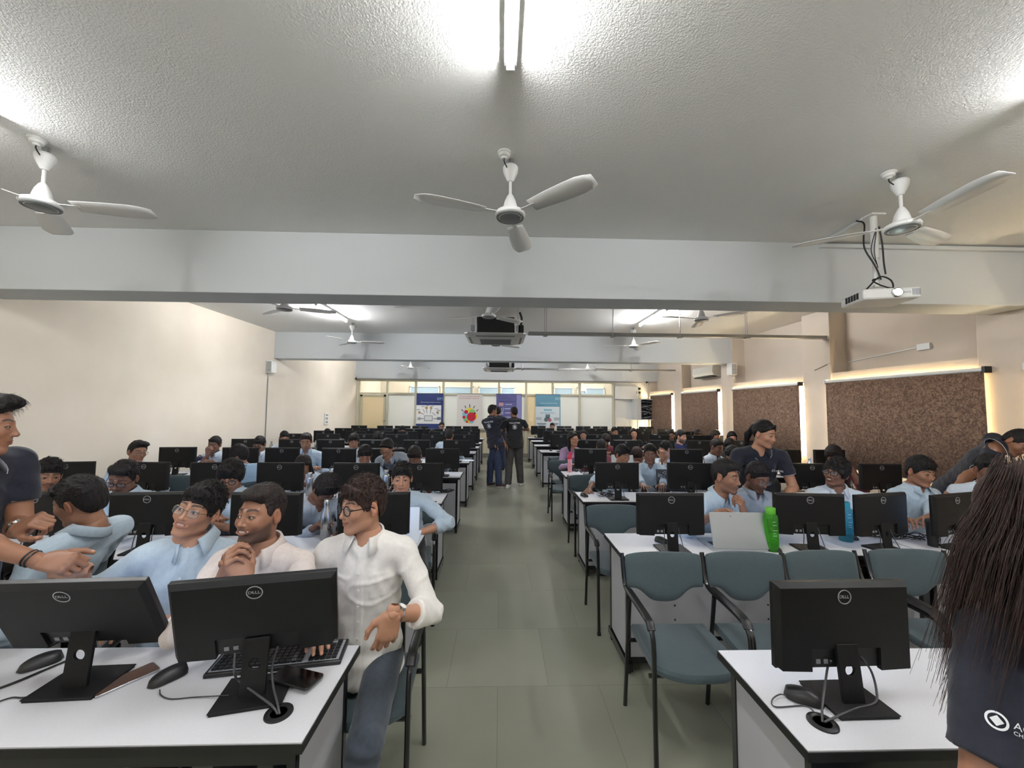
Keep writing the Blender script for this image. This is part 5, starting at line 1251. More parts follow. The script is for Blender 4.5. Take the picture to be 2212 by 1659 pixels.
def ik(S_, W_, l1, l2, hint):
    S_, W_ = A3(S_), A3(W_); v = W_ - S_; d = np.linalg.norm(v); m = (l1 + l2) * 0.995
    if d > m: W_ = S_ + v / d * m; v = W_ - S_; d = m
    a = (l1 * l1 - l2 * l2 + d * d) / (2 * d); h = math.sqrt(max(0, l1 * l1 - a * a)); u = v / d
    hv = A3(hint); hv = hv - u * np.dot(hv, u); hv = nrm(hv) if np.linalg.norm(hv) > 1e-6 else np.array([0, 0, -1.0])
    return S_ + u * a + hv * h, W_
def xf(V, M): M = np.array(M); return V @ M[:3, :3].T + M[:3, 3]
def frame(d_, up):           # columns x, y=d, z~up
    y = nrm(d_); z = A3(up) - y * np.dot(up, y); z = nrm(z); x = np.cross(y, z); return np.array([x, y, z]).T
def strands(parent, hV, HM, O, style, hairm, rs, n, tier):
    c = np.array([0, 0.019, 0.036]); out = hV[(hV[:, 2] > -0.05)]; P = out[rs.randint(0, len(out), n)]
    Nn = (P - c) / np.array([0.9, 1.1, 1.0]); Nn /= np.linalg.norm(Nn, axis=1)[:, None]
    wild = {'messy': 0.5, 'mop': 0.45, 'quiff': 0.35, 'short': 0.25, 'fade': 0.2}[style]; L0 = {'messy': 0.040, 'mop': 0.045, 'quiff': 0.036, 'short': 0.026, 'fade': 0.016}[style]
    D0 = np.array([0.45, -0.75, 0.05]) if style in ('messy', 'mop', 'quiff') else np.array([0.2, -0.8, 0.0])
    D_ = D0 + rs.normal(size=(n, 3)) * wild; low = P[:, 2] < 0.05; D_[low] = np.array([0, 0.25, -0.9]) + rs.normal(size=(low.sum(), 3)) * 0.2
    D_ -= Nn * (np.sum(D_ * Nn, 1) * 0.9)[:, None]; D_ /= np.linalg.norm(D_, axis=1)[:, None]; L = L0 * rs.uniform(0.5, 1.2, n); L[low] *= 0.45
    m = 5; V = []; w = 0.0006 if tier == 0 else 0.0009; S1 = np.cross(D_, Nn); curl = rs.normal(size=n) * (0.35 if style in ('messy', 'mop') else 0.15)
    for j in range(m):
        t = j / (m - 1); p = P - Nn * 0.002 + D_ * (L * t)[:, None] + Nn * (0.012 * L / 0.04 * np.sin(t * 2.6))[:, None] * 0.5 + S1 * (curl * L * t * t)[:, None]
        ww = w * (1 - 0.75 * t)
        for a in range(3): V.append(p + (S1 * math.cos(a * 2.094) + Nn * math.sin(a * 2.094)) * ww)
    V = np.stack(V, 1).reshape(-1, 3); base = (np.arange(n) * m * 3)[:, None]; F = []
    for j in range(m - 1):
        for a in range(3): b = (a + 1) % 3; F.append(base + np.array([j * 3 + a, j * 3 + b, (j + 1) * 3 + b, (j + 1) * 3 + a]))
    F = np.concatenate(F); o = D.objects.new('loose_strands', np_mesh('strands', xf(V, HM) - O, F, None, hairm)); COL.objects.link(o); o.parent = parent; o['kind'] = 'stuff'
PCOUNT = [0]
GROUP_P = None
def person(label, hx, hy, d, yaw=0, head=None, lean=0.10, side=0.0, shirt='shirt_blue', hair='short', hairm='hair_black', glasses=None, beard=0, smile=0, tone=1, female=False,
           sleeve='rolled', arm_l=None, arm_r=None, hand_l='relax', hand_r='relax', tier=None, sc=1.0, trousers='trousers_dark', stand=False, pelvis=None, neck=None, seed=None, extra=None, headdrop=0.0,
           chair=True, legs=None, shoes='shoe_black', collar=True, gaze=0.0, hand_up_l=(0, 0, 1), hand_up_r=(0, 0, 1), elbow_l=None, elbow_r=None, broad=1.0, hair_off=(0, 0, 0), nohead=False, H=None, wr=1.0, dir_l=None, dir_r=None, absyaw=False, slv=0.60):
    """hx,hy: where the head's centre is seen; arm_l / arm_r: wrist of the arm at the body's -x / +x side (world point)"""
    PCOUNT[0] += 1; seed = PCOUNT[0] if seed is None else seed; rs = np.random.RandomState(seed)
    if tier is None: tier = 0 if d < 2.3 else 1 if d < 4.2 else 2 if d < 7.5 else 3
    hr, br, hdr = ((0.0026, 0.0065, 0.0026), (0.0034, 0.0095, 0.0036), (0.0052, 0.013, 0.006), (0.008, 0.018, 0.010))[tier]
    if head is None: head = (yaw, 0, 0)
    H = A3(pix(hx, hy, d)) if H is None else A3(H)
    phi = math.degrees(math.atan2(H[0], H[1]))
    if not absyaw: head = (head[0] - phi, head[1], head[2]); yaw = yaw - 0.5 * phi
    HM = T(*H) @ RZ(rad(head[0])) @ RX(rad(-head[1])) @ RY(rad(head[2])) @ S(sc * 0.97, sc * 0.92, sc)
    R = np.array(RZ(rad(yaw)))[:3, :3]; rx = R @ np.array([1, 0, 0]); fw = R @ np.array([0, -1, 0]); up = np.array([0, 0, 1.0])
    hm = np.array(HM)[:3, :3]
    if neck is None: N = H + (hm @ np.array([0, 0.022, -0.06])) * 1.0 + np.array([0, 0, -0.088 * sc]) - fw * (0.004 + 0.12 * lean) - up * headdrop
    else: N = A3(neck)
    if pelvis is None:
        pz = 0.56 if not stand else 0.95 * sc
        P = np.array([N[0], N[1], pz]) - fw * (lean if not stand else lean * 0.5) + rx * side
        tl = np.linalg.norm(N - P)
        if not stand and tl > 0.56: P = N + (P - N) / tl * 0.54
    else: P = A3(pelvis)
    tu = nrm(N - P); fwt = nrm(fw - tu * np.dot(fw, tu)) if abs(np.dot(fw, tu)) < 0.999 else fw; rxt = np.cross(fwt, tu) * -1
    if np.dot(rxt, rx) < 0: rxt = -rxt
    sw = 0.168 * sc * broad * (0.9 if female else 1)
    Sh = {s: N + rxt * s * sw - tu * 0.062 * sc for s in (-1, 1)}
    C = P + (N - P) * 0.70; Hp = {s: P + rxt * s * 0.085 * sc for s in (-1, 1)}
    l1, l2 = 0.285 * sc, 0.25 * sc; E = {}; W = {}
    for s, arm, el in ((-1, arm_l, elbow_l), (1, arm_r, elbow_r)):
        if arm is None:
            arm = N + rx * s * 0.17 + fw * 0.30; arm = np.array([arm[0], arm[1], 0.79]) if not stand else N + rx * s * 0.22 - up * 0.58 * sc + fw * 0.04
        hint = A3(el) if el is not None else (np.array([0, 0, -1.0]) + rx * s * 0.5 - fw * 0.15)
        E[s], W[s] = ik(Sh[s], arm, l1, l2, hint)
    root = thing('person', label, 'person', tuple(P * [1, 1, 0]), 0, None)
    O = np.array([P[0], P[1], 0])
    allp = np.array([P, N, H] + [E[s] for s in E] + [W[s] for s in W] + [Sh[s] for s in Sh])
    lo, hi = allp.min(0) - 0.2, allp.max(0) + 0.2
    torso_f = 0.70 if not female else 0.66; wB = 0.128 * sc * broad * (0.88 if female else 1); wC = 0.142 * sc * broad * (0.88 if female else 1)
    nb = H + hm @ np.array([0, 0.03, -0.12])
    lw_ = lambda: broad
    # ---- skin
    f = Field(lo, hi, br)
    f.cone(P, C, wB - 0.012, wC - 0.014, 0.02, u=fwt, su=torso_f); f.cone(Sh[-1] * .75 + Sh[1] * .25, Sh[1] * .75 + Sh[-1] * .25, 0.05, 0.05, 0.05, u=fwt, su=0.9)
    for s in (-1, 1):
        f.cone(N - tu * 0.012, Sh[s], 0.040 * sc, 0.042 * sc, 0.05)
        f.cone(Sh[s], E[s], 0.047 * sc, 0.040 * sc, 0.02); f.cone(E[s], W[s], 0.040 * sc, 0.0255 * sc, 0.012); m_ = E[s] * .72 + W[s] * .28; f.ell(m_, (0.041 * sc,) * 3, 0.03)
    f.cone(nb, N - tu * 0.03, 0.046 if female else 0.054, 0.062, 0.03)
    V, Fc = f.mesh(); tone_c = np.array(TONES[tone]); Cc = np.tile(tone_c, (len(V), 1)); parts = [(V, Fc, Cc)]
    if not nohead:
        hV, hF, hC = head_mesh(hr, smile, beard, tone, female); parts.append((xf(hV, HM), hF, hC))
    for s, pose, upv, dd_ in ((-1, hand_l, hand_up_l, dir_l), (1, hand_r, hand_up_r, dir_r)):
        if pose is None: continue
        V, Fc, nail, kn = hand_mesh(pose, (0.0026, 0.0038, 0.0065, 0.009)[tier])
        V = V.copy() * sc * (0.92 if female else 1.0)
        if s == -1: V[:, 0] *= -1; Fc = Fc[:, ::-1]
        fd = nrm(W[s] - E[s]) if dd_ is None else nrm(dd_); V = V @ frame(fd, upv).T + W[s]
        c = np.tile(tone_c * 0.97, (len(V), 1)); c = c * (1 - nail[:, None] * .5) + np.array(srgb(214, 160, 140)[:3]) * nail[:, None] * .5; c = c * (1 - 0.3 * kn[:, None]); parts.append((V, Fc, c))
    o_ = 0; VV = []; FF = []; CC = []
    for V, Fc, c in parts: VV.append(V - O); FF.append(Fc + o_); CC.append(c); o_ += len(V)
    b_ = D.objects.new('body', np_mesh('body', np.concatenate(VV), np.concatenate(FF), np.concatenate(CC), 'skin')); COL.objects.link(b_); b_.parent = root
    LM_ = T(*(-Vector(O)))
    # ---- eyes
    if tier <= 1 and not nohead:
        for s in (-1, 1):
            e = MB().sphere((0, 0, 0), 0.0128, 'eye_white', seg=14, rings=10)
            g_ = rad(gaze); ex = Matrix.Translation((s * 0.031, -0.0745, 0.004)) @ RZ(g_)
            vs = [(0, -0.01295, 0)] + [(0.0064 * math.cos(t * .5236), -0.0119, 0.0064 * math.sin(t * .5236)) for t in range(12)]
            e.add(vs, [(0, 1 + (t + 1) % 12, 1 + t) for t in range(12)], 'eye_iris')
            e.obj('eye', root, M=LM_ @ HM @ ex)
    # ---- hair
    if hair and not nohead:
        hV, hF = hair_mesh(hair, hdr, seed % 4 if tier > 0 else seed)
        if len(hV):
            ho = D.objects.new('hair', np_mesh('hair', xf(hV + np.array(hair_off), HM) - O, hF, None, hairm)); COL.objects.link(ho); ho.parent = root
            if tier <= 1 and hair not in ('pony', 'long'): strands(ho, hV + np.array(hair_off), HM, O, hair, hairm, rs, 1500 if tier == 0 else 500, tier)
    if glasses and not nohead: make_glasses(root, glasses, LM_ @ HM, tier)
    # ---- shirt
    f = Field(lo - 0.03, hi + 0.03, br); e_ = 0.012
    hem = P - tu * (0.035 if not stand else 0.11)
    if stand: f.cone(P + tu * 0.10, hem - tu * 0.02, wB + 0.012, 0.128 * lw_() * sc + 0.045, 0.05, u=fwt, su=0.86, cut=(hem - tu * 0.02, -tu))
    else: f.cone(P + tu * 0.13, hem, wB + 0.014, wB + 0.040, 0.05, u=fwt, su=0.88, cut=(hem - tu * 0.02, -tu))
    f.cone(hem, C, wB + 0.016, wC + e_, 0.03, u=fwt, su=torso_f + 0.03, cut=(hem - tu * 0.02, -tu)); f.cone(Sh[-1] * .78 + Sh[1] * .22, Sh[1] * .78 + Sh[-1] * .22, 0.062, 0.062, 0.05, u=fwt, su=0.92)
    if female: 
        for s in (-1, 1): f.ell(C + rxt * s * 0.06 + fwt * 0.085 + tu * 0.0, (0.05, 0.045, 0.05), 0.04)
    cuffs = []
    for s in (-1, 1):
        f.cone(N - tu * 0.014, Sh[s] - tu * 0.004, 0.050 * sc, 0.051 * sc, 0.05)
        if sleeve == 'short':
            c = Sh[s] * (1 - slv) + E[s] * slv; f.cone(Sh[s], c + (c - Sh[s]) * .2, 0.060 * sc, 0.060 * sc, 0.025, cut=(c, E[s] - Sh[s])); cuffs.append((c, nrm(E[s] - Sh[s]), 0.058 * sc))
        else:
            fr_ = 0.45 if sleeve == 'rolled' else 0.97; c = E[s] * (1 - fr_) + W[s] * fr_
            f.cone(Sh[s], E[s], 0.055 * sc, 0.052 * sc, 0.025); r1 = (0.052 + (0.036 - 0.052) * fr_) * sc
            f.cone(E[s], c + (c - E[s]) * .1, 0.053 * sc, r1 + 0.003, 0.015, cut=(c, W[s] - E[s]))
            dn = nrm(W[s] - E[s]); f.cone(c - dn * 0.05, c + dn * 0.03, r1 + 0.006, r1 + 0.006, 0.004, cut=(c, dn)); cuffs.append((c, dn, r1 + 0.006))
    f.cone(N + tu * 0.03 + fwt * 0.004, nb + tu * 0.05, 0.0585, 0.064, 0.006, op='s')
    if shirt.startswith(('shirt', 'polo')):
        f.cone(N + fwt * 0.085 + tu * 0.035, N + fwt * 0.13 - tu * 0.10, 0.046, 0.006, 0.004, op='s')
    V, Fc = f.mesh(); Nn = vnormals(V, Fc)
    amp = (0.0065, 0.006, 0.006, 0.004)[tier] * wr
    n1 = snoise(V, 15, seed, 2); n2 = snoise(V, 9, seed + 9, 2); n3 = snoise(V, 34, seed + 5, 2)
    disp = amp * (0.8 * np.clip(1 - np.abs(n1) * 3.2, 0, 1) ** 1.5 - 0.2 + 0.7 * n2 + 0.42 * n3)
    for s in (-1, 1):       # folds gathering at elbow and armpit
        for ctr, ww, ax_, am in ((E[s], 0.075, nrm(W[s] - Sh[s]), 0.75), (Sh[s] - tu * 0.10 - rxt * s * 0.02, 0.10, nrm(tu * 0.6 + rxt * s), 0.7)):
            dd = V - ctr; g_ = np.exp(-np.sum(dd ** 2, 1) / ww ** 2); disp = disp + amp * am * g_ * np.sin(dd @ ax_ * 115 + 4.0 * snoise(V, 12, seed + 4, 1))
    dd = V - P; g_ = np.exp(-((dd @ tu - 0.06) / 0.10) ** 2); disp = disp + amp * 0.7 * g_ * np.sin(dd @ nrm(tu + rxt * 0.5) * 60 + 5 * snoise(V, 8, seed + 6, 1))
    if tier == 0 and shirt.startswith('shirt'):            # button placket, chest pocket edge
        dd = V - C; xx = dd @ rxt; ff = dd @ fwt; disp = disp + 0.0028 * (np.abs(xx) < 0.016) * (ff > 0.02)
        tt = dd @ tu; disp = disp + 0.002 * ((xx > 0.045) & (xx < 0.135) & (tt > -0.06) & (tt < 0.045) & (ff > 0.02))
    V = V + Nn * disp[:, None]
    so = D.objects.new('shirt' if shirt.startswith('shirt') else 'polo_shirt' if shirt.startswith('polo') else 't_shirt', np_mesh('shirt', V - O, Fc, None, shirt)); COL.objects.link(so); so.parent = root
    # ---- collar
    if collar and tier <= 2:
        na = nrm(nb - N); na = nrm(na + tu * 0.8); fa = nrm(fwt - na * np.dot(fwt, na)); ra_ = np.cross(na, fa); cb = N + tu * 0.026 + na * 0.0
        n = 28; vs = []; fs = []; hard = 1.0 if shirt.startswith('shirt') else 0.75
        for i in range(n + 1):
            t = i / n; a = rad(25) + t * (2 * math.pi - rad(50)); fr_ = 0.5 + 0.5 * math.cos(a); tip = max(0, (fr_ - 0.72) / 0.28) ** 1.4
            dr = fa * math.cos(a) + ra_ * math.sin(a); r0 = 0.0600 + 0.006 * fr_
            drop = -0.008 - 0.022 * fr_ ** 2
            for rr, zz in ((r0, drop * 0.6), (r0 + 0.004, 0.030 + drop), (r0 + 0.010, 0.031 + drop), (r0 + 0.026 + 0.036 * tip, -0.012 + drop - 0.028 * tip * hard)):
                vs.append(cb + dr * rr + na * zz - O)
        for i in range(n):
            for j in range(3): fs.append((i * 4 + j, i * 4 + j + 1, i * 4 + j + 5, i * 4 + j + 4))
        co = MB().add(vs, fs, shirt).obj('collar', root); sm = co.modifiers.new('t', 'SOLIDIFY'); sm.thickness = 0.0025; sm.offset = 0
        if shirt.startswith('polo'):
            tr = MB()
            for off in (3,): tr.tube([vs[i * 4 + off] for i in range(n + 1)], 0.0018, 5, 'white_trim')
            tr.obj('collar_trim', co)
    if shirt.startswith('polo') and tier <= 2:
        for c, dn, r in cuffs:
            M = frame(dn, up if abs(dn[2]) < .9 else rx); ring = [A3(c) + M @ np.array([r * math.cos(t * .3142), -0.002, r * math.sin(t * .3142)]) - O for t in range(21)]
            MB().tube(ring, 0.002, 5, 'white_trim').obj('sleeve_trim', root)
    if tier == 0 and shirt.startswith('shirt'):
        for k in range(5):
            c = C + tu * (0.02 - 0.068 * k + 0.03); b2 = MB(); o3 = (wC + 0.012) * (torso_f + .03); 
            b2.cyl((0, 0, 0), (0, -0.003, 0), 0.005, 10, 'white_plastic'); M4 = Matrix.Identity(4); fm = frame(-fwt, tu)
            for a_ in range(3):
                for bb in range(3): M4[a_][bb] = fm[a_][bb]
            # drop the button onto the cloth
            cand = V[(np.abs((V - c) @ rxt) < 0.012) & (np.abs((V - c) @ tu) < 0.012) & ((V - c) @ fwt > 0)]
            if len(cand): pt = c + fwt * ((cand - c) @ fwt).max(); M4.translation = Vector(pt - O); b2.obj('button', root, M=M4)
    # ---- trousers and shoes
    f = None; K = {}; A_ = {}
    if legs is None:
        for s in (-1, 1):
            if stand: K[s] = Hp[s] + np.array([0, 0, -0.43 * sc]) + fw * 0.02; A_[s] = np.array([Hp[s][0], Hp[s][1], 0.09]) - fw * 0.0 + rx * s * 0.02
            else: K[s] = Hp[s] + fw * 0.40 * sc + rx * s * 0.05 + up * (0.50 - Hp[s][2]); A_[s] = np.array([K[s][0], K[s][1], 0.09]) - fw * 0.03
    else:
        for s in (-1, 1): K[s], A_[s] = A3(legs[s][0]), A3(legs[s][1])
    pts = np.array([P, Hp[1], Hp[-1], K[1], K[-1], A_[1], A_[-1]]); f = Field(pts.min(0) - 0.15, pts.max(0) + 0.15, max(br, 0.008 if (tier == 0) else 0.013))
    f.cone(P - tu * 0.02 + rxt * 0.05, P - tu * 0.02 - rxt * 0.05, 0.105, 0.105, 0.02, u=fwt, su=0.85)
    for s in (-1, 1):
        lw = 1.16 * broad if stand else 1.0; f.cone(Hp[s], K[s], 0.083 * sc * lw, 0.062 * sc * lw, 0.03); f.cone(K[s], A_[s] + up * -0.03, 0.060 * sc * lw, 0.052 * sc * lw, 0.015, cut=(A_[s] - up * 0.03, (0, 0, -1)))
    V, Fc = f.mesh(); Nn = vnormals(V, Fc); disp = 0.004 * snoise(V, 22, seed + 2, 2)
    for s in (-1, 1): dd = V - K[s]; disp = disp + 0.005 * np.exp(-np.sum(dd ** 2, 1) / 0.1 ** 2) * np.sin(dd[:, 2] * 120 + dd[:, 0] * 30)
    V = V + Nn * disp[:, None]
    to = D.objects.new('trousers', np_mesh('trousers', V - O, Fc, None, trousers)); COL.objects.link(to); to.parent = root
    if tier <= 3:
        for s in (-1, 1):
            a = A_[s]; fdir = fw if legs is None or len(legs[s]) < 3 else nrm(legs[s][2]); g = Field(a - 0.28, a + 0.28, 0.007 if stand else 0.012)
            z0 = a[2] - 0.09
            g.cone(a - fdir * 0.02 + up * (-0.05), a + fdir * 0.15 - up * 0.055, 0.040, 0.034, 0.02, cut=((0, 0, z0 + 0.012), (0, 0, -1))); g.cone(a - fdir * 0.02, a - fdir * 0.02 - up * 0.05, 0.038, 0.042, 0.02, cut=((0, 0, z0 + 0.012), (0, 0, -1)))
            V, Fc = g.mesh(); o4 = D.objects.new('shoe', np_mesh('shoe', V - O, Fc, None, shoes)); COL.objects.link(o4); o4.parent = root
            if stand:
                g = Field(a - 0.28, a + 0.28, 0.007); g.cone(a - fdir * 0.02 + up * (-0.07), a + fdir * 0.155 - up * 0.07, 0.043, 0.038, 0.0, cut=((0, 0, z0), (0, 0, -1))); g.a = np.maximum(g.a, (g.ax[2][None, None, :] - (z0 + 0.022)).astype(np.float32))
                V, Fc = g.mesh(); o5 = D.objects.new('sole', np_mesh('sole', V - O, Fc, None, 'sole_white')); COL.objects.link(o5); o5.parent = o4
    if extra: extra(dict(root=root, O=O, H=H, HM=HM, N=N, P=P, C=C, tu=tu, fw=fwt, rx=rxt, E=E, W=W, Sh=Sh, LM=LM_, f0=fw, wC=wC, tf=torso_f))
    if chair and not stand:
        cp = P + fw * 0.02; place_chair(cp[0], cp[1] , rad(yaw), 'grey-green armchair under the ' + chair_tail(label))
    return root
def chair_tail(label):
    t = label.replace('person in ', 'person in ').split(',')[0]; w = t.split(); return ' '.join(w[:11])
def make_glasses(root, kind, M, tier):
    o = MB(); m = 'glasses_metal' if kind == 'metal' else 'glasses_black'; r = (0.0012 if kind == 'metal' else 0.0022) * (1 if tier < 2 else 1.5)
    rx_, rz_ = {'metal': (0.0235, 0.018), 'round': (0.023, 0.021), 'rect': (0.0245, 0.0165)}[kind]; p_ = 2.0 if kind == 'round' else 3.2
    lens = []
    for s in (-1, 1):
        ring = []
        for k in range(25):
            a = 2 * math.pi * k / 24; c, s_ = math.cos(a), math.sin(a); q = (abs(c) ** p_ + abs(s_) ** p_) ** (-1 / p_)
            x = s * 0.033 + rx_ * c * q; z = 0.002 + rz_ * s_ * q; ring.append((x, -0.100 + 0.35 * max(0, abs(x) - 0.02) ** 1.0 * 0.4, z))
        o.tube(ring, r, 6, m); lens.append(ring[:24])
    o.tube([(-0.011, -0.1005, 0.006), (0, -0.1045, 0.009), (0.011, -0.1005, 0.006)], r, 6, m)
    for s in (-1, 1): o.tube([(s * 0.056, -0.094, 0.006), (s * 0.071, -0.06, 0.007), (s * 0.081, 0.0, 0.008), (s * 0.082, 0.02, -0.004)], r, 6, m)
    g = o.obj('glasses', root, M=M)
    if tier < 2:
        for ring in lens: MB().add(ring, [tuple(range(24))], 'lens_glass').obj('lens', g, smooth=False)
# ================================================================== THE PEOPLE OF THE ROOM
def watch(q, s, label='steel', m='chrome'):
    E_, W_ = q['E'][s], q['W'][s]; dn = nrm(W_ - E_); c = W_ - dn * 0.034; upv = A3((0, -0.5, 0.8)); M = frame(dn, upv); r = 0.031
    ring = [c + M @ np.array([r * math.cos(t * .2618), 0, r * 0.85 * math.sin(t * .2618)]) - q['O'] for t in range(25)]
    o = MB().tube(ring, 0.0035, 6, m).obj('wristwatch', q['root'])
    if label == 'steel':
        a = c + M @ np.array([0, 0, r * .85]) - q['O']; d_ = M[:, 2]
        MB().cyl(a - d_ * 0.002, a + d_ * 0.007, 0.017, 20, 'chrome').obj('case', o); MB().cyl(a + d_ * 0.007, a + d_ * 0.0078, 0.0145, 20, 'watch_face').obj('dial', o)
def lanyard(q, length=0.30):
    O = q['O']; N, f0, tu, rx = q['N'], q['fw'], q['tu'], q['rx']; b = MB()
    for s in (-1, 1): b.tube(bez([N + rx * s * 0.06 + tu * 0.02 - f0 * 0.03 - O, N + rx * s * 0.075 + tu * 0.0 + f0 * 0.07 - O, N + rx * s * 0.05 + f0 * 0.135 - tu * 0.1 - O, N + rx * s * 0.012 + f0 * 0.145 - tu * 0.24 - O], 6), 0.006, 5, 'lanyard', flat=0.5)
    b.obj('lanyard', q['root'])
def band(q, n, up_, rt, off, pts_fn, name, m='print_white'): pass
def back_print(q, side=-1, scale=1.0):
    """name strip and round emblem on the back of a polo shirt"""
    O = q['O']; b = -q['fw']; c = q['C'] + q['tu'] * 0.05 + b * (q['wC'] * (q['tf'] + .03) + 0.022); ref = -q['rx']
    M = Matrix.Identity(4); X, Y, Z = ref, q['tu'], b
    X = np.cross(Y, Z)
    for i in range(3): M[i][0], M[i][1], M[i][2], M[i][3] = X[i], Y[i], Z[i], c[i] - O[i]
    g = text_geo('VOLUNTEER', 0.042, 0.0005); MB().add(g[0], g[1], 'print_white', M @ T(0, 0.035, 0)).obj('back_lettering', q['root'])
    e = MB(); vs = []; fs = []; n = 40
    for k in range(n):
        a = 2 * math.pi * k / n
        for r_ in (0.042, 0.049): vs.append((r_ * math.cos(a), r_ * math.sin(a), 0))
    for k in range(n):
        if k in (0, 1, 19, 20, 21, 39): continue
        j = (k + 1) % n; fs.append((2 * k, 2 * k + 1, 2 * j + 1, 2 * j))
    e.add(vs, fs, 'print_white', M @ T(0, -0.05, 0)); e.add([(0, .032, 0), (.032, 0, 0), (0, -.032, 0), (-.032, 0, 0)], [(0, 1, 2, 3)], 'print_white', M @ T(0, -0.05, 0))
    g = text_geo('acm', 0.022, 0.0006); e.add(g[0], g[1], 'polo_black', M @ T(0, -0.047, 0.001)); e.obj('back_emblem', q['root'])
def P3(x, y, d): return pix(x, y, d)
G = 'people in the computer lab'
random.seed(21)
# ---- the three at the front left, and their neighbours
def exA(q): pass
person('smiling young man in light blue shirt and metal glasses tilting his head, front left', 428, 1103, 1.80, yaw=2, head=(-30, 10, 17), shirt='shirt_blue', hair='messy', hairm='hair_black', glasses='metal', smile=2, tone=0,
       arm_l=P3(176, 1229, 1.60), arm_r=P3(335, 1345, 1.60), hand_l='curl', hand_r='relax', hand_up_l=(0.1, -0.7, 0.7), dir_l=(-1, -0.1, 0.1), sc=0.96, elbow_l=(-0.1, 0.8, -0.6), elbow_r=(0.7, 0.2, -0.7), lean=0.02, side=-0.05, seed=3, gaze=-12, wr=1.1)
def exB(q): watch(q, 1, 'dark', 'dark_plastic'); MB().box(-0.009, 0.009, -0.002, 0.002, -0.004, 0.004, 'shirt_greyblue').obj('chest_label', q['root'], M=T(*(A3(q['C']) + q['rx'] * 0.0 + q['fw'] * (q['wC'] * q['tf'] + 0.028) + q['tu'] * -0.02 - q['O'])))
person('bearded young man in a cream shirt, hands clasped before his chest, front left', 563, 1113, 1.70, yaw=-14, head=(-46, 6, 0), shirt='shirt_cream', hair='fade', hairm='hair_dark_brown', beard=2, smile=2, tone=1,
       arm_l=P3(480, 1252, 1.47), arm_r=P3(528, 1256, 1.46), hand_l='clasp', hand_r='clasp', hand_up_l=(-0.75, -0.55, 0.2), hand_up_r=(0.75, -0.55, 0.25), dir_l=(0.28, -0.12, 1), dir_r=(-0.5, 0.02, 0.95), elbow_l=(-0.7, 0.1, -0.8), elbow_r=(0.8, 0.1, -0.8), lean=0.03, sc=0.97, seed=7, gaze=-16, extra=exB, broad=0.98, wr=1.2)
def exC(q): watch(q, 1)
person('young man in a white shirt and round dark glasses seated sideways at the aisle', 783, 1093, 1.80, yaw=-8, head=(-60, -2, 0), shirt='shirt_white', hair='messy', hairm='hair_brown', glasses='round', smile=1, tone=0, trousers='trousers_slate',
       arm_l=P3(672, 1350, 1.62), arm_r=P3(848, 1326, 1.56), hand_l='relax', hand_r='drape', elbow_r=(0.45, 0.5, -0.5), dir_r=(-0.22, -0.12, -1), hand_up_r=(0.35, -1, 0.1), lean=0.05, seed=5, extra=exC, wr=1.0,
       legs={1: ((-0.47, 1.47, 0.50), (-0.51, 1.36, 0.09)), -1: ((-0.80, 1.62, 0.50), (-0.82, 1.64, 0.09))}, gaze=-14)
person('black-haired man in light blue seen from behind at the far left front', 172, 1084, 2.10, yaw=-118, head=(-128, -10, 10), shirt='shirt_blue', hair='short', hairm='hair_black', tone=1, pelvis=P3(40, 1345, 2.2), arm_l=P3(60, 1330, 2.45), arm_r=P3(10, 1330, 2.0), sleeve='rolled', seed=11, sc=1.06, hand_l='relax')
def exN(q):
    watch(q, 1, 'steel', 'dark_plastic'); E_, W_ = q['E'][-1], q['W'][-1]; dn = nrm(W_ - E_)
    for k in range(2):
        c = W_ - dn * (0.03 + 0.012 * k); M = frame(dn, (0, 0, 1)); MB().tube([c + M @ np.array([0.031 * math.cos(t * .2618), 0, 0.027 * math.sin(t * .2618)]) - q['O'] for t in range(25)], 0.0032, 6, 'dark_plastic').obj('bracelet', q['root'])
person('person in a navy polo at the left edge, clasping the hand of the smiling man', -42, 921, 1.62, yaw=60, head=(76, -6, 0), shirt='polo_navy', sleeve='short', hair='quiff', hairm='hair_black', tone=1, stand=True, pelvis=(-2.34, 1.74, 0.96), seed=13, extra=exN,
       arm_l=P3(112, 1222, 1.52), arm_r=P3(40, 1142, 1.62), hand_l='curl', hand_r='curl', hand_up_l=(0, -0.7, 0.7), hand_up_r=(0, -0.5, 0.8), dir_l=(1, 0.15, -0.1), elbow_l=(-0.6, -0.8, -0.5), elbow_r=(-0.2, 0.3, -1), dir_r=(0.9, -0.1, 0.45), trousers='jeans_blue', broad=1.02)
person('young man with a moustache looking down over a monitor near the left wall', 103, 1027, 3.22, yaw=6, head=(10, -12, 6), shirt='shirt_pale', hair='messy', beard=3, tone=1, seed=17)
person('bending man with a big quiff, dark glasses and moustache, light blue shirt, left block', 266, 1033, 3.0, yaw=-14, head=(-28, -24, 8), shirt='shirt_blue', hair='quiff', glasses='rect', beard=3, tone=2, sleeve='long', lean=0.22, arm_l=P3(225, 1130, 2.80), arm_r=P3(402, 1078, 3.2), elbow_r=(0.2, 0.6, -0.3), seed=19, wr=1.4)
person('man in glasses looking right, by the left wall above the bending man', 297, 977, 4.62, yaw=18, head=(26, -8, 4), shirt='shirt_blue', hair='quiff', glasses='metal', tone=1, seed=23)
person('young man in round black glasses looking down, light blue shirt, hands together', 499, 1030, 3.15, yaw=-6, head=(-16, -22, 0), shirt='shirt_blue', hair='mop', glasses='round', beard=1, tone=1, arm_l=P3(452, 1128, 2.95), arm_r=P3(478, 1136, 2.93), hand_l='curl', hand_r='curl', lean=0.1, side=0.03, seed=29, elbow_l=(-0.7, 0.2, -0.6))
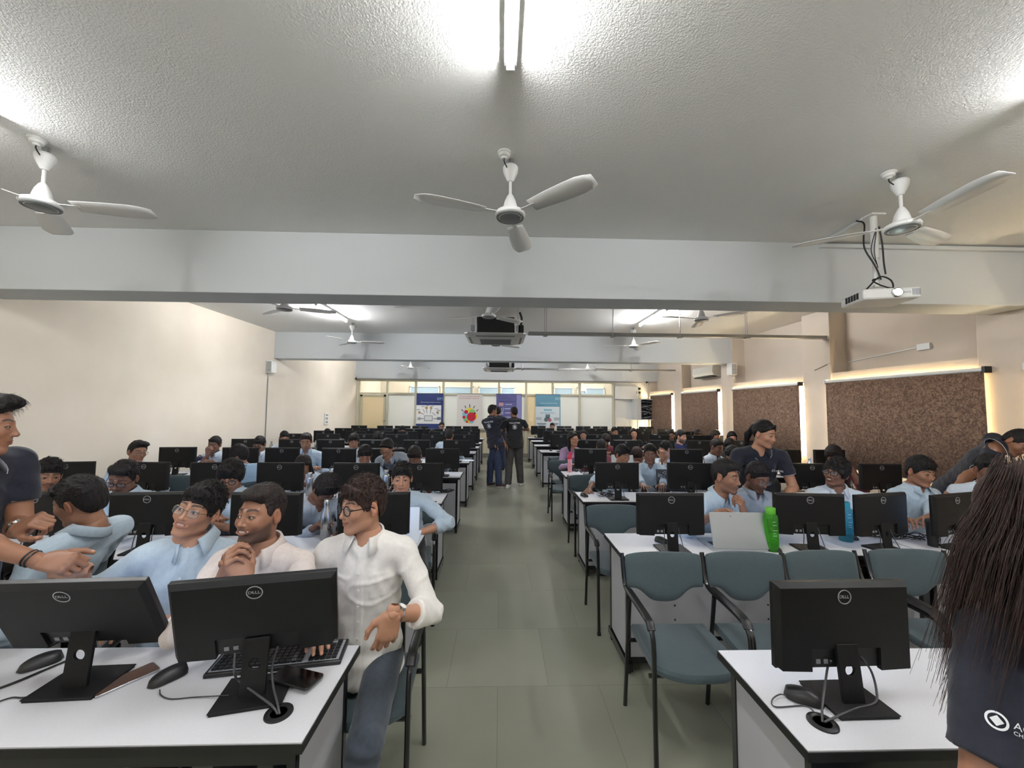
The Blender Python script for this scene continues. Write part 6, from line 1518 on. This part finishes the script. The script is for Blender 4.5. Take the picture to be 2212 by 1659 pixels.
person('young man resting his chin on his hand by the left wall', 463, 961, 5.95, yaw=-12, head=(-24, -8, 6), shirt='shirt_pale', hair='short', tone=2, arm_l=P3(449, 983, 5.72), hand_l='chin', dir_l=(0.2, 0.1, 1), hand_up_l=(0, -1, 0), arm_r=P3(462, 1000, 5.6), seed=31, elbow_l=(-0.5, -0.2, -1))
person('young man in glasses looking left, white collar, far left block by the wall', 560, 961, 6.15, yaw=-10, head=(-24, -18, 4), shirt='shirt_pale', hair='messy', glasses='rect', tone=1, seed=37)
person('man with his face half behind a monitor, pale shirt, left block by the conduit', 614, 946, 7.5, yaw=-8, head=(8, -22, 0), shirt='shirt_pale', hair='short', tone=1, seed=41)
person('bearded young man in a light blue shirt sitting upright, looking down, left block', 661, 955, 5.75, yaw=6, head=(-8, -16, 0), shirt='shirt_blue', sleeve='long', hair='quiff', hairm='hair_dark_brown', beard=1, tone=1, seed=43, arm_r=P3(690, 1012, 5.6), arm_l=P3(645, 1005, 5.6))
person('dark-haired person in a blue shirt seen from behind, left block', 515, 985, 4.75, yaw=-150, head=(-112, -12, 6), shirt='shirt_deep_blue', hair='mop', female=False, tone=1, seed=47, side=-0.12, chair=True, sleeve='long')
person('person with centre-parted hair and a lanyard, face hidden by a monitor, left block', 655, 1006, 4.72, yaw=-8, head=(-26, -26, 0), shirt='shirt_pale', female=True, hair='long', hairm='hair_dark_brown', tone=1, seed=53, extra=lanyard, side=0.05)
person('curly-haired man bowed over the desk, grey-blue shirt, beside the steel bottle', 702, 1058, 3.2, yaw=24, head=(34, -42, 6), shirt='shirt_greyblue', sleeve='long', hair='mop', glasses='rect', tone=2, lean=0.26, arm_l=P3(676, 1142, 2.92), arm_r=P3(745, 1142, 2.92), seed=59, wr=1.5)
person('wide-eyed young man looking over the nearest aisle-side monitor, left block', 868, 1034, 3.22, yaw=2, head=(-2, -4, 0), shirt='shirt_blue', sleeve='rolled', hair='messy', tone=0, arm_r=P3(905, 1152, 3.08), arm_l=P3(830, 1140, 2.95), elbow_r=(1, 0, -0.4), side=0.03, seed=61, wr=1.3)
person('leaning woman with a ponytail, glasses and lanyard, grey-blue shirt, left block', 836, 969, 4.95, yaw=-14, head=(-24, -34, 4), shirt='shirt_greyblue', sleeve='long', female=True, hair='pony', hairm='hair_black', glasses='metal', tone=0, stand=True, pelvis=(pix(868, 900, 5.35).x, 5.42, 0.93), arm_l=P3(812, 1062, 4.7), arm_r=P3(886, 1062, 4.75), seed=67, extra=lanyard, hair_off=(0, 0, 0))
person('face-down man between monitors to the left of the leaning woman', 788, 985, 4.78, yaw=4, head=(4, -26, 0), shirt='shirt_blue', hair='messy', tone=1, seed=71)
person('bowed man right of the leaning woman, only hair and brow visible', 896, 987, 4.78, yaw=-10, head=(-20, -34, 0), shirt='shirt_blue', hair='messy', hairm='hair_dark_brown', tone=2, seed=73)
person('young man with wavy fringe looking over a monitor, middle of the left block', 764, 955, 6.1, yaw=4, head=(4, -10, 0), shirt='shirt_pale', hair='messy', tone=1, seed=79)
person('head of dark hair above the monitors far back near the left wall', 707, 937, 9.6, head=(0, -40, 0), shirt='shirt_blue', hair='short', tone=2, seed=83)
person('man with a bowed head far back in the left block, centre', 869, 931, 9.7, yaw=6, head=(10, -22, 0), shirt='shirt_maroon', hair='short', tone=1, seed=89)
person('man in glasses in the farthest left row, under the navy poster', 954, 921, 11.3, yaw=0, head=(0, -4, 0), shirt='shirt_greyblue', hair='short', glasses='rect', tone=0, seed=97)
person('man seen from behind beside the standing men, pale shirt, left block', 971, 941, 7.5, yaw=170, head=(165, 0, 0), shirt='shirt_blue', hair='short', tone=1, seed=101, side=0.1)
person('low dark head behind a monitor in the middle of the left block', 816, 948, 7.45, head=(-10, -36, 0), shirt='shirt_blue', hair='mop', tone=2, seed=103)
person('round dark head left of the farthest man in glasses', 934, 939, 9.8, yaw=10, head=(10, -45, 0), shirt='tee_black', hair='mop', tone=2, seed=107)

# ---- standing in the aisle
def exM1(q): back_print(q)
person('standing man in a navy polo and blue jeans, left of the group in the aisle', 1064, 888, 8.5, yaw=150, head=(118, -2, 0), shirt='polo_navy', sleeve='short', hair='quiff', tone=1, stand=True, trousers='jeans_blue', shoes='shoe_maroon', seed=109, extra=exM1, sc=1.02, broad=1.12, tier=1, pelvis=(pix(1070, 888, 8.5).x, 8.5, 0.97),
       arm_l=P3(1058, 962, 8.75), arm_r=P3(1079, 972, 8.35), legs={1: ((-0.04, 8.50, 0.52), (-0.02, 8.42, 0.09), (0.8, -0.2, 0)), -1: ((-0.20, 8.55, 0.52), (-0.22, 8.52, 0.09), (0.5, 0.6, 0))})
person('standing man in a black polo, grey jeans and white shoes, rightmost in the aisle', 1110, 892, 8.6, yaw=182, head=(-150, 0, 0), shirt='polo_black', sleeve='short', hair='fade', hairm='hair_dark_brown', beard=1, tone=1, stand=True, trousers='jeans_grey', shoes='shoe_white', seed=113, extra=back_print, sc=1.0, tier=1, broad=1.22, pelvis=(pix(1110, 888, 8.6).x + 0.02, 8.6, 0.96),
       arm_l=P3(1121, 926, 8.95), elbow_l=(1, 0.1, -0.5), arm_r=P3(1091, 958, 8.5), legs={-1: ( (0.42, 8.62, 0.50), (0.46, 8.60, 0.09), (0.3, 0.9, 0)), 1: ((0.20, 8.55, 0.50), (0.18, 8.42, 0.09), (-0.15, -1, 0))})
person('man in a dark polo walking away behind the two standing men in the aisle', 1076, 890, 10.6, yaw=176, head=(180, 0, 0), shirt='polo_navy', sleeve='short', hair='short', tone=1, stand=True, trousers='jeans_blue', shoes='shoe_black', seed=127, extra=back_print, sc=1.03, broad=1.1, tier=2, pelvis=(pix(1079, 888, 10.6).x, 10.6, 0.98))

# ---- right block
person('young man with a headband in the farthest right row, smiling', 1193, 922, 12.8, head=(0, -4, 0), shirt='tee_black', hair='short', smile=1, tone=1, seed=131)
person('long-haired woman in a lilac top and glasses behind the pink bottle', 1238, 949, 6.55, yaw=26, head=(44, -2, 0), shirt='shirt_lilac', sleeve='long', female=True, hair='long', glasses='metal', tone=0, seed=137, collar=False, side=-0.02)
person('young woman facing the camera far behind the woman in lilac', 1260, 941, 8.9, head=(0, -6, 0), shirt='shirt_pale', female=True, hair='long', tone=1, seed=139)
person('dark head seen between the two third-row monitors, right block', 1299, 967, 6.35, yaw=-160, head=(-170, -10, 0), shirt='shirt_maroon', hair='messy', tone=1, seed=149)
person('person in a maroon patterned shirt, head bent, middle of the right block', 1308, 951, 7.9, yaw=20, head=(20, -40, 0), shirt='shirt_maroon', hair='mop', hairm='hair_dark_brown', tone=1, seed=151)
person('bearded young man looking right, far back under the rack', 1328, 934, 9.2, yaw=20, head=(28, -6, 0), shirt='shirt_pale', hair='short', beard=1, tone=1, seed=157)
person('smiling long-haired woman in black, far back below the cable rack', 1369, 937, 9.2, yaw=6, head=(8, -4, -8), shirt='tee_black', female=True, hair='long', smile=2, tone=0, seed=163, collar=False)
person('young man bending to the mouse, face half hidden by the third-row monitor', 1345, 984, 4.78, yaw=10, head=(42, -12, 0), shirt='shirt_blue', hair='messy', tone=1, seed=167, arm_l=P3(1268, 1062, 4.40), hand_l='mouse', hand_up_l=(0, 0, 1), elbow_l=(-0.8, 0.3, -0.2), side=-0.04, lean=0.14)
person('young man in a light blue shirt sitting upright between two monitors, right block', 1404, 981, 4.90, yaw=2, head=(4, -8, 2), shirt='shirt_blue', sleeve='long', hair='short', tone=2, seed=173, arm_l=P3(1392, 1056, 4.32), arm_r=P3(1432, 1052, 4.35), hand_l='flat', broad=0.95)
person('person in glasses leaning on one hand, face turned left, right block', 1437, 972, 5.75, yaw=-40, head=(-58, -6, 0), shirt='shirt_pale', hair='messy', glasses='metal', tone=0, seed=179, arm_l=P3(1432, 990, 5.55), hand_l='chin', dir_l=(0, 0.1, 1), hand_up_l=(0, -1, 0))
def excap(q):
    M = q['LM'] @ q['HM']; MB().lathe([(0.092, 0.055), (0.090, 0.08), (0.075, 0.115), (0.045, 0.138), (0, 0.145)], 20, 'cap_dark', M @ T(0, 0.018, 0)).obj('cap', q['root'])
person('bearded man with dark cap and navy top looking right, right block', 1472, 944, 7.35, yaw=30, head=(56, -4, 0), shirt='tee_navy', sleeve='short', hair='short', beard=2, tone=0, seed=181, collar=False, extra=excap)
person('sliver of a face behind the capped bearded man', 1450, 941, 8.6, yaw=0, head=(12, -10, 0), shirt='tee_black', hair='long', female=True, tone=2, seed=191)  # skin set to one of the darker tones
person('young man talking to his neighbour, pale shirt, face turned right, right block', 1548, 967, 5.75, yaw=36, head=(52, -16, 0), shirt='shirt_pale', hair='fade', tone=2, seed=193, lean=0.14)
person('dark-haired person turned towards the talking man, right block', 1583, 984, 5.35, yaw=-44, head=(-52, -24, 0), shirt='tee_black', hair='mop', tone=1, seed=197, collar=False)
person('dark head above the monitors left of the bright window gap, far right block', 1507, 940, 9.2, yaw=20, head=(30, -30, 0), shirt='tee_black', hair='short', tone=1, seed=199)
person('long dark hair bowed by the bright window gap, far right block', 1546, 941, 8.5, yaw=50, head=(60, -30, 0), shirt='tee_black', female=True, hair='long', hairm='hair_dark_brown', tone=0, seed=211, collar=False)
person('dark-haired person below the second blind, brow just visible', 1581, 946, 7.7, yaw=10, head=(16, -20, 0), shirt='tee_black', female=True, hair='long', tone=0, seed=223, collar=False)
person('bowed dark head behind the ponytailed woman', 1577, 963, 6.9, yaw=-20, head=(-30, -34, 0), shirt='tee_black', hair='mop', tone=1, seed=227, collar=False)
person('top of a brown-haired head below the right-block monitors', 1377, 983, 6.3, yaw=0, head=(-30, -46, 0), shirt='shirt_greyblue', hair='mop', hairm='hair_brown', tone=1, seed=229)
def exW(q):
    M = q['LM'] @ q['HM']; MB().sphere((-0.081, 0.006, -0.030), 0.005, 'chrome', M).obj('earring', q['root'])
    MB().tube([M @ Vector((x, 0.10 + 0.0, z)) for x, z in ((-0.03, 0.07), (-0.035, 0.04), (-0.01, 0.02), (0.02, 0.03), (0.025, 0.06), (0, 0.08), (-0.03, 0.07))], 0.005, 6, 'shirt_lilac').obj('hair_tie', q['root'])
    c = q['C'] + q['rx'] * 0.085 + q['fw'] * (q['wC'] * q['tf'] + 0.062) + q['tu'] * 0.005; Mx = Matrix.Identity(4); X, Z = q['rx'], q['fw']; Y = q['tu']
    for i in range(3): Mx[i][0], Mx[i][1], Mx[i][2], Mx[i][3] = X[i], Y[i], Z[i], c[i] - q['O'][i]
    e = MB(); n = 20; vs = []; fs = []
    for k in range(n):
        a = 2 * math.pi * k / n
        for r_ in (0.0085, 0.012): vs.append((r_ * math.cos(a), r_ * math.sin(a), 0))
    for k in range(n): j = (k + 1) % n; fs.append((2 * k, 2 * k + 1, 2 * j + 1, 2 * j))
    e.add(vs, fs, 'print_white', Mx)
    for k, (s_, z) in enumerate((('ADVANCED', 0.004), ('COMPUTING', -0.008))): g = text_geo(s_, 0.011, 0.0004, 'LEFT'); e.add(g[0], g[1], 'print_white', Mx @ T(0.016, z, 0.001))
    e.obj('chest_print', q['root'])
person('standing woman with a ponytail in a navy polo looking down, right block', 1651, 939, 3.62, yaw=-6, head=(60, -14, 4), shirt='polo_navy', sleeve='short', female=True, hair='pony', tone=0, stand=True, sc=1.04, pelvis=(pix(1632, 900, 3.85).x, 3.86, 0.95), arm_l=P3(1582, 1075, 3.5), arm_r=P3(1690, 1085, 3.45), seed=233, extra=exW, smile=1, broad=1.12, lean=0.2)
person('young man leaning in with a hand near his mouth, beside the silver laptop', 1568, 1031, 3.05, yaw=48, head=(66, -6, 0), shirt='shirt_blue', sleeve='rolled', hair='fade', tone=1, beard=1, seed=239, lean=0.27, arm_r=P3(1607, 1112, 2.92), hand_r='chin', dir_r=(-0.15, 0.0, 1), hand_up_r=(0.6, -0.7, 0), arm_l=P3(1530, 1118, 2.80), elbow_l=(-0.6, -0.3, -0.6), sc=1.06, elbow_r=(0.8, -0.3, -1))
person('man in thin glasses looking down at the laptop, grey-blue shirt, right block', 1636, 1032, 3.22, yaw=26, head=(42, -24, 0), shirt='shirt_greyblue', sleeve='long', hair='short', glasses='metal', beard=1, tone=2, seed=241, lean=0.16, arm_l=P3(1625, 1130, 2.95), arm_r=P3(1672, 1128, 2.92))
person('smiling young man in glasses with a mop of black hair, right block', 1806, 1022, 3.32, yaw=-6, head=(-28, 4, 8), shirt='shirt_pale', hair='mop', glasses='rect', smile=2, tone=2, seed=251, arm_r=P3(1840, 1110, 3.0))
person('person with a bowl of brown hair hidden behind the smiling man in glasses', 1801, 985, 4.85, yaw=-8, head=(-6, -26, 0), shirt='shirt_maroon', hair='mop', hairm='hair_dark_brown', tone=1, seed=257, arm_r=P3(1842, 1020, 4.6))
person('young man in a pale blue shirt looking right, before the nearest blind', 1988, 1020, 3.25, yaw=24, head=(50, -12, 2), shirt='shirt_blue', hair='messy', tone=1, smile=1, seed=263, arm_r=P3(2010, 1120, 2.95), arm_l=P3(1950, 1120, 2.95), sleeve='long')
person('man in a navy polo bending over at the right edge, arm braced on the desk', 2196, 958, 3.42, yaw=60, head=(52, -38, 20), shirt='polo_navy', sleeve='short', hair='short', tone=1, stand=True, pelvis=(pix(2070, 900, 3.9).x, 3.95, 0.92), neck=P3(2152, 968, 3.45), arm_l=P3(2063, 1056, 3.32), arm_r=P3(2160, 1080, 3.4), elbow_l=(-0.9, 0.2, 0.3), seed=269, hand_l='flat')
person('person in a pale shirt half hidden behind the long-haired woman, right block', 2138, 1016, 3.12, yaw=-20, head=(24, -16, 0), shirt='shirt_pale', hair='short', tone=2, seed=271)

# ---- long-haired woman close to the camera, lower right
def exF(q):
    O = q['O']; HM = q['HM']; H = q['H']; rs = np.random.RandomState(4)
    # hair mass: a soft mane from the crown down the back
    f = Field(H + np.array([-0.36, -0.24, -0.50]), H + np.array([0.30, 0.22, 0.20]), 0.006)
    f.ell(H + np.array([0, 0.0, 0.035]), (0.092, 0.108, 0.108), 0.0)
    f.cone(H + np.array([0.0, -0.055, 0.01]), H + np.array([-0.04, -0.075, -0.20]), 0.085, 0.105, 0.05, u=(0, 1, 0), su=0.62)
    f.cone(H + np.array([-0.04, -0.075, -0.20]), H + np.array([-0.09, -0.075, -0.36]), 0.105, 0.07, 0.05, u=(0, 1, 0), su=0.5)
    f.cone(H + np.array([-0.06, -0.06, -0.10]), H + np.array([-0.155, -0.085, -0.30]), 0.05, 0.035, 0.05)
    V, Fc = f.mesh(); Nn = vnormals(V, Fc); q2 = V.copy(); q2[:, 2] *= 0.15; V = V + Nn * (0.006 * snoise(q2, 70, 5, 2) + 0.003 * snoise(q2, 190, 6, 2))[:, None]
    ho = D.objects.new('hair', np_mesh('hair', V - O, Fc, None, 'hair_brown')); COL.objects.link(ho); ho.parent = q['root']
    # strands lying over the mane, and wisps that stray to the left
    sV = []; sF = []; o_ = 0
    for k in range(2600):
        stray = k % 20 == 0
        a = rs.uniform(0, 6.283); h0 = rs.uniform(-0.05, 0.125) if not stray else rs.uniform(-0.2, 0.0)
        r_ = 0.098 * math.sqrt(max(0.05, 1 - (h0 / 0.16) ** 2)); p = H + np.array([r_ * math.cos(a) * 0.95, min(0.05, r_ * math.sin(a)) , h0 + 0.03])
        if stray: p = H + np.array([rs.uniform(-0.12, -0.04), -0.07 + rs.uniform(-.03, .03), rs.uniform(-0.22, -0.02)])
        L_ = rs.uniform(0.30, 0.46) if not stray else rs.uniform(0.12, 0.3); n = 10; pts = [p]; drift = np.array([-0.14 - 0.08 * rs.rand() + 0.06 * math.cos(a), -0.02 + 0.02 * rs.randn(), 0]); ph = rs.uniform(0, 6.28)
        if stray: drift = np.array([-0.22 - 0.28 * rs.rand(), -0.05 * rs.rand(), 0.05 * rs.rand()])
        for j in range(n):
            t = j / n; st = L_ / n; c = pts[-1]; g = np.array([0, 0, -1.0]) + drift * (1.6 if t > 0.3 else 0.5)
            if not stray and c[2] > H[2] - 0.02: g = g + np.array([math.cos(a), min(0.2, math.sin(a)) - 0.3, 0]) * 0.55
            g = g + 0.10 * np.array([math.sin(ph + t * 7), math.cos(ph + t * 5), 0]) * (2.4 if stray else 1); pts.append(c + nrm(g) * st)
        w = 0.0007 if not stray else 0.0005
        P_ = np.array(pts)
        for j in range(len(P_)):
            ww = w * (1 - 0.7 * (j / len(P_)) ** 2); t_ = nrm(P_[min(j + 1, len(P_) - 1)] - P_[max(j - 1, 0)]); s1 = nrm(np.cross(t_, (0.3, 1, 0.1))); s2 = np.cross(t_, s1)
            for c3 in (0, 1, 2, 3): an = c3 * 1.5708; sV.append(P_[j] + (s1 * math.cos(an) + s2 * math.sin(an)) * ww - O)
        for j in range(len(P_) - 1):
            for c3 in range(4): sF.append((o_ + j * 4 + c3, o_ + j * 4 + (c3 + 1) % 4, o_ + (j + 1) * 4 + (c3 + 1) % 4, o_ + (j + 1) * 4 + c3))
        o_ += len(P_) * 4
    so = D.objects.new('loose_strands', np_mesh('strands', np.array(sV), np.array(sF), None, 'hair_brown')); COL.objects.link(so); so.parent = ho; so['kind'] = 'stuff'
    # round emblem and name along the sleeve hem, arm on the image-left side
    s = 1; S_, E_ = q['Sh'][s], q['E'][s]; ax = nrm(E_ - S_); c0 = S_ * .44 + E_ * .56; out = nrm(np.array([-0.25, -1, 0.12]) - ax * np.dot((-0.25, -1, 0.12), ax)); tn = np.cross(ax, out); R_ = 0.066
    if tn[0] < 0: tn = -tn
    lead = MB()
    def wrap(vs, u0, v0):
        o2 = []
        for v in vs:
            an = (v[0] + u0) / R_; o2.append(c0 + (out * math.cos(an) + tn * math.sin(an)) * R_ - ax * (v[1] + v0) - O)
        return o2
    g = text_geo('ACM PU STUDENT', 0.017, 0.0, 'LEFT'); lead.add(wrap(g[0], -0.020, 0.012), g[1], 'print_white'); g = text_geo('CHAPTER', 0.009, 0.0, 'LEFT'); lead.add(wrap(g[0], -0.020, 0.0), g[1], 'print_white')
    n = 28; vs = []; fs = []
    for k in range(n):
        a = 2 * math.pi * k / n
        for r_ in (0.0115, 0.0150): vs.append((r_ * math.cos(a), r_ * math.sin(a), 0))
    for k in range(n): j = (k + 1) % n; fs.append((2 * k, 2 * k + 1, 2 * j + 1, 2 * j))
    lead.add(wrap(vs, -0.040, 0.008), fs, 'print_white'); lead.add(wrap([(0, .009, 0), (.009, 0, 0), (0, -.009, 0), (-.009, 0, 0)], -0.040, 0.008), [(0, 1, 2, 3)], 'print_white')
    lead.obj('sleeve_lettering', q['root'], smooth=False)
HF = pix(2262, 1138, 0.83)
person('woman with long brown hair in a navy polo, seen from behind at the lower right', 0, 0, 0.9, H=HF, absyaw=True, slv=0.78, yaw=172, head=(172, -6, 0), shirt='polo_navy', sleeve='short', female=True, hair=None, tone=1, stand=True, trousers='jeans_light', seed=277, tier=0, extra=exF, pelvis=(HF.x + 0.03, 0.80, 0.90),
       arm_r=(HF.x - 0.215, 0.82, 0.74), elbow_r=(-0.6, -0.5, 0), dir_r=(0, 0.1, -1), broad=1.05)
